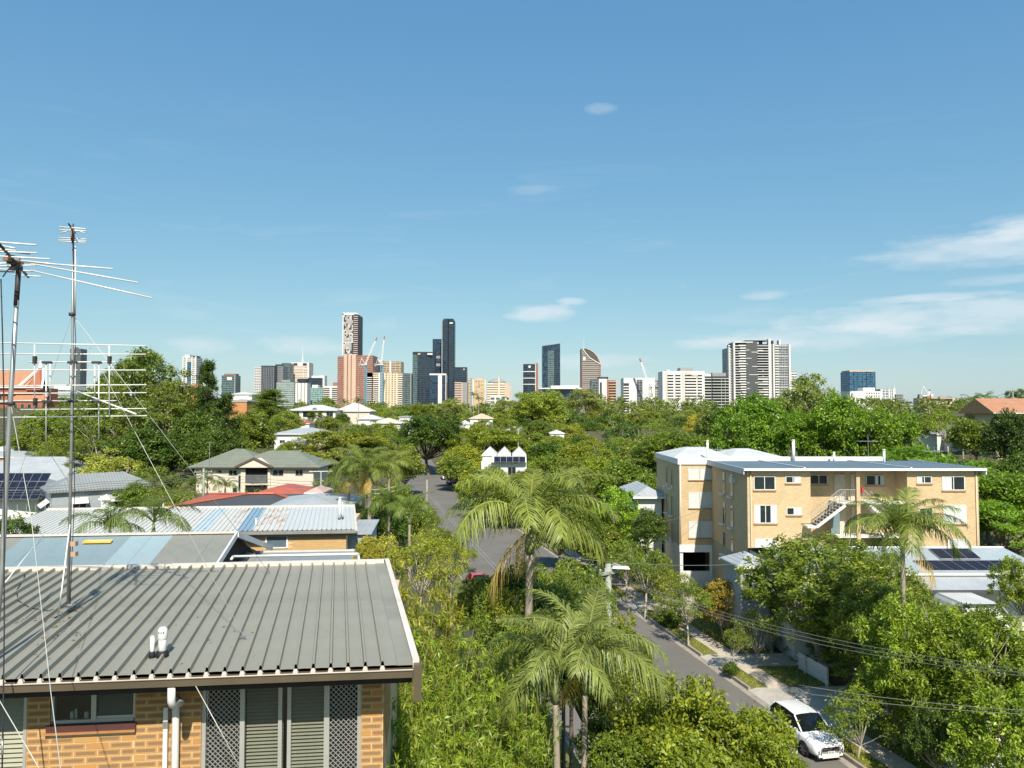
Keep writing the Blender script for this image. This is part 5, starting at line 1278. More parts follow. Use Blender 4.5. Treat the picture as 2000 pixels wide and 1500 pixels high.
# ------------------------------------------------------------ solar house in front of the flats
def solar_house():
    Y = 50; ze = zat(1119, Y); x0 = xat(1545, Y, ze); x1 = xat(2060, Y, ze); L = x1-x0; wh = 5.2
    t = thing('solar_house', 'pale house with grey metal roof and solar panels below the apartment block', 'house', (x0, Y, ze-wh), 0)
    boxo('wall', .3, L-.3, .4, 9.5, -2, wh-.2, W_WHITE, t)
    zr = zat(1069, 55.2)-ze; M = stripe_roof('silver_roof', (.42, .48, .50), .25)
    nS = 14
    for i in range(nS):
        a, c = L*i/nS, L*(i+1)/nS-.006
        MB().hexa([(a, 0, wh-.03), (c, 0, wh-.03), (c, 5.2, wh+zr-.03), (a, 5.2, wh+zr-.03), (a, 0, wh), (c, 0, wh), (c, 5.2, wh+zr), (a, 5.2, wh+zr)]).build('roof_sheet', M, t)
    MB().hexa([(0, 5.2, wh+zr-.03), (L, 5.2, wh+zr-.03), (L, 10, wh-.2), (0, 10, wh-.2), (0, 5.2, wh+zr-.001), (L, 5.2, wh+zr-.001), (L, 10, wh-.17), (0, 10, wh-.17)]).build('roof_back', M, t)
    boxo('gutter', -.05, L, -.15, -.01, wh-.14, wh-.01, WHITE, t); MB().bar((0, 5.2, wh+zr+.03), (L, 5.2, wh+zr+.03), .25, .06).build('ridge_capping', WHITE, t)
    # lower verandah roof and projecting gable
    MB().hexa([(8.0, -1.9, wh-.75), (L, -1.9, wh-.75), (L, -.02, wh-.28), (8.0, -.02, wh-.28), (8.0, -1.9, wh-.7), (L, -1.9, wh-.7), (L, -.02, wh-.22), (8.0, -.02, wh-.22)]).build('verandah_roof', R_PALE, t)
    boxo('verandah_fascia', 8.0, L, -1.96, -1.902, wh-.9, wh-.68, mat('dark_fascia', (.07, .07, .08), .6), t)
    gx = xat(1892, 46.5, -11)-x0
    b = MB(); b.add([(gx-2, -4.5, wh-2.0), (gx+2, -4.5, wh-2.0), (gx+1.2, -4.5, wh-1.0), (gx-1.2, -4.5, wh-1.0)], [(0, 1, 2, 3)]); b.build('gable', W_WHITE, t)
    for s in (-1, 1): MB().hexa([(gx+s*2.3, -4.8, wh-2.3), (gx+s*1.1, -4.8, wh-.9), (gx+s*1.1, -1.5, wh-.9), (gx+s*2.3, -1.5, wh-2.3), (gx+s*2.35, -4.8, wh-2.22), (gx+s*1.1, -4.8, wh-.82), (gx+s*1.1, -1.5, wh-.82), (gx+s*2.35, -1.5, wh-2.22)]).build('gable_roof', R_PALE, t)
    boxo('gable_wall', gx-1.9, gx+1.9, -4.4, -1.9, -2, wh-2.02, W_WHITE, t)
    MB().add([(gx-1.1, -4.81, wh-.84), (gx+1.1, -4.81, wh-.84), (gx+1.1, -1.5, wh-.84), (gx-1.1, -1.5, wh-.84)], [(0, 1, 2, 3)]).build('gable_roof', R_WHITE, t)
    solar_array('lower row of solar panels on the silver roof', 1815, 2010, 1116, 1095, 50.25, 52.3, 8, 1, -34)
    solar_array('upper row of solar panels on the silver roof', 1838, 1918, 1093, 1072, 52.45, 54.7, 3, 1, -26)
    # small hip roofed front room at the left end
    house('weatherboard_room', 'small grey hip-roofed front room with windows beside the shaded garage', 1446, 1502, 1104, 53, 2.6, .7, 4, W_GREY, R_PALE, .12, over=.35, wins=((.15, .42), (.5, .8)), win_h=(1.8, 3.3))
solar_house()
# ------------------------------------------------------------ city skyline
CZ0 = -22.0
def tower(label, px0, px1, ytop, Y, m, depth=None, name='office_tower', top=None, rz=0.0, ybase=None, cat='tower'):
    zt = zat(ytop, Y); x0, x1 = xat(px0, Y, zt), xat(px1, Y, zt); w = x1-x0; d = depth or w
    zb = CZ0 if ybase is None else zat(ybase, Y)
    t = thing(name, label, cat, ((x0+x1)/2, Y+d/2, zb), rz)
    t['w'] = w; t['d'] = d; t['h'] = zt-zb
    if m: boxo('shaft', -w/2, w/2, -d/2, d/2, 0, zt-zb, m, t)
    if top:
        for (a, c, hh, mm) in top: boxo('roof_plant', -w/2+w*a, -w/2+w*c, -d*.3, d*.3, zt-zb+.002, zt-zb+hh, mm, t)
    return t
def rel(t, px, py, Y):   # local x,z of a pixel on the front plane of a tower
    p = P3(px, py, Y); return p.x-t.location.x, p.z-t.location.z
C_NAVY = (.020, .038, .060); C_TEAL = (.055, .095, .105)
F_ = facade_mat
f_navy = F_('navy_glass', (.05, .065, .08), C_NAVY, 3.8, 1.6, .18, .12, .12, .25)
f_navy2 = F_('blue_black_glass', (.03, .05, .075), (.03, .06, .10), 3.8, 3, .12, .05, .12, .35)
f_teal = F_('teal_glass', (.16, .22, .22), C_TEAL, 3.8, 2.4, .25, .15, .15, .3)
f_grey = F_('grey_tower', (.24, .25, .25), (.06, .07, .08), 3.6, 2.2, .45, .3)
f_white = F_('white_tower', (.68, .66, .62), (.10, .10, .11), 3.4, 4, .52, .12)
f_cream = F_('cream_tower', (.62, .52, .38), (.13, .10, .09), 3.3, 3.2, .5, .2)
f_brown = F_('brown_tower', (.34, .17, .125), (.16, .085, .075), 3.2, 2.0, .45, .35)
f_blue = F_('blue_tower', (.07, .17, .26), (.05, .13, .22), 3.6, 2.4, .15, .15, .12, .5)
f_gold = F_('gold_tower', (.62, .40, .14), (.30, .34, .38), 3.4, 5, .35, .4)
f_grn = F_('green_grey_tower', (.36, .40, .38), (.12, .17, .17), 3.3, 3.5, .5, .1)
CW = mat('tower_white', (.70, .68, .64), .6, var=.05, scale=.05); CG = mat('tower_grey', (.28, .28, .28), .7, var=.1, scale=.05); CD = mat('tower_dark', (.035, .04, .05), .5, var=.2, scale=.05)
CT = mat('tower_tan', (.58, .42, .31), .7, var=.08, scale=.05); CBR = mat('tower_brown', (.30, .15, .11), .8, var=.1, scale=.05)
def slabs(t, n0, n1, step, x0, x1, y0, y1, th, m, skip=0, rng=None, name='balcony_slab'):
    """projecting floor slabs of a tower; each its own piece"""
    k = n0
    while k < n1:
        if not (rng and rng.random() < skip): boxo(name, x0, x1, y0, y1, k, k+th, m, t)
        k += step
def fins(t, xs, w, z0, z1, y, dpt, m, name='fin'):
    for q in xs: boxo(name, q-w/2, q+w/2, y-dpt, y-.01, z0, z1, m, t)
def city():
    tower('slim dark grey tower seen through the rod aerial', 137, 158, 681, 1700, F_('grey_glass', (.16, .17, .18), (.05, .06, .07), 3.5, 2, .3, .2), top=((0, .35, 4, CG),))
    tower('low grey flat-topped hospital block left of the tall gums', 97, 138, 761, 900, f_grn, 40, 'office_block', top=((.0, 1, 5, CW),), cat='building')
    t = tower('white tower with blue strip left of the hoop pine', 357, 384, 698, 1300, f_white, top=((.05, .4, 5, CW), (.5, .95, 3, CD)))
    w, h, d = t['w'], t['h'], t['d']; boxo('glass_strip', -w*.16, w*.12, -d/2-.4, -d/2-.01, 0, h-8, f_blue, t); fins(t, (-w*.46, -w*.2, w*.18, w*.46), 1.6, 0, h+2, -d/2, 1, CW)
    t = tower('squat teal glass tower with white sign right of the hoop pine', 433, 460, 733, 1250, f_teal, top=((.1, .95, 3, CBR),)); w, h, d = t['w'], t['h'], t['d']
    boxo('sign', -w*.1, w*.25, -d/2-.5, -d/2-.02, h-8, h-3, CW, t); boxo('pier', w*.42, w*.5, -d/2-.4, -d/2-.01, 0, h, CG, t)
    tower('plain white slab tower at the left of the city cluster', 497, 512, 718, 1550, f_white, 25)
    t = tower('dark grey glass tower with angled top in the left city cluster', 510, 536, 714, 1500, F_('charcoal_glass', (.10, .11, .12), (.035, .045, .06), 3.8, 2, .2, .3), 30); w, h, d = t['w'], t['h'], t['d']; fins(t, np.linspace(-w*.45, w*.45, 8), .6, 0, h-4, -d/2, .6, CG)
    tower('mid grey concrete tower beside the dark glass one', 534, 553, 715, 1520, f_grey, 30, top=((.1, .7, 4, CD),))
    tower('olive teal glass tower behind the grey one', 550, 566, 709, 1600, f_teal, 30)
    t = tower('white tower with orange bands and lattice mast', 569, 604, 708, 1650, F_('orange_band', (.70, .68, .64), (.42, .24, .12), 3.6, 30, .5, .02), 34); w, h, d = t['w'], t['h'], t['d']
    boxo('pier', -w*.5, -w*.42, -d/2-1, -d/2-.01, 0, h+.5, CW, t); boxo('pier', w*.42, w*.5, -d/2-1, -d/2-.01, 0, h+.5, CW, t); boxo('crown', -w*.41, w*.41, -d/2-.8, -d/2-.02, h-8, h, CW, t)
    for s in (-1, 1): boxo('louvre', s*w*.26-w*.11, s*w*.26+w*.11, -d/2-1, -d/2-.81, h-7, h-1.5, CD, t)
    MB().tube([(0, 0, h), (0, 0, h+20), (0, 0, h+38)], [2.2, .9, .3], 4).build('mast', CW, t)
    tower('low pale green office block in front of the grey cluster', 540, 575, 746, 1300, f_grn, 35, top=((.2, .7, 4, CG),))
    t = tower('short white fluted tower with dark saucer top', 577, 600, 748, 1250, CW, 22); w, h, d = t['w'], t['h'], t['d']; fins(t, (0, -w*.3, w*.3), 1.2, 0, h, -d/2, .8, CG)
    MB().tube([(0, 0, h), (0, 0, h+3), (0, 0, h+6.5), (0, 0, h+8)], [w*.3, w*.5, w*.5, w*.3], 20).build('saucer', CD, t)
    t = tower('navy glass tower framed by a white portal', 601, 629, 738, 1500, f_navy, 30); w, h, d = t['w'], t['h'], t['d']; boxo('portal', w*.3, w*.62, -d*.3, d*.4, 0, h+5, CW, t); boxo('portal', -w*.4, w*.3, d*.1, d*.4, h, h+5.2, CW, t)
    tower('low sea-green stepped tower at the foot of the navy one', 602, 631, 757, 1300, F_('seagreen', (.30, .42, .38), (.10, .2, .19), 3.4, 3, .4, .2), 28, top=((.2, .6, 5, CW),))
    t = tower('white apartment tower with balconies left of the brown tower', 632, 660, 754, 1200, CW, 22, 'apartment_tower', top=((.6, 1, 6, CBR),)); w, h, d = t['w'], t['h'], t['d']
    for a, c in ((-.48, -.08), (.08, .48)): boxo('balcony_bay', w*a, w*c, -d/2-.3, -d/2-.01, 0, h-3, CD, t); slabs(t, 1, h-3, 3.2, w*a, w*c, -d/2-1.5, -d/2-.31, 1.3, CW)
    # the brown pair
    Yb = 1150; t = tower('wide brown brick tower with pale vertical ribs and slim patterned tower on top', 659, 729, 695, Yb, None, 46, 'apartment_tower'); w, h, d = t['w'], t['h'], t['d']
    lx = lambda px: rel(t, px, 750, Yb)[0]; lz = lambda py: rel(t, 690, py, Yb)[1]
    boxo('wing', lx(659), lx(671.5), -d/2, d/2, 0, lz(696), f_brown, t); boxo('wing', lx(695), lx(728), -d/2, d/2, 0, lz(694), f_brown, t)
    boxo('centre', lx(671.5), lx(695), -d/2-1, d/2, 0, lz(693), CT, t)
    for p0, p1 in ((677.5, 680), (685, 687)): boxo('recess', lx(p0), lx(p1), -d/2-1.3, -d/2-1.01, 0, lz(693)-.5, CBR, t)
    slabs(t, 2, lz(695), 3.2, lx(671.2), lx(673), -d/2-1.6, -d/2-1.01, 1.2, CT)
    slabs(t, 2, lz(758), 3.2, lx(697.5), lx(702), -d/2-1.2, -d/2-.01, 1.4, CT)
    # the slim tower on top: patterned screen front, slotted side, white frame
    x0, x1, xm = lx(668.5), lx(697), lx(688.8); zb, zt = lz(694), lz(612)
    up = boxo('upper_shaft', x0+.3, x1, -d/2+2, d/2-4, zb, zt-1, CD, t)
    rng = random.Random(4); scr = [mat('screen_grey', (.36, .36, .36), .6), mat('screen_pink', (.50, .36, .31), .6), mat('screen_dark', (.05, .05, .055), .5), mat('screen_pale', (.55, .53, .5), .6)]
    cols = 7; fl = 25
    for i in range(cols):
        for j in range(fl):
            z0 = zb+(zt-3-zb)*j/fl; z1 = zb+(zt-3-zb)*(j+1)/fl; a = x0+1+(xm-x0-1.5)*i/cols; c = x0+1+(xm-x0-1.5)*(i+1)/cols
            k = rng.choices(range(4), (4, 3 if .2 < j/fl < .8 else 1, 4, 1.5))[0]
            boxo('screen_panel', a, c-.05, -d/2+1.4+(0.3 if k == 2 else 0), -d/2+1.95, z0, z1-.05, scr[k], up)
    boxo('frame', x0-.6, x0+.9, -d/2+.9, d/2-4, zb, zt, CW, up); boxo('frame', x0-.6, xm+1.0, -d/2+.9, -d/2+1.98, zt-2.5, zt+1.2, CW, up); boxo('frame', x0-.2, xm, -d/2+1.0, -d/2+1.38, lz(669), lz(667), CW, up)
    slabs(up, zb+1, zt-3, 3.15, xm+.2, x1+.6, -d/2+1.2, -d/2+1.98, 1.3, scr[1], name='side_slab'); MB().tube([(xm-4, 0, zt), (xm-2, 0, zt+2.5), (xm+4, 0, zt+1)], [2, 2, 1], 6).build('roof_crown', CW, up)
    # behind and right of it
    t = tower('orange and white striped tower behind the cranes', 729, 784, 706, 1500, F_('orange_slab', (.55, .38, .22), (.10, .12, .13), 3.6, 9, .5, .1), 34, top=((.0, .3, 3, CW),)); w, h, d = t['w'], t['h'], t['d']; boxo('pier', w*.08, w*.14, -d/2-1, -d/2-.01, 0, h+1, CW, t)
    boxo('glass_bay', -w*.5, -w*.18, -d/2-.8, -d/2-.01, h-22, h-6, f_navy, t)
    for nm, a, c, yt, Yd in (('cream apartment tower with stacked balconies behind the left crane', 717, 745, 728, 1150), ('cream apartment tower with pale vertical ribs right of the cranes', 752, 786, 728, 1120)):
        t = tower(nm, a, c, yt, Yd, f_cream, 22, 'apartment_tower'); w, h, d = t['w'], t['h'], t['d']
        if a < 740: slabs(t, 2, h-8, 3.2, -w*.5, -w*.15, -d/2-1.5, -d/2-.01, 1.2, CW); slabs(t, 2, h-8, 3.2, 0, w*.3, -d/2-1.5, -d/2-.01, 1.2, CW); fins(t, (w*.36, w*.48), 2.0, 0, h, -d/2, 1.3, CW)
        else: fins(t, np.linspace(-w*.5, w*.18, 5), 2.4, 0, h, -d/2, 1.3, mat('tower_cream', (.66, .56, .40), .7)); slabs(t, 2, h-6, 3.2, w*.28, w*.5, -d/2-1.5, -d/2-.01, 1.2, CW)
    t = tower('teal glass tower with patterned panels left of the navy tower', 787, 803, 729, 1350, f_teal, 24); fins(t, (t['w']*.42, t['w']*.5), 1.5, 0, t['h'], -t['d']/2, 1, CG)
    t = tower('broad navy glass tower with curved shoulder', 806, 848, 687, 1450, None, 40); w, h, d = t['w'], t['h'], t['d']
    pl = [(-w/2, d/2), (-w/2, -d/2)]+[(-w*.3+w*.8*i/8, -d/2+6*((i/8)**2)*1.5) for i in range(9)]+[(w/2, d/2)]; MB().prism(pl, 0, h).build('shaft', f_navy, t)
    boxo('pale_stripe', -w*.5, -w*.28, -d/2-.5, -d/2-.02, 4, h-6, f_teal, t); boxo('sign', w*.18, w*.42, -d/2+.5, -d/2+2, h-6, h-3, CW, t); boxo('sign', -w*.26, -w*.14, -d/2-.6, -d/2-.04, h-6, h-3, CT, t)
    t = tower('dark blue tower with pale bands behind the tallest tower', 845, 864, 662, 1650, f_navy2, 28); w, h, d = t['w'], t['h'], t['d']
    for py in (695, 710): q = rel(t, 850, py, 1650)[1]; boxo('band', -w*.5, w*.5, -d/2-.6, -d/2-.01, q-6, q, CG, t)
    Yi = 1600; t = tower('tallest slim blue-black glass tower of the skyline', 863, 888, 626, Yi, None, 28); w, h, d = t['w'], t['h'], t['d']
    pl = [(-w/2, d/2), (-w/2, -d/2+2), (-w*.38, -d/2), (-w*.05, -d/2), (w*.02, -d/2+2.5), (w*.1, -d/2), (w*.42, -d/2+.5), (w/2, -d/2+3), (w/2, d/2)]
    MB().prism(pl, 0, h).build('shaft', f_navy, t); MB().prism([(p[0]*.8, p[1]*.8) for p in pl], h+.01, h+4.5).build('crown', f_navy2, t); boxo('sign', w*.1, w*.36, -d/2-.2, -d/2+1, h-7, h-4, CW, t); boxo('edge_fin', -w*.52, -w*.44, -d/2-.4, d/2, 0, h+1, CG, t)
    Yq = 1200; t = tower('navy building with white H-shaped frame at the foot of the tallest tower', 839, 871, 731, Yq, f_navy2, 26, ybase=800); w, h, d = t['w'], t['h'], t['d']
    boxo('white_spine', w*.02, w*.26, -d/2-.8, -d/2-.01, 0, h-.5, CW, t); boxo('frame_top', -w*.5, w*.52, -d/2-1, -d/2-.02, h-1.5, h+1.2, CW, t); boxo('frame_side', w*.47, w*.52, -d/2-1, -d/2-.01, 0, h-1.51, mat('tower_pink', (.6, .48, .5), .7), t)
    t = tower('dark banded tower above cream floors right of the tallest tower', 888, 912, 717, 1500, f_navy, 26); w, h, d = t['w'], t['h'], t['d']; boxo('sign', w*.2, w*.32, -d/2-.5, -d/2-.01, h-6, h-3, CT, t)
    t = tower('cream tower of open floors below the dark banded one', 888, 913, 747, 1300, CG, 24); w, h, d = t['w'], t['h'], t['d']; slabs(t, 2, h, 4.2, -w*.5, w*.02, -d/2-1, -d/2-.01, 1.8, CT); boxo('pier', w*.03, w*.12, -d/2-1.2, -d/2-.01, 0, h, CT, t)
    tower('small grey tower beside the cream floors', 911, 920, 738, 1600, f_cream, 20)
    t = tower('gold and blue apartment tower in the skyline gap', 924, 948, 742, 1300, f_gold, 22, 'apartment_tower', top=((.2, .8, 3, CT),)); w, h, d = t['w'], t['h'], t['d']; fins(t, (-w*.48, w*.48), 2, 0, h, -d/2, 1, CW)
    t = tower('cream domed tower with spire and balcony bands', 951, 996, 748, 1250, CT, 30, 'apartment_tower'); w, h, d = t['w'], t['h'], t['d']; CC = mat('tower_cream', (.66, .56, .40), .7)
    slabs(t, 1, h-2, 4.0, -w*.5, w*.28, -d/2-1.5, -d/2-.01, 2.1, mat('band_cream', (.70, .64, .52), .7)); boxo('spine', -w*.02, w*.06, -d/2-2, -d/2-.02, 0, h+7, CC, t); boxo('side_wing', w*.3, w*.56, -d*.3, d*.5, 0, h-6, f_white, t)
    MB().tube([(-w*.08, 0, h), (-w*.08, 0, h+4), (-w*.08, 0, h+8)], [w*.42, w*.34, w*.12], 16).build('dome', CG, t, True); MB().tube([(0, -d*.3, h+6), (0, -d*.3, h+14)], [.9, .1], 6).build('spire', CW, t)
    t = tower('white low hall in front of the domed tower', 958, 994, 774, 700, F_('hall', (.66, .65, .62), (.08, .12, .13), 3.5, 5, .4, .3), 20, 'office_block', cat='building')
    # dark trio across the river
    t = tower('dark curved tower with white floor bands and round sign', 1022, 1051, 710, 1350, None, 26); w, h, d = t['w'], t['h'], t['d']
    pl = [(-w/2+w*.8*i/10, -d/2-2.5*math.sin(math.pi*i/10)) for i in range(11)]+[(w*.3, d/2), (-w/2, d/2)]; MB().prism(pl, 0, h-1).build('shaft', f_navy, t)
    for py in (725.6, 738.4, 750.4): q = rel(t, 1035, py, 1350)[1]; MB().prism([(p[0], p[1]-.6) for p in pl[:11]]+[(w*.3, -d/2+2), (-w/2, -d/2+2)], q-.9, q+.5).build('band', CW, t)
    boxo('core', w*.31, w*.5, -d*.4, d*.4, 0, h+1, CBR, t); boxo('edge', w*.3, w*.34, -d*.45, -d*.401, 0, h, CW, t); MB().tube([(-w*.08, -d/2-2.3, h-6), (-w*.08, -d/2-3.4, h-6)], 2.4, 16).build('sign', CW, t)
    t = tower('large dark blue glass slab with sloping top', 1059, 1094, 676, 1350, None, 30); w, h, d = t['w'], t['h'], t['d']
    h2 = rel(t, 1090, 671, 1350)[1]; MB().hexa([(-w/2, -d/2, 0), (w/2, -d/2, 0), (w/2, d/2, 0), (-w/2, d/2, 0), (-w/2, -d/2, h), (w/2, -d/2, h2), (w/2, d/2, h2), (-w/2, d/2, h)]).build('shaft', f_navy2, t)
    boxo('glass_bay', -w*.2, w*.16, -d/2-.6, -d/2-.01, 6, h-8, f_teal, t); boxo('glass_bay', w*.2, w*.42, -d/2-.5, -d/2-.01, 6, h-6, f_navy, t)
    MB().bar((-w/2-.3, -d/2-.3, h+.3), (w/2+.3, -d/2-.3, h2+.3), 1.0, 1.0).build('edge_trim', CG, t)
    Yv = 1350; t = tower('sail-shaped brown tower with curved lattice top', 1136, 1174, 713, Yv, None, 30); w = t['w']; d = t['d']; lz = lambda py: rel(t, 1150, py, Yv)[1]; lx = lambda px: rel(t, px, 700, Yv)[0]
    f_sail = F_('sail_bands', (.36, .31, .27), (.14, .12, .11), 3.6, 60, .45, .02)
    pts = [(lx(1136), 0), (lx(1174), 0), (lx(1174), lz(710))]; tp = [(1171, 702), (1167, 695), (1161, 688), (1154, 683), (1146, 680.5), (1136, 680.5)]
    pts += [(lx(a), lz(b_)) for a, b_ in tp]
    n = len(pts); b = MB(); vs = [(p[0], -d/2+4, p[1]) for p in pts]+[(p[0], d/2, p[1]) for p in pts]
    b.add(vs, [tuple(range(n)), tuple(range(2*n-1, n-1, -1))]+[((i+1) % n, i, n+i, n+(i+1) % n) for i in range(n)]); b.build('lattice_body', mat('lattice_dark', (.09, .075, .065), .6), t)
    fr_ = [(lx(1136), 0), (lx(1173.5), 0), (lx(1173.5), lz(712)), (lx(1163), lz(706)), (lx(1152), lz(699)), (lx(1144), lz(690)), (lx(1138), lz(681)), (lx(1136), lz(681))]
    n = len(fr_); b = MB(); vs = [(p[0], -d/2, p[1]) for p in fr_]+[(p[0], -d/2+3.9, p[1]) for p in fr_]; b.add(vs, [tuple(range(n))]+[((i+1) % n, i, n+i, n+(i+1) % n) for i in range(n)]); b.build('front_sheet', f_sail, t)
    rib = [(1138, 681), (1144, 690), (1152, 699), (1163, 706), (1174, 712)]; MB().tube([(lx(a), -d/2-.4, lz(c)) for a, c in rib], .9, 6).build('arch_rib', CW, t)
    rib = [(1146, 680.5), (1154, 684), (1161, 689), (1167, 696), (1173, 709)]; MB().tube([(lx(a), -d/2+3.6, lz(c)) for a, c in rib], .7, 6).build('arch_rib', CT, t)
    boxo('sign', lx(1139), lx(1143.5), -d/2-.4, -d/2-.01, lz(704), lz(697), CW, t); MB().tube([(lx(1142), 0, lz(681)), (lx(1142), 0, lz(656))], [.5, .15], 5).build('mast', CW, t); fins(t, (lx(1136.5), lx(1170.5)), 1.6, 0, lz(712), -d/2, .6, CBR)
    Ys = 900; t = tower('low curved dark glass arena with white roof rim', 1052, 1136, 760, Ys, f_navy2, 40, 'arena', cat='building'); w, h, d = t['w'], t['h'], t['d']; MB().prism([(-w*.5+w*i/12, -d/2-6*math.sin(math.pi*i/12)) for i in range(13)]+[(w/2, d/2), (-w/2, d/2)], h+.01, h+1.6).build('roof_rim', CW, t); boxo('roof_plant', -w*.2, w*.45, -d*.3, d*.3, h+1.61, h+4.5, CW, t)
    t = tower('grey, white and brick apartment group right of the sail tower', 1155, 1203, 740, 850, None, 18, 'apartment_tower'); w, h, d = t['w'], t['h'], t['d']
    boxo('wing', -w/2, -w*.2, -d/2, d/2, 0, h-1, F_('slate_wing', (.15, .17, .18), (.06, .08, .09), 3.1, 3, .3, .2), t); boxo('wing', -w*.2, w*.12, -d/2-1, d/2, 0, h, CW, t); boxo('wing', w*.12, w*.5, -d/2+.5, d/2, 0, h-1.5, CBR, t)
    slabs(t, 1, h-3, 3.1, w*.22, w*.52, -d/2-1.2, -d/2+.49, .8, CT); boxo('roof_plant', -w*.2, w*.2, -d*.3, d*.3, h+.01, h+2.5, CD, t)
    for i in range(6): boxo('window', -w*.02, w*.07, -d/2-1.1, -d/2-1.01, 2+i*3.1+h*.3, 3.6+i*3.1+h*.3, CD, t)
    boxo('dark_bay', -w*.16, -w*.08, -d/2-1.1, -d/2-1.01, 0, h-4, CD, t)
    # white apartments
    t = tower('white apartment block with scattered small windows behind the crane', 1218, 1279, 738, 820, None, 22, 'apartment_tower'); w, h, d = t['w'], t['h'], t['d']
    boxo('wing', -w/2, w/2, -d/2, d/2, 0, h, CW, t); boxo('dark_bay', -w*.08, w*.1, -d/2-.6, -d/2-.01, 0, h-2, F_('slate_bay', (.22, .23, .24), (.08, .09, .1), 3, 4, .3, .2), t); boxo('corner_bay', -w*.5, -w*.33, -d/2-.4, -d/2-.01, 4, h-6, CD, t)
    slabs(t, 5, h-8, 3.0, -w*.51, -w*.33, -d/2-1.1, -d/2-.41, 1.2, CW)
    rng = random.Random(8)
    for i in range(5):
        for j in range(6): boxo('window', -w*.28+i*w*.045, -w*.28+i*w*.045+1.1, -d/2-.06, -d/2-.01, 6+j*3, 7.3+j*3, CD, t) if rng.random() < .6 else None
        for j in range(7): boxo('window', w*.16+i*w*.065, w*.16+i*w*.065+1.4, -d/2-.06, -d/2-.01, 4+j*3, 5.4+j*3, CD, t) if rng.random() < .75 else None
    tower('narrow brown-grey block between the white apartments', 1279, 1293, 742, 860, F_('brown_grey', (.40, .35, .30), (.13, .12, .11), 3, 3, .4, .3), 20, 'apartment_tower')
    Yw = 760; t = tower('long white apartment building with dark balcony recesses', 1294, 1376, 725, Yw, CW, 24, 'apartment_tower', top=((.45, .75, 4, CG), (.12, .2, 1.5, CW))); w, h, d = t['w'], t['h'], t['d']; lx = lambda px: rel(t, px, 740, Yw)[0]; lz = lambda py: rel(t, 1330, py, Yw)[1]
    for a, c in ((1304, 1315), (1319.5, 1329), (1338, 1360), (1363, 1371)):
        boxo('balcony_recess', lx(a), lx(c), -d/2-.2, -d/2-.01, lz(778), lz(731), CD, t); k = lz(778)
        while k < lz(732): boxo('balcony_front', lx(a)-.2, lx(c)+.2, -d/2-1.3, -d/2-.21, k, k+1.5, CW, t); k += 3.02
    fins(t, (lx(1301), lx(1334)), .8, 0, h-1, -d/2, .5, CT); MB().bar((lx(1338), -d/2-.8, lz(729)), (lx(1362), -d/2-.8, lz(735)), 1.2, 1.2).build('roof_blade', CT, t)
    t = tower('dark balcony apartment building beside the long white one', 1374, 1423, 735, 790, CD, 24, 'apartment_tower', top=((.1, .35, 3, CW), (.4, .95, 4, CG))); w, h, d = t['w'], t['h'], t['d']
    slabs(t, 2, h-1, 3.1, -w*.5, -w*.2, -d/2-1.4, -d/2-.01, .7, CW); slabs(t, 2, h-1, 3.1, -w*.16, w*.5, -d/2-1.6, -d/2-.01, .75, mat('slab_green', (.50, .52, .46), .6)); fins(t, (w*.2, w*.35), .6, 0, h-2, -d/2, 1.2, CG)
    # the tall white and charcoal tower
    Yt = 880; t = tower('big white and charcoal apartment tower with staggered balconies', 1423, 1542, 672, Yt, None, 26, 'apartment_tower'); d = t['d']; lx = lambda px: rel(t, px, 720, Yt)[0]; lz = lambda py: rel(t, 1480, py, Yt)[1]
    CH = mat('tower_charcoal', (.085, .09, .092), .7, var=.1, scale=.05); GB = F_('balcony_glass', (.42, .42, .42), (.09, .10, .12), 3.1, 2.0, .35, .3)
    boxo('wing', lx(1423), lx(1433), -d/2+3, d/2, 0, lz(679), GB, t); boxo('wing', lx(1433), lx(1457), -d/2, d/2, 0, lz(670), CD, t); boxo('wing', lx(1457), lx(1478.5), -d/2-1.5, d/2, 0, lz(667), CH, t)
    boxo('wing', lx(1478.5), lx(1500.5), -d/2, d/2, 0, lz(672), CD, t); boxo('wing', lx(1500.5), lx(1512), -d/2+.5, d/2, 0, lz(672), GB, t); boxo('wing', lx(1512), lx(1542), -d/2+1, d/2, 0, lz(673), GB, t)
    for a, c, yt in ((1432, 1435, 669), (1500.5, 1505, 662), (1509, 1512, 672), (1540, 1543, 672), (1422.5, 1424, 678)): boxo('pier', lx(a), lx(c), -d/2-2, -d/2+4, 0, lz(yt), CW, t)
    rng = random.Random(2); k = 2
    while k < lz(676):
        boxo('balcony_slab', lx(1435), lx(1457)-.1, -d/2-1.7, -d/2-.01, k, k+.7, CW, t); boxo('balcony_front', lx(1442+rng.choice((0, 0, 3))), lx(1456), -d/2-1.9, -d/2-1.71, k, k+1.5, CW, t)
        boxo('balcony_slab', lx(1478.6), lx(1500.4), -d/2-1.7, -d/2-.01, k, k+.7, CW, t); boxo('balcony_front', lx(rng.choice((1479, 1481, 1488))), lx(rng.choice((1490, 1499))), -d/2-1.9, -d/2-1.71, k, k+rng.choice((.5, 1.5)), CW, t)
        boxo('window', lx(1424.4), lx(1428), -d/2+2.9, -d/2+2.99, k, k+1.5, CW, t); boxo('balcony_front', lx(1514), lx(1521), -d/2-.4, -d/2+.99, k, k+1.3, CW, t); boxo('balcony_slab', lx(1522), lx(1540), -d/2+.2, -d/2+.99, k, k+(.8 if int(k/3.1) % 4 == 0 else .35), CW, t)
        k += 3.1
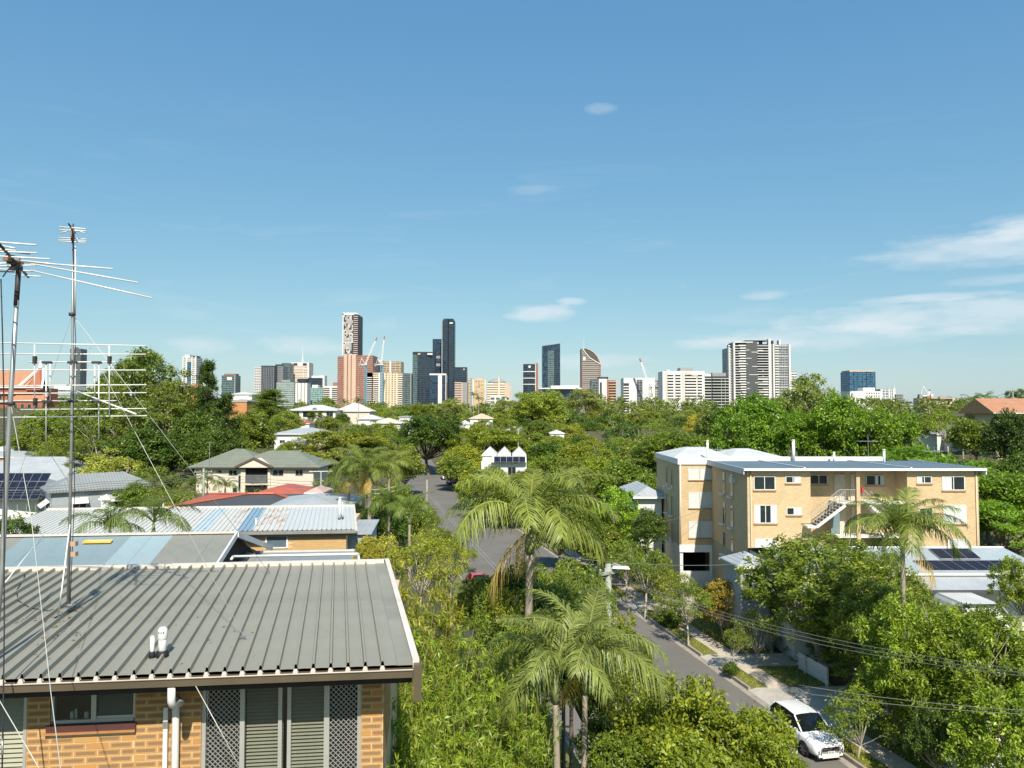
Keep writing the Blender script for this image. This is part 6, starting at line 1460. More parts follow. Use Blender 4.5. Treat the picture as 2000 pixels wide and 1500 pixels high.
    for py, a, c in ((684, 1457, 1463), (688, 1467, 1480), (700, 1457, 1467), (711, 1457, 1460), (716, 1468, 1480), (732, 1462, 1480), (748, 1457, 1463), (748, 1473, 1480), (759, 1457, 1463)): boxo('blade', lx(a), lx(c), -d/2-2, -d/2-1.51, lz(py)-.35, lz(py)+.35, CW, t)
    boxo('canopy', lx(1434), lx(1470), -d/2-2, d/2-4, lz(669.5), lz(667.5), CW, t); boxo('canopy', lx(1460), lx(1507), -d/2+4, d/2-4, lz(664.5), lz(663.5), CG, t)
    for a, yt in ((1491, 664), (1513, 664), (1527, 663)): boxo('roof_post', lx(a), lx(a+3), -d*.2, d*.1, lz(673), lz(yt), CW if a == 1527 else CD, t)
    tower('small white block peeping right of the big tower', 1543, 1556, 726, 1000, f_white, 18, 'apartment_tower')
    # right skyline
    t = tower('blue glass tower with scaffold crown on the right skyline', 1659, 1709, 726, 1100, f_blue, 30); w, h, d = t['w'], t['h'], t['d']; boxo('crown', -w*.48, w*.46, -d*.45, d*.45, h+.01, h+2.2, CT, t); fins(t, np.linspace(-w*.5, w*.5, 7), .5, 0, h, -d/2, .5, f_navy2)
    t = tower('white stepped block in front of the blue tower', 1660, 1722, 764, 800, CW, 22, 'apartment_tower', top=((.48, .85, 4, CW),)); w, h, d = t['w'], t['h'], t['d']
    for i in range(6):
        for j in range(5): boxo('window', w*.02+i*w*.075, w*.02+i*w*.075+1.2, -d/2-.06, -d/2-.01, h-3-j*3, h-1.6-j*3, CD, t)
    t = tower('grey and white striped block right of the white stepped one', 1719, 1747, 760, 850, F_('grey_stripe', (.55, .55, .55), (.14, .16, .18), 3, 3.5, .35, .35), 20, 'apartment_tower'); fins(t, (-t['w']*.45, t['w']*.1, t['w']*.4), 1.4, 0, t['h'], -t['d']/2, .8, CW)
    t = tower('small grey tower with needle mast on the right skyline', 1749, 1764, 770, 1100, f_grey, 16); MB().tube([(-3, 0, t['h']), (-3, 0, t['h']+9), (-3, 0, t['h']+10), (-3, 0, t['h']+18)], [1.5, 1.2, .3, .1], 6).build('mast', CW, t)
    tower('low blue-grey office roofs on the right skyline', 1762, 1796, 787, 800, f_grn, 20, 'office_block', top=((.3, .7, 1.5, CD),), cat='building')
    t = tower('cream and brown half-built block with crane on the right', 1806, 1866, 777, 700, CT, 20, 'apartment_tower', top=((.05, .8, 1.5, CG),)); w, h, d = t['w'], t['h'], t['d']; slabs(t, 1, h-3, 3.2, -w*.5, w*.5, -d/2-1, -d/2-.01, 1.0, mat('slab_cream', (.62, .56, .44), .7)); boxo('dark_floor', -w*.45, w*.4, -d/2-.3, -d/2-.02, h-3, h-.8, CD, t)
    # tower cranes
    def crane(lab, base, hub, tip, Y, col, tall=True, cab=True):
        pb, ph, pt = P3(*base, Y), P3(*hub, Y), P3(*tip, Y); t = thing('tower_crane', lab, 'crane', pb); l = Vector(pb)
        cm = mat('crane_'+col, {'blue': (.16, .33, .45), 'white': (.66, .66, .66), 'orange': (.6, .25, .08)}[col], .6); cw = mat('crane_white', (.66, .66, .66), .6); cr = mat('crane_tip', (.42, .12, .12), .6)
        s = 1.5; b = MB(); h = (ph-pb).z
        for sx in (-1, 1):
            for sy in (-1, 1): b.bar((sx*s, sy*s, 0), (sx*s, sy*s, h), .55)
        n = max(2, int(h/4))
        for i in range(n):
            for sy in (-1, 1): b.bar((-s, sy*s, h*i/n), (s, sy*s, h*(i+1)/n), .4).bar((s, sy*s, h*i/n), (-s, sy*s, h*(i+1)/n), .4)
        b.build('tower', cm, t)
        a, c = ph-l, pt-l; dv = (c-a); b = MB(); up = Vector((-dv.z, 0, dv.x)).normalized()
        n = 10
        for off in (up*1.0, -up*1.0): b.bar(a+off, c+off*.4, .6)
        for i in range(n): f0, f1 = i/n, (i+1)/n; b.bar(a+dv*f0+up*(1-.6*f0), a+dv*f1-up*(1-.6*f1), .4)
        b.build('jib', cw, t); MB().bar(c-dv*.12, c, 1.6).build('jib_tip', cr, t)
        sg = -1 if dv.x > 0 else 1; b = MB(); b.bar(a, a+Vector((sg*8, 0, 0)), 1.2).bar(a+Vector((0, 0, 1)), a+Vector((sg*5, 0, 9)), .6).bar(a+Vector((sg*7.5, 0, 0)), a+Vector((sg*5, 0, 9)), .5).bar(a+Vector((sg*5, 0, 9)), a+dv*.8, .18); b.build('counter_jib', cw, t)
        boxo('counterweight', a.x+sg*8-1.5, a.x+sg*8+1.5, -1.6, 1.6, a.z-2.5, a.z+1.5, CG, t); boxo('cab', a.x+1, a.x+3, -2.9, -1.2, a.z-1, a.z+1.6, cw, t)
    crane('luffing crane with blue tower in front of the brown tower', (713.5, 795), (713, 712), (736.5, 659), 1050, 'blue'); crane('luffing crane with blue tower right of the brown tower', (745, 795), (744.5, 712), (751, 656), 1060, 'blue')
    crane('white luffing crane above the white apartments', (1271, 775), (1268, 754), (1249.5, 700), 800, 'white'); crane('small orange crane on the half-built block', (1813, 778), (1813.5, 773), (1816, 761), 700, 'orange')
city()
# ------------------------------------------------------------ planting
mk('mango', (61, 62), lambda s: crown_round(s, 3.9, 3.6, 6.0, 34, 20, 34, .25, .09, .31, (.5, .98), -.65, .9, .5, .25, .75, .072, .06), 10.2, 9.8, 6.0, .17, M_PALE, .42, 20)
mk('glossy', (71, 72), lambda s: crown_round(s, 2.7, 2.4, 4.0, 30, 19, 28, .20, .095, .33, (.5, .95), -.7, .92, .55, .1, .75, .075, .06), 6.9, 6.9, 4.0, .13, M_PALE, .4, 18)
mk('lilly', (81, 82), lambda s: crown_round(s, 1.3, 1.25, 1.6, 32, 26, 28, .11, .046, .32, (.45, .95), -.7, .95, .55, .0, .8, .085, .06), 3.1, 3.4, 1.6, .06, M_PALE, .3, 14)

def bamboo_mesh(seed, H=6.0, W=1.7, culms=16):
    rng = np.random.default_rng(seed); C, O = [], []; cb = MB()
    for k in range(culms):
        a = rng.uniform(0, 6.283); r0 = rng.uniform(0, .3)*W; lean = rng.uniform(.1, .42)*W; h = H*rng.uniform(.68, 1.03)
        pts = []
        for i in range(8):
            f = i/7; rr = r0 + lean*f**2.2; pts.append((math.cos(a)*rr, math.sin(a)*rr, h*f*(1-.08*f*f)))
        cb.tube(pts, list(np.linspace(.018, .005, 8)), 5, False)
        for i in range(31):
            f = rng.uniform(.08, 1.0)**.8; q = min(6, int(f*7)); p = np.array(pts[q])*(1-(f*7-q))+np.array(pts[q+1])*(f*7-q)
            b = rng.uniform(0, 6.283); ext = rng.uniform(.1, .42)*W*(1.1-.6*f)
            o = np.array([math.cos(b), math.sin(b), rng.uniform(-.1, .5)]); C.append(p+o*ext); O.append(nrm(o))
    C, O = np.array(C), np.array(O); n = len(C); per = 15
    t0 = np.repeat(rng.random(n), per)
    P = np.repeat(C, per, 0)+rng.normal(size=(n*per, 3))*.015; O2 = np.repeat(O, per, 0)
    D = nrm(O2*.55 + rng.normal(size=(n*per, 3))*.6 + np.array([0, 0, -.25])); N = nrm(np.array([0, 0, 1.0])+rng.normal(size=(n*per, 3))*.5 + O2*.4)
    L = rng.uniform(.12, .26, n*per); t = np.clip(t0*.6+rng.random(n*per)*.4, 0, 1)
    return leaf_mesh('bamboo_leaves', P, D, N, L, L*.16, t, FOL), cb.mesh('culms', mat('bamboo_culm', (.32, .28, .10), .5), True)
BAM = [bamboo_mesh(3), bamboo_mesh(4), bamboo_mesh(6)]
def bamboo(px, ytop, Y, wpx, label, col=(.40, .50, .135)):
    zt = zat(ytop, Y); X = xat(px, Y, zt); z = ground(X, Y); H = zt-z
    me, cu = BAM[int(px+Y) % 3]; t = thing('bamboo_clump', label, 'bamboo', (X, Y, z), (px*1.7) % 6.28, 'bamboo clumps of the hedge beside the brick units')
    s = wpx/F*Y/2.6; t.scale = (s, s, H/6.0)
    o = mesh_obj('leaves', me, t); o.color = (*col, 1); mesh_obj('culms', cu, t)
for a in ((792, 1058, 17.5, 150, 'tall bamboo clump rising right behind the roof corner', (.50, .48, .14)), (862, 1075, 19.0, 150, 'tall yellowish bamboo clump left of the red car', (.50, .47, .14)), (800, 1165, 14.5, 170, 'bamboo clump against the barge of the metal roof'),
          (885, 1180, 16, 170, 'bamboo clump below the red car'), (950, 1190, 18, 160, 'bamboo clump under the large palm, left of its trunk', (.36, .46, .13)), (800, 1290, 12.2, 190, 'bamboo clump at the end of the brown gutter'),
          (905, 1275, 14, 190, 'bamboo clump in the middle of the hedge'), (1000, 1265, 16.5, 160, 'bamboo clump left of the lower palms'), (815, 1395, 11.0, 170, 'lowest bamboo clump beside the brick pier'), (930, 1385, 12.5, 200, 'bamboo clump at the bottom edge left of the palm trunks'),
          (1030, 1200, 20, 150, 'bamboo clump behind the lower palms', (.34, .44, .125)), (1035, 1340, 15.0, 120, 'short bamboo clump touching the lower palm trunk')):
    bamboo(*a)

T = tree
# --- near right: big trees in front of the flats
T('mango', 1605, 1036, 49, 370, 'large leafy tree standing in front of the apartment block', 'mid')
T('mango', 1735, 1128, 42, 270, 'broad tree below the right-hand palm', 'mid')
T('mango', 1785, 1150, 36.8, 250, 'tree over the white fence, nearest the power lines', 'lime')
T('mango', 1925, 1175, 34, 300, 'glossy tree at the right edge under the solar roof', 'lime')
T('glossy', 1990, 1085, 38, 120, 'upright leafy tree at the right edge by the solar panels', 'lime')
T('glossy', 1960, 1330, 30, 260, 'dense glossy tree in the bottom right corner', 'lime')
T('mango', 1520, 1120, 55, 150, 'smaller tree left of the large leafy tree', 'mid')
T('mango', 1700, 1072, 46, 270, 'leafy tree at the foot of the right-hand palm', 'mid')
T('lacy', 1672, 1338, 36.6, 150, 'bushy sapling leaning over the white car roof', 'mid')
T('mango', 1680, 1185, 46, 240, 'tree filling the gap under the large leafy tree', 'mid')
T('mango', 1590, 1225, 51.5, 140, 'low tree at the left end of the front hedge row', 'mid')
T('glossy', 1745, 1285, 38, 210, 'glossy tree shading the footpath right of the car', 'lime')
T('mango', 1860, 1290, 35.5, 260, 'dense tree above the white board fence', 'lime')
T('glossy', 1900, 1180, 40, 170, 'glossy tree in front of the projecting gable', 'lime')
T('glossy', 1960, 1235, 36, 200, 'glossy tree at the right edge above the power lines', 'lime')
T('glossy', 1830, 1375, 33, 130, 'dark shrub left of the white board fence', 'deep')
# --- near middle: rounded shrub trees by the street
T('lilly', 1330, 1328, 16.5, 300, 'rounded shrub with yellow-green tips in the bottom middle', (.165, .175, .045), name='shrub')
T('lilly', 1455, 1375, 15.5, 290, 'dense leafy shrub left of the white car', (.165, .175, .045), name='shrub')
T('lilly', 1265, 1380, 17.5, 230, 'shrub between the palm fronds and the rounded shrub', 'olive', name='shrub')
T('lilly', 1370, 1430, 14.0, 330, 'leafy shrub at the bottom edge, centre right', (.165, .175, .045), name='shrub')
T('lilly', 1520, 1440, 14.5, 190, 'low shrub touching the bottom edge below the car', (.165, .175, .045), name='shrub')
T('lilly', 1225, 1430, 16, 200, 'shrub at the bottom edge right of the palm trunks', 'mid', name='shrub')
T('lacy', 1235, 1290, 20, 190, 'sparse twiggy bush right of the lower palms', 'olive', name='shrub')
T('round', 1005, 1098, 24, 170, 'dark tree behind the large palm trunk', 'deep')
T('round', 1085, 1120, 26, 170, 'dark green tree right of the large palm trunk', 'deep')
T('round', 950, 1125, 26, 100, 'dark shrub by the road left of the large palm', 'deep', name='shrub')
T('lacy', 1140, 1105, 28, 130, 'light tree behind the lower palm crown', 'mid')
T('round', 1140, 1230, 21, 190, 'dark shrub behind the pair of lower palms', 'deep', name='shrub')
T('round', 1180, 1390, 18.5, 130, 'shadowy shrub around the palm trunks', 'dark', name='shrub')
T('lacy', 745, 1035, 26, 105, 'flowering frangipani beside the end of the rusty roof', 'gold', name='flowering_tree')
T('lilly', 720, 1045, 23, 70, 'pale-leaved shrub beside the annexe roof', 'gold', name='shrub')
T('lacy', 820, 1028, 34, 130, 'yellow-green bush in front of the timber power pole', 'yellow', name='shrub')
T('lacy', 880, 1045, 32, 90, 'yellowish bush left of the red car', 'yellow', name='shrub')
T('glossy', 1115, 1090, 33, 130, 'leafy tree on the kerb behind the street pole', 'olive')
T('glossy', 1175, 1150, 31, 150, 'bushy kerbside tree hiding the road left of the street pole', 'olive')
T('round', 1050, 1105, 30, 130, 'dense kerbside tree behind the large palm', 'mid')
T('glossy', 1215, 1225, 27, 150, 'kerbside tree below the street lamp', 'olive')
T('glossy', 1100, 1180, 24, 140, 'mid green tree between the large palm and the lower palms', 'mid')
T('round', 1240, 1330, 23, 130, 'dark shrub beside the road right of the lower palms', 'olive', name='shrub')
T('lacy', 985, 1135, 22, 110, 'light bush at the foot of the large palm', 'yellow', name='shrub')
T('glossy', 968, 1150, 22, 150, 'leafy bush between the bamboo and the large palm trunk', 'mid', name='shrub')
T('glossy', 1060, 1190, 20.5, 160, 'leafy bush right of the large palm trunk, above the lower palms', 'olive', name='shrub')
T('glossy', 930, 1120, 25, 110, 'olive bush beside the red car', 'olive', name='shrub')
# --- street verge right
def vtree(kind, bx, by, ytop, wpx, label, col, **k):
    g = onground(bx, by); H = zat(ytop, g.y)-g.z; return put_tree(kind, g.x, g.y, H, wpx/F*g.y, label, col, zg=g.z+.12, **k)
vtree('street', 1345, 1263, 1135, 110, 'young pale-trunked street tree beside the footpath', 'olive')
vtree('street', 1436, 1318, 1215, 60, 'slender street tree nearest the white car', 'olive')
vtree('street', 1260, 1205, 1060, 110, 'street tree beside the street pole', 'mid')
vtree('street', 1300, 1225, 1175, 60, 'low street tree casting shade on the road', 'mid')
vtree('street', 1225, 1178, 1050, 100, 'street tree farthest along the verge, behind the palm', 'mid')
vtree('shrub', 1310, 1225, 1195, 70, 'low green shrub on the verge by the kerb', 'deep', name='shrub')
vtree('shrub', 1428, 1322, 1292, 40, 'small green shrub round the foot of the slender street tree', 'deep', name='shrub')
T('glossy', 1412, 1128, 55.5, 130, 'round shrub with rust-red tips in front of the garage', (.26, .19, .07), name='shrub')
T('lacy', 1320, 1110, 60, 110, 'feathery garden tree in front of the shaded garage', 'olive')
T('glossy', 1278, 1075, 66, 90, 'garden tree left of the shaded garage', 'olive')
T('glossy', 1230, 1045, 72, 110, 'mid green garden tree beyond the street pole', 'mid')
T('shrub', 1440, 1215, 54, 70, 'shrub against the grey front fence', 'deep', name='shrub')
T('shrub', 1385, 1235, 56, 60, 'hedge shrub behind the young street tree', 'mid', name='shrub')
T('lacy', 1480, 1190, 50, 90, 'pale tree by the front fence, left of the large tree', 'olive')
# --- between the street and the flats
T('glossy', 1212, 946, 78, 125, 'round glossy tree with orange tips left of the apartments', (.20, .27, .07))
T('round', 1265, 990, 70, 80, 'glossy tree against the rear apartment wall', 'deep')
T('round', 1165, 985, 85, 130, 'olive tree left of the round glossy tree', 'olive')
T('round', 1130, 965, 92, 120, 'round tree on the right kerb beyond the large palm', 'mid')
T('round', 1090, 990, 80, 110, 'kerbside tree seen through the large palm fronds', 'olive')
T('round', 1180, 1020, 76, 120, 'olive tree shading the right footpath', 'olive')
T('round', 1040, 950, 108, 110, 'tree on the right kerb above the large palm crown', 'yellow')
T('round', 1225, 895, 105, 150, 'broad green tree behind the round glossy tree', 'mid')
T('gum', 1120, 905, 115, 120, 'grey-limbed sparse tree behind the large palm', 'grey')
T('gum', 1170, 875, 130, 120, 'pale-limbed gum in the valley centre', 'gum')
T('round', 1095, 925, 100, 100, 'bushy tree above the large palm', 'mid')
T('flat', 1315, 838, 150, 190, 'spreading flat-topped tree left of the big green trees', 'mid')
T('gum', 1255, 845, 170, 120, 'olive tree beside the spreading flat-topped one', 'olive')
T('gum', 1355, 806, 215, 45, 'slim golden-flowered tree against the woodland', 'gold')
T('round', 1400, 795, 190, 110, 'dark tree left of the bright green rain tree', 'deep')
# --- big trees behind the flats
T('biground', 1470, 767, 128, 190, 'bright green rain tree left behind the apartments', 'bright')
T('round', 1560, 800, 120, 90, 'bright green tree between the two big rain trees', 'bright')
T('biground', 1645, 768, 118, 200, 'tall bright green tree behind the apartment roof', 'bright')
T('biground', 1725, 790, 112, 190, 'broad bright green tree right of the tallest one', 'bright')
T('gum', 1575, 722, 205, 125, 'tall sparse gum standing above the rain trees', 'grey')
T('flat', 1790, 868, 92, 330, 'wide feathery poinciana behind the right end of the apartments', 'bright')
T('flat', 1930, 905, 84, 270, 'feathery poinciana at the right edge', 'bright')
T('flat', 1960, 975, 76, 200, 'low spreading poinciana beside the apartment corner', 'bright')
T('round', 1972, 800, 105, 120, 'dark dense tree below the terracotta house', 'dark')
T('round', 2000, 870, 88, 130, 'dark tree at the right edge under the terracotta house', 'deep')
T('gum', 1985, 755, 170, 60, 'tree rising above the terracotta house at the right edge', 'deep')
T('lacy', 1850, 800, 160, 110, 'light green tree with fan palms on the right hill', 'lime')
T('round', 1905, 812, 140, 120, 'mid green tree right of the fan palms', 'mid')
T('gum', 1780, 800, 170, 90, 'rust-tipped tree left of the half-built block', 'olive')
T('gum', 1835, 792, 200, 70, 'pale tree under the half-built block', 'olive')
# --- street corridor beyond
T('biground', 838, 803, 200, 165, 'dark round mango tree in the middle distance', 'deep')
T('flat', 955, 833, 190, 165, 'yellow-green umbrella tree right of the dark mango', 'yellow')
T('round', 905, 868, 165, 130, 'yellow-green street tree above the parked cars', 'yellow')
T('round', 893, 884, 158, 80, 'olive street tree over the far end of the road', 'olive')
T('round', 950, 905, 130, 140, 'leafy street tree right of the parked cars', 'yellow')
T('round', 938, 930, 118, 90, 'olive tree shading the nearest parked cars', 'olive')
T('round', 985, 945, 108, 90, 'green tree just left of the large palm', 'mid')
T('flat', 660, 838, 145, 210, 'spreading olive poinciana behind the cluster of palms', (.22, .21, .06))
T('round', 772, 940, 82, 110, 'rounded tree right of the palm cluster', 'olive')
T('round', 808, 965, 72, 100, 'bushy tree left of the timber power pole', 'olive')
T('round', 760, 985, 60, 90, 'dense tree below the palm cluster', 'deep')
T('lacy', 845, 1000, 62, 60, 'small tree at the foot of the timber power pole', 'mid')
T('round', 690, 975, 58, 70, 'green shrub tree behind the rusty roof end', 'deep')
T('lacy', 640, 930, 95, 80, 'flower-spotted tree right of the cream house', 'mid')
T('round', 862, 1030, 86, 70, 'bush on the left kerb below the timber pole', 'olive', name='shrub')
T('lacy', 905, 1062, 78, 70, 'yellow-green bush on the left kerb above the red car', 'yellow', name='shrub')
T('round', 790, 870, 150, 100, 'olive tree between the palms and the dark mango', 'olive')
for i, (px, yt, Y, w) in enumerate(((955, 918, 116, 70), (1000, 925, 114, 70), (1035, 915, 118, 60), (1085, 848, 225, 60), (1000, 842, 235, 70), (930, 826, 300, 60), (905, 834, 290, 40), (700, 826, 262, 60), (745, 836, 240, 60), (790, 818, 290, 40), (560, 862, 158, 50), (610, 868, 160, 60), (1260, 1000, 74, 60))):
    T(('round', 'glossy')[i % 2], px, yt, Y, w, 'garden tree in front of the %s' % ('left white gable', 'middle white gable', 'right white gable', 'pale roof in the bushland', 'white gabled house by the lamp post', 'orange and white roof', 'white cottage roof', 'long white-roofed house', 'sunlit cream roof', 'small grey-roofed house', 'white cottage above the cream house', 'long pale hip roof', 'blue-grey cottage by the apartments')[i], ('olive', 'mid', 'yellow')[i % 3])
for i, (px, yt, Y, w, k, c) in enumerate(((560, 800, 270, 60, 'gum', 'mid'), (640, 812, 262, 50, 'round', 'olive'), (668, 806, 285, 40, 'round', 'deep'), (725, 818, 250, 70, 'gum', 'mid'), (765, 825, 240, 60, 'round', 'olive'), (965, 908, 124, 70, 'round', 'olive'), (1020, 912, 122, 60, 'round', 'mid'), (1010, 830, 255, 50, 'gum', 'mid'), (945, 815, 320, 50, 'gum', 'olive'), (620, 795, 300, 40, 'gum', 'mid'))):
    T(k, px, yt, Y, w, '%s tree screening the %s' % (c if c != 'deep' else 'dark', ('left end of the verandah house', 'right end of the verandah house', 'corner of the pink hip roofs', 'long white-roofed house', 'sunlit cream roof', 'solar panels of the gabled house', 'right side of the gabled house', 'white house by the lamp post', 'orange and white roof', 'verandah house middle')[i]), c)
# --- left cluster
T('gum', 315, 765, 136, 160, 'dense gum filling the middle of the left stand', 'gum')
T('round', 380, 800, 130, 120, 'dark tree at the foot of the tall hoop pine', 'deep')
T('gum', 195, 835, 116, 130, 'olive gum low in the left stand', 'gum')
T('round', 275, 835, 118, 150, 'broad dark tree in front of the gum stand', 'deep')
T('round', 430, 835, 128, 110, 'dark leafy tree between the hoop pines and the cream house', 'deep')
T('gum', 235, 700, 148, 110, 'slim gum left of the tallest one, against the sky', 'gum')
T('round', 120, 848, 140, 110, 'spreading tree behind the long grey roof', 'olive')
T('gum', 285, 667, 150, 175, 'tallest gum of the left stand, behind the rod aerial', 'gum')
T('gum', 345, 715, 146, 120, 'gum right of the tallest one in the left stand', 'gum')
T('hoop', 404, 699, 138, 95, 'dark hoop pine with clumped branches', 'dark', name='hoop_pine')
T('hoop', 440, 765, 142, 90, 'shorter dark hoop pine beside the tall one', 'dark', name='hoop_pine')
T('gum', 210, 722, 140, 130, 'leafy gum left of the tallest one', 'gum')
T('gum', 250, 775, 125, 150, 'bushy gum in front of the tallest one', 'gum')
T('round', 490, 800, 150, 120, 'light green rounded tree right of the hoop pines', 'olive')
T('hoop', 528, 758, 235, 125, 'broad olive conifer under the grey city towers', 'olive', name='conifer')
T('gum', 560, 800, 225, 80, 'olive tree at the right foot of the broad conifer', 'olive')
T('gum', 180, 800, 130, 130, 'sprawling olive tree left of the gum stand', 'olive')
T('gum', 225, 868, 105, 150, 'white-flowered olive tree above the awning house', (.26, .26, .13))
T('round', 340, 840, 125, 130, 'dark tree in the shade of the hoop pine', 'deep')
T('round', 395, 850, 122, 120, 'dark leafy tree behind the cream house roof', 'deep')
T('round', 300, 905, 95, 110, 'bright shrub tree between the awning house and cream house', 'mid')
T('round', 262, 940, 82, 80, 'green shrub tree right of the awning house', 'mid')
T('lacy', 330, 950, 78, 120, 'light bushes left of the cream house', 'olive', name='shrub')
T('round', 455, 850, 130, 100, 'olive tree above the cream house ridge', 'olive')
T('round', 90, 800, 190, 110, 'tree below the red church porch', 'olive')
T('gum', 140, 790, 200, 90, 'tree right of the church below the grey hospital block', 'olive')
T('round', 60, 832, 150, 90, 'small tree left of the grey roofed house', 'olive')
T('lacy', 90, 868, 125, 70, 'pale tree beside the long blue-white roof', 'olive')
T('glossy', 15, 1003, 33, 150, 'dark round shrub at the left edge behind the corrugated roof', 'deep', name='shrub')
T('shrub', 10, 945, 90, 70, 'garden shrub at the left edge by the solar roof', 'deep', name='shrub')
# --- middle distance and woodland edge
T('biground', 1050, 758, 330, 140, 'big rounded fig tree below the dark slab tower', (.19, .215, .085))
T('gum', 1140, 754, 400, 85, 'tall gum under the sail tower', 'grey')
T('gum', 990, 772, 420, 60, 'thin gum left of the big fig', 'grey')
T('gum', 880, 775, 400, 70, 'grey gum left of the skyline gap', 'grey')
T('round', 640, 775, 420, 40, 'small round tree below the white balcony tower', 'olive')
GA = 'canopy trees of the middle distance'
def canopy_label(px, Y, ci, k):
    look = {'olive': 'olive', 'gum': 'grey-olive', 'mid': 'mid green', 'grey': 'pale grey-green', 'yellow': 'yellow-green', 'deep': 'dark green'}[ci]
    shp = {'gum': 'loose-crowned', 'round': 'round-crowned', 'lacy': 'thin-leaved'}[k]
    under = [(430, 'the teal sign tower'), (560, 'the grey city cluster'), (660, 'the orange-banded tower'), (730, 'the brown tower'), (800, 'the two cranes'), (890, 'the tallest tower'), (950, 'the gold tower'), (1000, 'the domed tower'), (1052, 'the curved dark tower'), (1100, 'the dark blue slab'), (1180, 'the sail tower'), (1215, 'the brick-edged flats'), (1290, 'the white crane'), (1375, 'the long white flats'), (1423, 'the dark balcony flats'), (9999, 'the big white tower')]
    row = 'front row' if Y < 215 else 'second row' if Y < 265 else 'third row' if Y < 330 else 'fourth row' if Y < 400 else 'farthest row'
    return '%s %s tree, %s of canopy below %s' % (shp, look, row, next(n for lim, n in under if px < lim))
rng = random.Random(12)
used_l = {}
for Y0, Y1, n, px0, px1, yt0, yt1, w0, w1 in ((215, 265, 34, 800, 1400, 838, 868, 80, 130), (265, 330, 40, 540, 1420, 818, 846, 70, 110), (175, 215, 16, 1020, 1400, 858, 890, 90, 140), (330, 400, 40, 440, 1450, 800, 826, 60, 95), (400, 480, 40, 300, 1500, 785, 808, 50, 85), (120, 165, 10, 1050, 1300, 885, 930, 90, 140)):
    for i in range(n):
        Y = rng.uniform(Y0, Y1); px = px0+(px1-px0)*(i+rng.random())/n; g0 = rng.uniform(yt0, yt1)
        if Y < 330 and (560 < px < 790 or 890 < px < 1035) and g0 < 842: continue
        if Y < 262 and 780 < px < 890: continue
        k = rng.choice(('gum', 'round', 'round', 'gum', 'lacy')) if Y > 200 else rng.choice(('gum', 'round', 'round'))
        ci = rng.choice(('olive', 'gum', 'mid', 'grey', 'yellow', 'deep'))
        lab = canopy_label(px, Y, ci, k); used_l[lab] = used_l.get(lab, 0)+1
        lab += ('', ', farther right', ', far right', ', rightmost but one', ', rightmost')[used_l[lab]-1]
        T(k, px, g0, Y, rng.uniform(w0, w1), lab, ci, GA)
GB_ = 'garden trees on the left slope'
for i, (px, yt, Y, w) in enumerate(((600, 818, 250, 60), (620, 838, 215, 60), (665, 820, 270, 50), (690, 832, 235, 50), (715, 840, 215, 60), (745, 812, 290, 50), (760, 840, 220, 60), (780, 850, 190, 60), (585, 842, 190, 50), (655, 855, 175, 60), (520, 835, 200, 70), (545, 870, 150, 50), (470, 790, 330, 40), (500, 772, 380, 40), (770, 795, 380, 60), (820, 790, 400, 60), (740, 790, 420, 50))):
    T(('round', 'gum', 'lacy')[i % 3], px, yt, Y, w, 'small %s garden tree %s' % (('round', 'loose-crowned', 'thin-leaved')[i % 3], ('left of the red cottage roof', 'below the verandah house', 'right of the verandah house', 'below the pink hip roofs', 'right of the long pale hip roof', 'left of the sunlit cream roof', 'below the sunlit cream roof', 'above the palm cluster', 'above the long pale hip roof', 'in front of the long pale hip roof', 'right of the broad conifer', 'at the cream house ridge end', 'under the teal sign tower', 'under the grey city cluster', 'under the striped tower', 'under the navy tower', 'under the two cranes')[i]), ('mid', 'olive', 'lime')[i % 3], GB_)
GC_ = 'garden trees round the left foreground roofs'
for i, (px, yt, Y, w) in enumerate(((20, 900, 130, 70), (110, 905, 120, 60), (268, 968, 70, 60), (300, 972, 68, 60), (350, 955, 85, 60), (150, 858, 135, 70), (30, 850, 170, 60))):
    T(('round', 'lacy')[i % 2], px, yt, Y, w, 'low garden tree %s' % ('at the left edge above the grey roof', 'above the solar panels', 'right of the awning house', 'above the rusty roof, left of the garden palms', 'left of the cream house wall', 'above the awning house roof', 'below the church at the left edge')[i], ('mid', 'olive', 'deep')[i % 3], GC_)

def woodland():
    """far wood that reads as one mass behind the valley"""
    rng = np.random.default_rng(77); Ps, Ds, Ns, Ls, Ws, Ts = [], [], [], [], [], []
    for i in range(520):
        Y = 470+rng.random()**1.2*560; px = rng.uniform(-150, 2150); X = (px-1000)/F*Y; z = ground(X, Y)
        yt = 786+rng.uniform(-9, 13) if px > 1000 else 792+rng.uniform(-6, 14)
        H = min(24, max(6, zat(yt, Y)-z)); R = rng.uniform(4, 8)
        o = sph(rng, 26, -.3); C = np.array([X, Y, z+H-R*.8]) + o*R*np.array([1, 1, .85])*rng.uniform(.7, 1.05, (26, 1))
        P, D, N, L, Wd, t = clump_leaves(rng, C, o, 7, .8, 2.0, 1.0, .5, .7, .1)
        Ps.append(P); Ds.append(D); Ns.append(N); Ls.append(L); Ws.append(Wd); Ts.append(t*.8)
    me = leaf_mesh('woodland', np.concatenate(Ps), np.concatenate(Ds), np.concatenate(Ns), np.concatenate(Ls), np.concatenate(Ws), np.concatenate(Ts), FOL)
    o = mesh_obj('woodland', me); o.color = (.38, .42, .20, 1); tag(o, 'grey-green bushland filling the valley below the city towers', 'woodland', kind='stuff')
woodland()
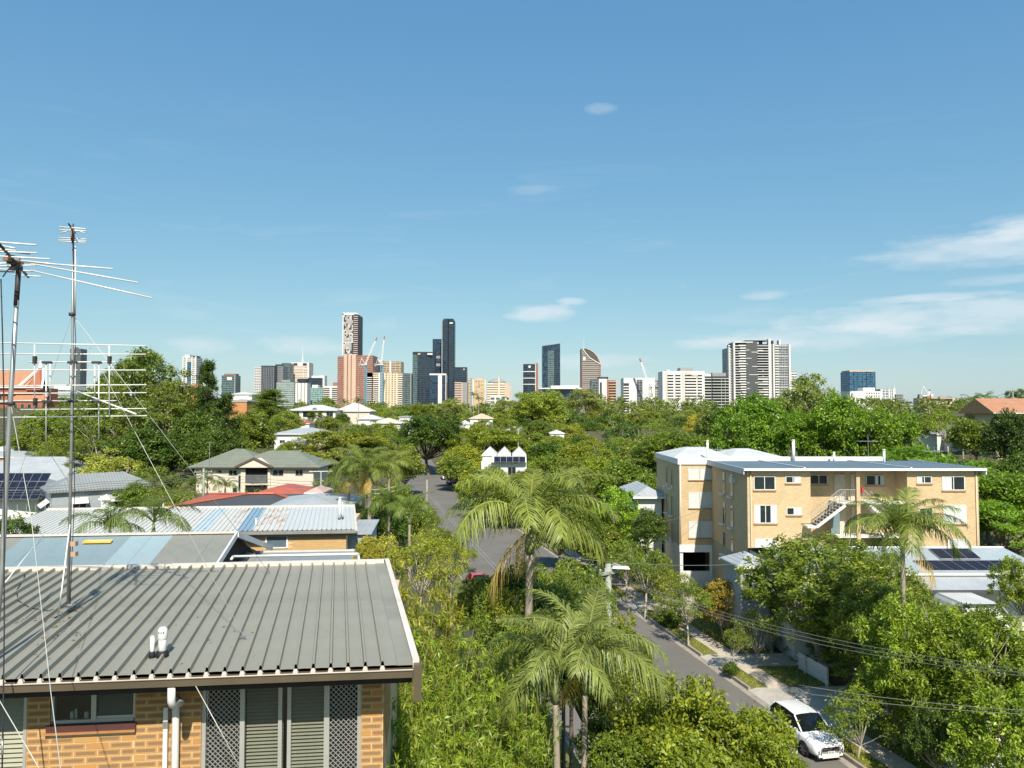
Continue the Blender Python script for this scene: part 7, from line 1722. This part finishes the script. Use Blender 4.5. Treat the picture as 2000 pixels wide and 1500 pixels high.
def understorey():
    """low ground cover between the houses and trunks"""
    rng = np.random.default_rng(31); n = 9000
    Y = 24+rng.random(n)**1.1*330; px = rng.uniform(-40, 2060, n); X = (px-1000)/F*Y
    r = X-(24.35-.215*Y); ok = ~((r > -14.6) & (r < 5.3) & (Y < 236)) & (Y > 24+14*(r > 0)) & ~((X < 0) & (Y < 52)) & ~((X > 14) & (X < 44) & (Y > 41) & (Y < 84))
    X, Y = X[ok], Y[ok]; z = np.array([ground(a, b) for a, b in zip(X, Y)])
    o = sph(rng, len(X), .0); C = np.stack([X, Y, z+.25+rng.random(len(X))*.5], 1)
    P, D, N, L, Wd, t = clump_leaves(rng, C, o, 9, .5, .5, .24, .8, .6, .0)
    me = leaf_mesh('understorey', P, D, N, L, Wd, t, FOL); ob = mesh_obj('ground_cover', me); ob.color = (.24, .30, .10, 1)
    tag(ob, 'low leafy ground cover between the yards and trees', 'ground cover', kind='stuff')
understorey()

# --- palms
def ppalm(label, px, yc, Y, size, nf, **k):
    p = P3(px, yc, Y); return palm(label, p.x, p.y, p.z, size, nf, **k)
ppalm('large feathery palm with arching fronds in the centre foreground', 1035, 1025, 21.5, 1.12, 19, lean=(.1, -.2), col=(.46, .48, .20), trunk_r=.12, seed=3, dead=2, phase=.4)
ppalm('lower palm with grey trunk at the bottom centre', 1085, 1300, 16.5, .72, 11, lean=(-.05, 0), col=(.42, .45, .23), trunk_r=.075, seed=8, phase=1.2)
ppalm('lower palm right of its twin, leaning fronds over the street', 1142, 1285, 17.2, .88, 12, lean=(.05, .1), col=(.42, .44, .23), trunk_r=.07, seed=5, dead=1, phase=2.6)
ppalm('palm standing among the trees in front of the apartments', 1762, 1040, 37.5, 1.3, 19, col=(.38, .43, .15), trunk_r=.12, seed=11, dead=1, phase=.9)
ppalm('left palm of the cluster behind the rusty roof, with peach seed skirt', 681, 928, 60, .98, 13, col=(.40, .43, .17), trunk_r=.13, seed=21, dead=5, group=None)
ppalm('middle palm of the cluster behind the rusty roof', 710, 910, 58, 1.1, 13, col=(.38, .42, .16), trunk_r=.13, seed=22, dead=4)
ppalm('right palm of the cluster, tallest bare trunk', 722, 925, 56, 1.1, 14, col=(.40, .44, .16), trunk_r=.14, seed=23, dead=5)
ppalm('palm with hanging fronds right of the cluster', 760, 915, 62, 1.05, 12, col=(.42, .43, .18), trunk_r=.12, seed=24, dead=2)
ppalm('young dark palm below the palm cluster', 760, 985, 52, .9, 11, col=(.26, .34, .12), trunk_r=.1, seed=25)
ppalm('leafy young palm left of the timber pole', 800, 1000, 50, .85, 10, col=(.32, .38, .14), trunk_r=.1, seed=29)
ppalm('small palm in front of the rusty roof, left of the pair', 215, 1030, 33, .75, 9, col=(.27, .33, .13), trunk_r=.08, seed=26); ppalm('small palm in front of the rusty roof, right of the pair', 300, 1020, 33.5, .85, 9, col=(.27, .33, .13), trunk_r=.08, seed=27)
for i, (px, y, Y) in enumerate(((378, 945, 92), (405, 940, 95), (300, 950, 85), (440, 950, 96))): ppalm('arching garden palm %s' % ('at the left corner of the cream house', 'in front of the cream house pole', 'left of the cream house', 'below the cream house balcony')[i], px, y, Y, .9, 9, col=(.32, .36, .16), trunk_r=.1, seed=40+i, group='garden palms below the cream house')
for i, (px, y, Y) in enumerate(((1925, 778, 190), (1900, 783, 195), (1880, 840, 150), (1815, 795, 200))): ppalm('palm with fanned fronds %s' % ('on the right skyline beside the terracotta house', 'on the right skyline, second from the terracotta house', 'among pale roofs of the right hill', 'below the half-built block')[i], px, y, Y, 1.3, 9, col=(.30, .38, .13), trunk_r=.14, seed=50+i, group='palms on the right hill')
for i, (px, y, Y) in enumerate(((672, 786, 300), (700, 784, 300), (925, 772, 380), (935, 780, 380))): ppalm('distant palm %s' % ('left of the pair under the brown tower', 'right of the pair under the brown tower', 'left of the pair under the gold tower', 'right of the pair under the gold tower')[i], px, y, Y, 1.3, 9, col=(.24, .30, .10), trunk_r=.16, seed=60+i, group='distant palms below the towers')
# ------------------------------------------------------------ vehicles
M_TYRE = mat('tyre', (.012, .012, .012), .85); M_RIM = mat('alloy_rim', (.28, .28, .29), .35, .8); M_TRIM = mat('black_trim', (.02, .02, .022), .45); M_CGLASS = glass_mat('car_glass', (.008, .010, .012), .04); M_CHROME = mat('chrome', (.6, .6, .6), .15, 1.0)
def car_paint(name, col): return mat(name, col, .3, 0, var=.03, scale=1, coat=1.0)
def car(name, label, X, Y, z, head, paint, kind='suv', detail=True, group=None):
    """length runs along local x, nose at +x"""
    t = thing(name, label, 'car', (X, Y, z), head, group)
    if kind == 'suv': Lh, W, wr, zb, belt, roof = 2.18, .90, .345, .24, 1.06, 1.62; ax = (1.30, -1.37); st = ((-2.18, .80, .50, .98), (-2.05, .88, .34, 1.06), (-1.3, .90, .26, 1.09), (0, .90, .24, 1.06), (.85, .90, .24, 1.05), (1.5, .895, .26, 1.00), (1.95, .86, .30, .93), (2.12, .80, .34, .84), (2.18, .72, .40, .72)); gh = ((-2.02, 1.07, .82), (-1.55, 1.56, .68), (-.6, 1.62, .70), (.25, 1.58, .69), (1.02, 1.07, .80))
    else: Lh, W, wr, zb, belt, roof = 2.2, .87, .31, .2, .93, 1.42; ax = (1.3, -1.3); st = ((-2.2, .74, .45, .88), (-2.05, .83, .30, .95), (-1.3, .87, .22, .97), (0, .87, .2, .94), (.9, .87, .2, .93), (1.5, .86, .22, .86), (1.95, .82, .26, .78), (2.15, .74, .30, .70), (2.2, .66, .36, .62)); gh = ((-1.75, .96, .76), (-1.1, 1.37, .60), (-.5, 1.42, .62), (.15, 1.38, .62), (1.0, .94, .76))
    sec = []
    for x, w, b0, b1 in st:
        h = b1-b0
        half = [(0, b0), (w*.82, b0), (w*.97, b0+h*.2), (w, b0+h*.5), (w*.985, b0+h*.78), (w*.93, b1-.03), (w*.80, b1+.012), (0, b1+.045)]
        sec.append([(x, -y, zz) for y, zz in half]+[(x, y, zz) for y, zz in reversed(half[1:-1])])
    n = len(sec[0]); b = MB(); b.add([p for s in sec for p in s], [(i*n+k, i*n+(k+1) % n, (i+1)*n+(k+1) % n, (i+1)*n+k) for i in range(len(sec)-1) for k in range(n)]+[tuple(range(n-1, -1, -1)), tuple((len(sec)-1)*n+k for k in range(n))])
    body = b.build('body', paint, t, True)
    # cabin
    b = MB(); rows = []
    for x, zz, w in gh: rows.append([(x, -w, zz), (x, -w*.55, zz+.035), (x, 0, zz+.045), (x, w*.55, zz+.035), (x, w, zz)])
    vs = [p for r in rows for p in r]; m = 5
    fs = [(i*m+k, i*m+k+1, (i+1)*m+k+1, (i+1)*m+k) for i in range(1, 3) for k in range(4)]
    b.add(vs, fs); b.build('roof', paint, t, True)
    gz = belt-.05
    def pane(nm, p): 
        b = MB(); b.add(p, [tuple(range(len(p)))]); return b.build(nm, M_CGLASS, t)
    (x0, z0, w0), (x1, z1, w1), (x2, z2, w2), (x3, z3, w3), (x4, z4, w4) = gh
    pane('windscreen', [(x4, -w4, z4-.02), (x4+.06, 0, z4), (x4, w4, z4-.02), (x3, w3, z3), (x3, 0, z3+.044), (x3, -w3, z3)])
    pane('rear_window', [(x0, w0, z0), (x0, -w0, z0), (x1, -w1, z1), (x1, 0, z1+.044), (x1, w1, z1)])
    for s in (-1, 1):
        zs = belt-.01
        pane('side_window', [(x0+.2, s*.85*W/.9, zs), (x1+.05, s*w1, z1-.02), (x2, s*w2, z2-.02), (x2, s*.86*W/.9, zs)]); pane('side_window', [(x2+.06, s*.86*W/.9, zs), (x2+.06, s*w2, z2-.022), (x3, s*w3, z3-.02), (x4-.08, s*.83*W/.9, zs)])
        MB().bar((x4, s*w4, z4-.02), (x3, s*w3, z3), .07, .05).build('pillar', paint, t); MB().bar((x0, s*w0, z0-.02), (x1, s*w1, z1), .16, .05).build('pillar', paint, t); MB().bar((x2+.03, s*.87*W/.9, zs), (x2+.03, s*w2, z2), .06, .03).build('pillar', M_TRIM, t)
        MB().tube([(x1, s*w1*1.0, z1), (x2, s*w2, z2+.005), (x3, s*w3, z3)], .025, 5).build('roof_rail', M_TRIM if kind == 'suv' else paint, t)
        for a in ax:
            ar = MB(); k = 20; yo = s*(W+.004); ar.add([(a+math.cos(math.pi*i/k)*(wr+.075), yo, wr+math.sin(math.pi*i/k)*(wr+.075)) for i in range(k+1)], [tuple(range(k+1))]); ar.build('wheel_arch', M_TRIM, t)
            wh = MB().tube([(a, s*(W-.16), wr), (a, s*(W+.015), wr), (a, s*(W+.03), wr)], [wr, wr, wr*.92], 24).build('wheel', M_TYRE, t, True)
            MB().tube([(a, s*(W+.031), wr), (a, s*(W+.04), wr)], [wr*.66, wr*.6], 20).build('rim', M_TRIM, wh)
            if detail:
                for q in range(5): g = q*1.2566; MB().bar((a, s*(W+.045), wr), (a+math.cos(g)*wr*.64, s*(W+.045), wr+math.sin(g)*wr*.64), .055, .02, (0, 1, 0)).build('spoke', M_RIM, wh)
        if detail:
            MB().box(ax[1]+.4, ax[0]-.4, min(s*(W+.003), s*(W+.02)), max(s*(W+.003), s*(W+.02)), .26, .40).build('sill_trim', M_TRIM, t)
            mr = MB().tube([(.82, s*(W-.02), belt+.05), (.80, s*(W+.12), belt+.09), (.80, s*(W+.17), belt+.09)], [.03, .075, .06], 8).build('mirror', paint, t, True)
            MB().bar((-.28, s*(W+.0045), belt-.13), (-.08, s*(W+.0045), belt-.13), .02, .03).build('door_handle', M_CHROME, t); MB().bar((.62, s*(W+.0045), belt-.13), (.42, s*(W+.0045), belt-.13), .02, .03).build('door_handle', M_CHROME, t)
            for xd in (.95, -.30): MB().bar((xd, s*(W+.002), .42), (xd, s*(W*.985+.003), belt-.06), .012, .008, (0, 1, 0)).build('door_seam', M_TRIM, t)
        lx = st[-2][0]
        hl = MB(); hl.hexa([(1.70, s*.76, .80), (2.13, s*.62, .76), (2.165, s*.40, .74), (1.95, s*.40, .84), (1.70, s*.80, .86), (2.10, s*.68, .82), (2.14, s*.42, .80), (1.92, s*.44, .90)]) if kind == 'suv' else hl.hexa([(1.8, s*.70, .62), (2.16, s*.60, .60), (2.2, s*.38, .58), (2.0, s*.4, .66), (1.8, s*.74, .72), (2.12, s*.62, .70), (2.16, s*.4, .68), (1.96, s*.44, .74)])
        hl.build('headlight', mat('headlight_lens', (.10, .10, .12), .1), t)
        tl = MB(); tl.box(-Lh-.012, -Lh+.25, min(s*.5, s*.79), max(s*.5, s*.79), .80 if kind == 'suv' else .68, .95 if kind == 'suv' else .82); tl.build('tail_light', mat('tail_red', (.35, .02, .02), .3), t)
    if detail:
        MB().hexa([(2.17, -.50, .42), (2.17, .50, .42), (2.10, .50, .42), (2.10, -.50, .42), (2.20, -.46, .74), (2.20, .46, .74), (2.10, .46, .74), (2.10, -.46, .74)]).build('grille', M_TRIM, t)
        for zz in (.50, .58, .66): boxo('grille_bar', 2.195, 2.212, -.44, .44, zz, zz+.018, mat('grille_grey', (.10, .10, .11), .4), t)
        for s in (-1, 1):
            MB().hexa([(2.08, s*.76, .40), (2.19, s*.50, .40), (2.12, s*.50, .40), (2.02, s*.76, .40), (2.10, s*.74, .70), (2.215, s*.48, .72), (2.12, s*.48, .72), (2.02, s*.74, .70)]).build('bumper_corner', paint, t)
            for zz in (.47, .57): MB().tube([(2.16, s*.64, zz), (2.195, s*.625, zz)], .042, 10).build('fog_light', M_TRIM, t, True)
            MB().bar((2.23, s*.49, .74), (2.21, s*.53, .40), .03, .04).build('chrome_blade', M_CHROME, t)
        boxo('lower_bumper', 2.08, 2.205, -.66, .66, .30, .40, paint, t); boxo('under_tray', 1.95, 2.17, -.70, .70, .20, .295, M_TRIM, t); boxo('skid_plate', 2.17, 2.212, -.45, .45, .235, .28, paint, t)
        pl = boxo('number_plate', 2.222, 2.234, -.19, .19, .46, .57, mat('plate_cream', (.72, .68, .55), .5), t)
        for i, yy in enumerate((-.145, -.09, -.035, .045, .10)): boxo('plate_character', 2.2345, 2.236, yy, yy+.035, .485, .545, mat('plate_maroon', (.12, .03, .04), .6), pl)
        em = mat('emblem_silver', (.55, .55, .55), .25, .9)
        for q in range(3):
            a = math.radians(90+120*q); c = Vector((2.235, 0, .70)); d1 = Vector((0, math.cos(a), math.sin(a))); e = Vector((0, -math.sin(a), math.cos(a)))
            MB().add([c, c+d1*.03+e*.017, c+d1*.06, c+d1*.03-e*.017], [(0, 1, 2, 3)]).build('badge', em, t)
        for s in (-.32, .05): MB().bar((x4+.05, s, z4+.03), (x4-.12, s+.42, z4+.13), .02, .015).build('wiper', M_TRIM, t)
    return t
HEAD = math.atan2(-1, .215)
car('parked_car', 'white crossover car parked facing the camera under the trees', XR(38.6)-.98, 38.6, -17.06, HEAD, car_paint('pearl_white', (.80, .80, .79)))
g = onground(912, 1150)
car('parked_car', 'red car parked at the left kerb behind the bamboo', g.x+.9, g.y+1, -17.06, HEAD+math.pi, car_paint('car_red', (.55, .03, .02)), 'sedan', False)
for i, (px, py, c, k, lab) in enumerate(((880, 976, (.10, .13, .15), 'suv', 'dark grey car nearest in the row along the far kerb'), (866, 967, (.62, .63, .64), 'suv', 'silver car second in the row along the far kerb'), (864, 957, (.5, .22, .06), 'sedan', 'orange-roofed car behind the silver one'),
                                         (853, 953, (.02, .03, .06), 'sedan', 'navy sedan in the middle of the far row'), (844, 946, (.30, .04, .04), 'suv', 'dark red car in the far row'), (836, 944, (.03, .05, .10), 'sedan', 'dark blue sedan at the far end of the row'), (829, 936, (.7, .7, .7), 'suv', 'white car farthest along the street'))):
    g = onground(px, py); car('parked_car', lab, XR(g.y)-1.1 if i % 3 != 1 else XR(g.y)-1.0, g.y, -17.06, HEAD, car_paint('car_%d' % i, c), k, False, 'cars parked along the far kerb')

# ------------------------------------------------------------ poles, wires, fences
M_POLE = mat('pole_timber', (.30, .27, .21), .85, var=.2, scale=2, bump=.4, bscale=12); M_CPOLE = mat('pole_pale_green', (.30, .32, .26), .7, var=.15); M_LINE = mat('power_line', (.16, .17, .16), .6)
def pole(label, X, Y, z0, z1, r=.14, m=None, arms=(), name='power_pole'):
    t = thing(name, label, 'pole', (X, Y, z0)); h = z1-z0
    MB().tube([(0, 0, -.5), (0, 0, h*.5), (0, 0, h)], [r*1.15, r, r*.8], 12).build('shaft', m or M_POLE, t, True)
    for zz, l, ang in arms:
        d = Vector((math.cos(ang), math.sin(ang), 0))*l; b = MB().bar(Vector((0, -.12, zz-z0))-d, Vector((0, -.12, zz-z0))+d, .10, .12).build('cross_arm', m or M_POLE, t)
        for f in (-.9, -.35, .35, .9): MB().tube([Vector((0, -.12, zz-z0+.06))+d*f, Vector((0, -.12, zz-z0+.2))+d*f], [.035, .05], 8).build('insulator', mat('porcelain', (.5, .5, .48), .3), b)
    return t
def line(label, pts, n=1, dz=0.0, dx=0.0, r=.016, sag=.4, m=None, group=None):
    """overhead line between points, sagging; n parallel conductors are parts"""
    t = thing('overhead_line', label, 'wire', pts[0], 0, group)
    for k in range(n):
        o = Vector((dx*k, 0, dz*k)); path = []
        for a, b in zip(pts[:-1], pts[1:]):
            for i in range(13):
                f = i/12; p = a.lerp(b, f)-pts[0]+o; p.z -= sag*4*f*(1-f)*(1+.12*k); path.append(p)
        MB().tube(path, r, 5).build('conductor', m or M_LINE, t, True)
    return t
p1 = P3(1188, 1101, 30.6); A1 = Vector((p1.x, p1.y, 0))
t1 = pole('pale green street pole with lamp arm behind the lower palms', p1.x, p1.y, -17, p1.z, .15, M_CPOLE, ((p1.z-.35, .5, .6),))
lb = MB().tube([(0, 0, p1.z+17-.1), (.25, -.1, p1.z+17+.02), (.5, -.1, p1.z+17-.05)], .03, 8).build('lamp_arm', M_CPOLE, t1, True)
MB().hexa([(.15, -.2, p1.z+17-.16), (.85, -.3, p1.z+17-.17), (.85, -.05, p1.z+17-.17), (.15, -.05, p1.z+17-.16), (.17, -.18, p1.z+17-.06), (.8, -.26, p1.z+17-.08), (.8, -.08, p1.z+17-.08), (.17, -.08, p1.z+17-.06)]).build('lamp_head', WHITE, t1)
pa = P3(834, 937, 108); ga = -17
pole('timber power pole on the left side of the far street', pa.x, pa.y, -17, pa.z, .16, M_POLE, ((zat(962, 108), .55, .2),))
top1 = Vector((p1.x, p1.y-.1, p1.z-.35))
line('bundle of power lines running from the street pole to the right edge', [top1, P3(2120, 1322, 17.4)], 3, -.06, .02, .008, .55)
lowA = Vector((pa.x, pa.y, zat(963, 108))); low1 = Vector((p1.x, p1.y, zat(1345, 30.6)))
line('pair of low cables along the street from the timber pole', [lowA, low1], 2, -.12, .45, .014, .25, mat('cable_pale', (.55, .55, .52), .5))
line('low cables from the street pole towards the bottom edge', [low1, P3(1352, 1410, 20), P3(1470, 1520, 15.5)], 2, -.1, .2, .012, .1, mat('cable_pale', (.55, .55, .52), .5))
line('service line passing in front of the garage', [P3(1075, 1084, 46), P3(1440, 1102, 52)], 1, 0, 0, .018, .3); line('thin service wire rising to the rear apartment wall', [P3(1290, 1020, 66), P3(1390, 985, 70)], 1, 0, 0, .012, .2)
line('upper of two low wires in front of the broad tree', [P3(1560, 1338, 30), P3(2080, 1392, 26)], 1, 0, 0, .012, .15); line('lower of two low wires in front of the broad tree', [P3(1560, 1352, 30), P3(2080, 1398, 26)], 1, 0, 0, .012, .15)
pb = P3(398, 915, 88); pole('grey power pole in front of the cream house', pb.x, pb.y, ground(pb.x, pb.y), pb.z, .15, M_CPOLE, ((pb.z-.4, 1.0, .3),))
hb = Vector((pb.x, pb.y, pb.z-.3))
line('bundle of wires left of the cream house pole', [hb, P3(200, 941, 78), P3(-60, 952, 70)], 4, -.22, .0, .022, .25); line('bundle of wires from the cream house pole to the palms', [hb, P3(630, 941, 84), P3(835, 925, 100)], 3, -.3, .0, .022, .3)
line('pale service wire crossing the palm trunks', [P3(705, 958, 70), P3(785, 948, 74)], 2, -.4, 0, .03, .1, mat('cable_pale', (.55, .55, .52), .5))
pr = P3(1978, 758, 160); pole('timber pole with crossarm beside the terracotta house', pr.x, pr.y, pr.z-7, pr.z, .14, M_POLE, ((pr.z-.6, 1.2, .1),))
line('thin wires leaving the terracotta house pole to the left', [Vector((pr.x, pr.y, pr.z-.5)), P3(1870, 788, 240)], 2, -.6, 0, .04, .8)
pl_ = P3(1012, 838, 185); tl = pole('pale lamp post with curved head in the valley', pl_.x, pl_.y, ground(pl_.x, pl_.y), pl_.z, .06, OFFW, (), 'lamp_post'); hh = pl_.z-ground(pl_.x, pl_.y); MB().tube([(0, 0, hh-.05), (.2, 0, hh+.25), (.8, 0, hh+.3)], .04, 8).build('lamp_arm', WHITE, tl, True); boxo('lamp_head', .55, 1.05, -.1, .1, hh+.24, hh+.34, OFFW, tl)
pm = P3(627, 921, 92); am = thing('television_aerial', 'white T-shaped aerial beside the coral roof', 'aerial', (pm.x, pm.y, zat(970, 92))); hm = pm.z-am.location.z
MB().tube([(0, 0, -1), (0, 0, hm)], .05, 6).build('mast', WHITE, am); MB().bar((-1.5, 0, hm), (1.4, 0, hm+.05), .08).build('boom', WHITE, am)
for i in range(6): MB().tube([(-1.4+.5*i, -.5, hm+.06), (-1.4+.5*i, .5, hm+.06)], .015, 5).build('rod', M_ROD, am)
pm = P3(409.5, 865, 106); am = thing('television_aerial', 'small T-shaped aerial at the left hip of the cream house', 'aerial', (pm.x, pm.y, zat(900, 106))); hm = pm.z-am.location.z; MB().tube([(0, 0, -1), (0, 0, hm)], .05, 6).build('mast', METAL, am); MB().bar((-.4, 0, hm), (.4, 0, hm), .06).build('boom', METAL, am)
fence('paling_fence', 'white paling fence on the right of the verge', 45.9, 49.0, 5.0, 1.1, WHITE); fence('paling_fence', 'grey paling fence behind the young street tree', 52.2, 62, 5.2, 1.5, mat('grey_timber', (.26, .25, .23), .85, var=.2)); fence('paling_fence', 'low timber fence shaded by the big trees', 36, 41.3, 6.0, 1.2, mat('brown_timber', (.20, .15, .10), .85, var=.25))
# white board fence in the bottom right corner
def board_fence():
    c = P3(1893, 1442, 33.5); gz = ground(c.x, c.y); top = c.z-gz
    t = thing('board_fence', 'white vertical board fence corner at the bottom right', 'fence', (c.x, c.y, gz), 0)
    me = MB().box(0, .135, -.012, .012, .05, top).mesh('board', WHITE)
    for i in range(10): mesh_obj('board', me, t, (i*.142, 0, 0), (0, 0, .08))
    for i in range(9): mesh_obj('board', me, t, (-.02-i*.05, .05+i*.13, 0), (0, 0, 1.94))
    boxo('post', -.09, .05, -.07, .05, 0, top+.06, WHITE, t)
    boxo('base_kerb', -.1, 1.5, -.1, .1, -.3, .045, M_KERB, t)
board_fence()
# letterbox and bins on the verge
g = onground(1410, 1232); lb = thing('sign_board', 'white notice board with red edge behind the footpath', 'sign', (g.x+.6, g.y, -16.85), .2)
boxo('panel', -.35, .35, -.03, .03, .5, 1.5, WHITE, lb); boxo('red_edge', -.5, -.36, -.028, .028, .9, 1.35, mat('red_paint', (.5, .05, .04), .5), lb); boxo('post', -.3, -.22, .031, .1, -.2, 1.5, METAL, lb); boxo('post', .22, .3, .031, .1, -.2, 1.5, METAL, lb)
for dx, dz in ((-.15, 1.2), (.05, 1.05), (-.1, .85)): MB().hexa([(dx, -.034, dz), (dx+.22, -.034, dz+.05), (dx+.22, -.031, dz+.05), (dx, -.031, dz), (dx, -.034, dz+.05), (dx+.2, -.034, dz+.1), (dx+.2, -.031, dz+.1), (dx, -.031, dz+.05)]).build('mark', M_TRIM, lb)
build_verge()
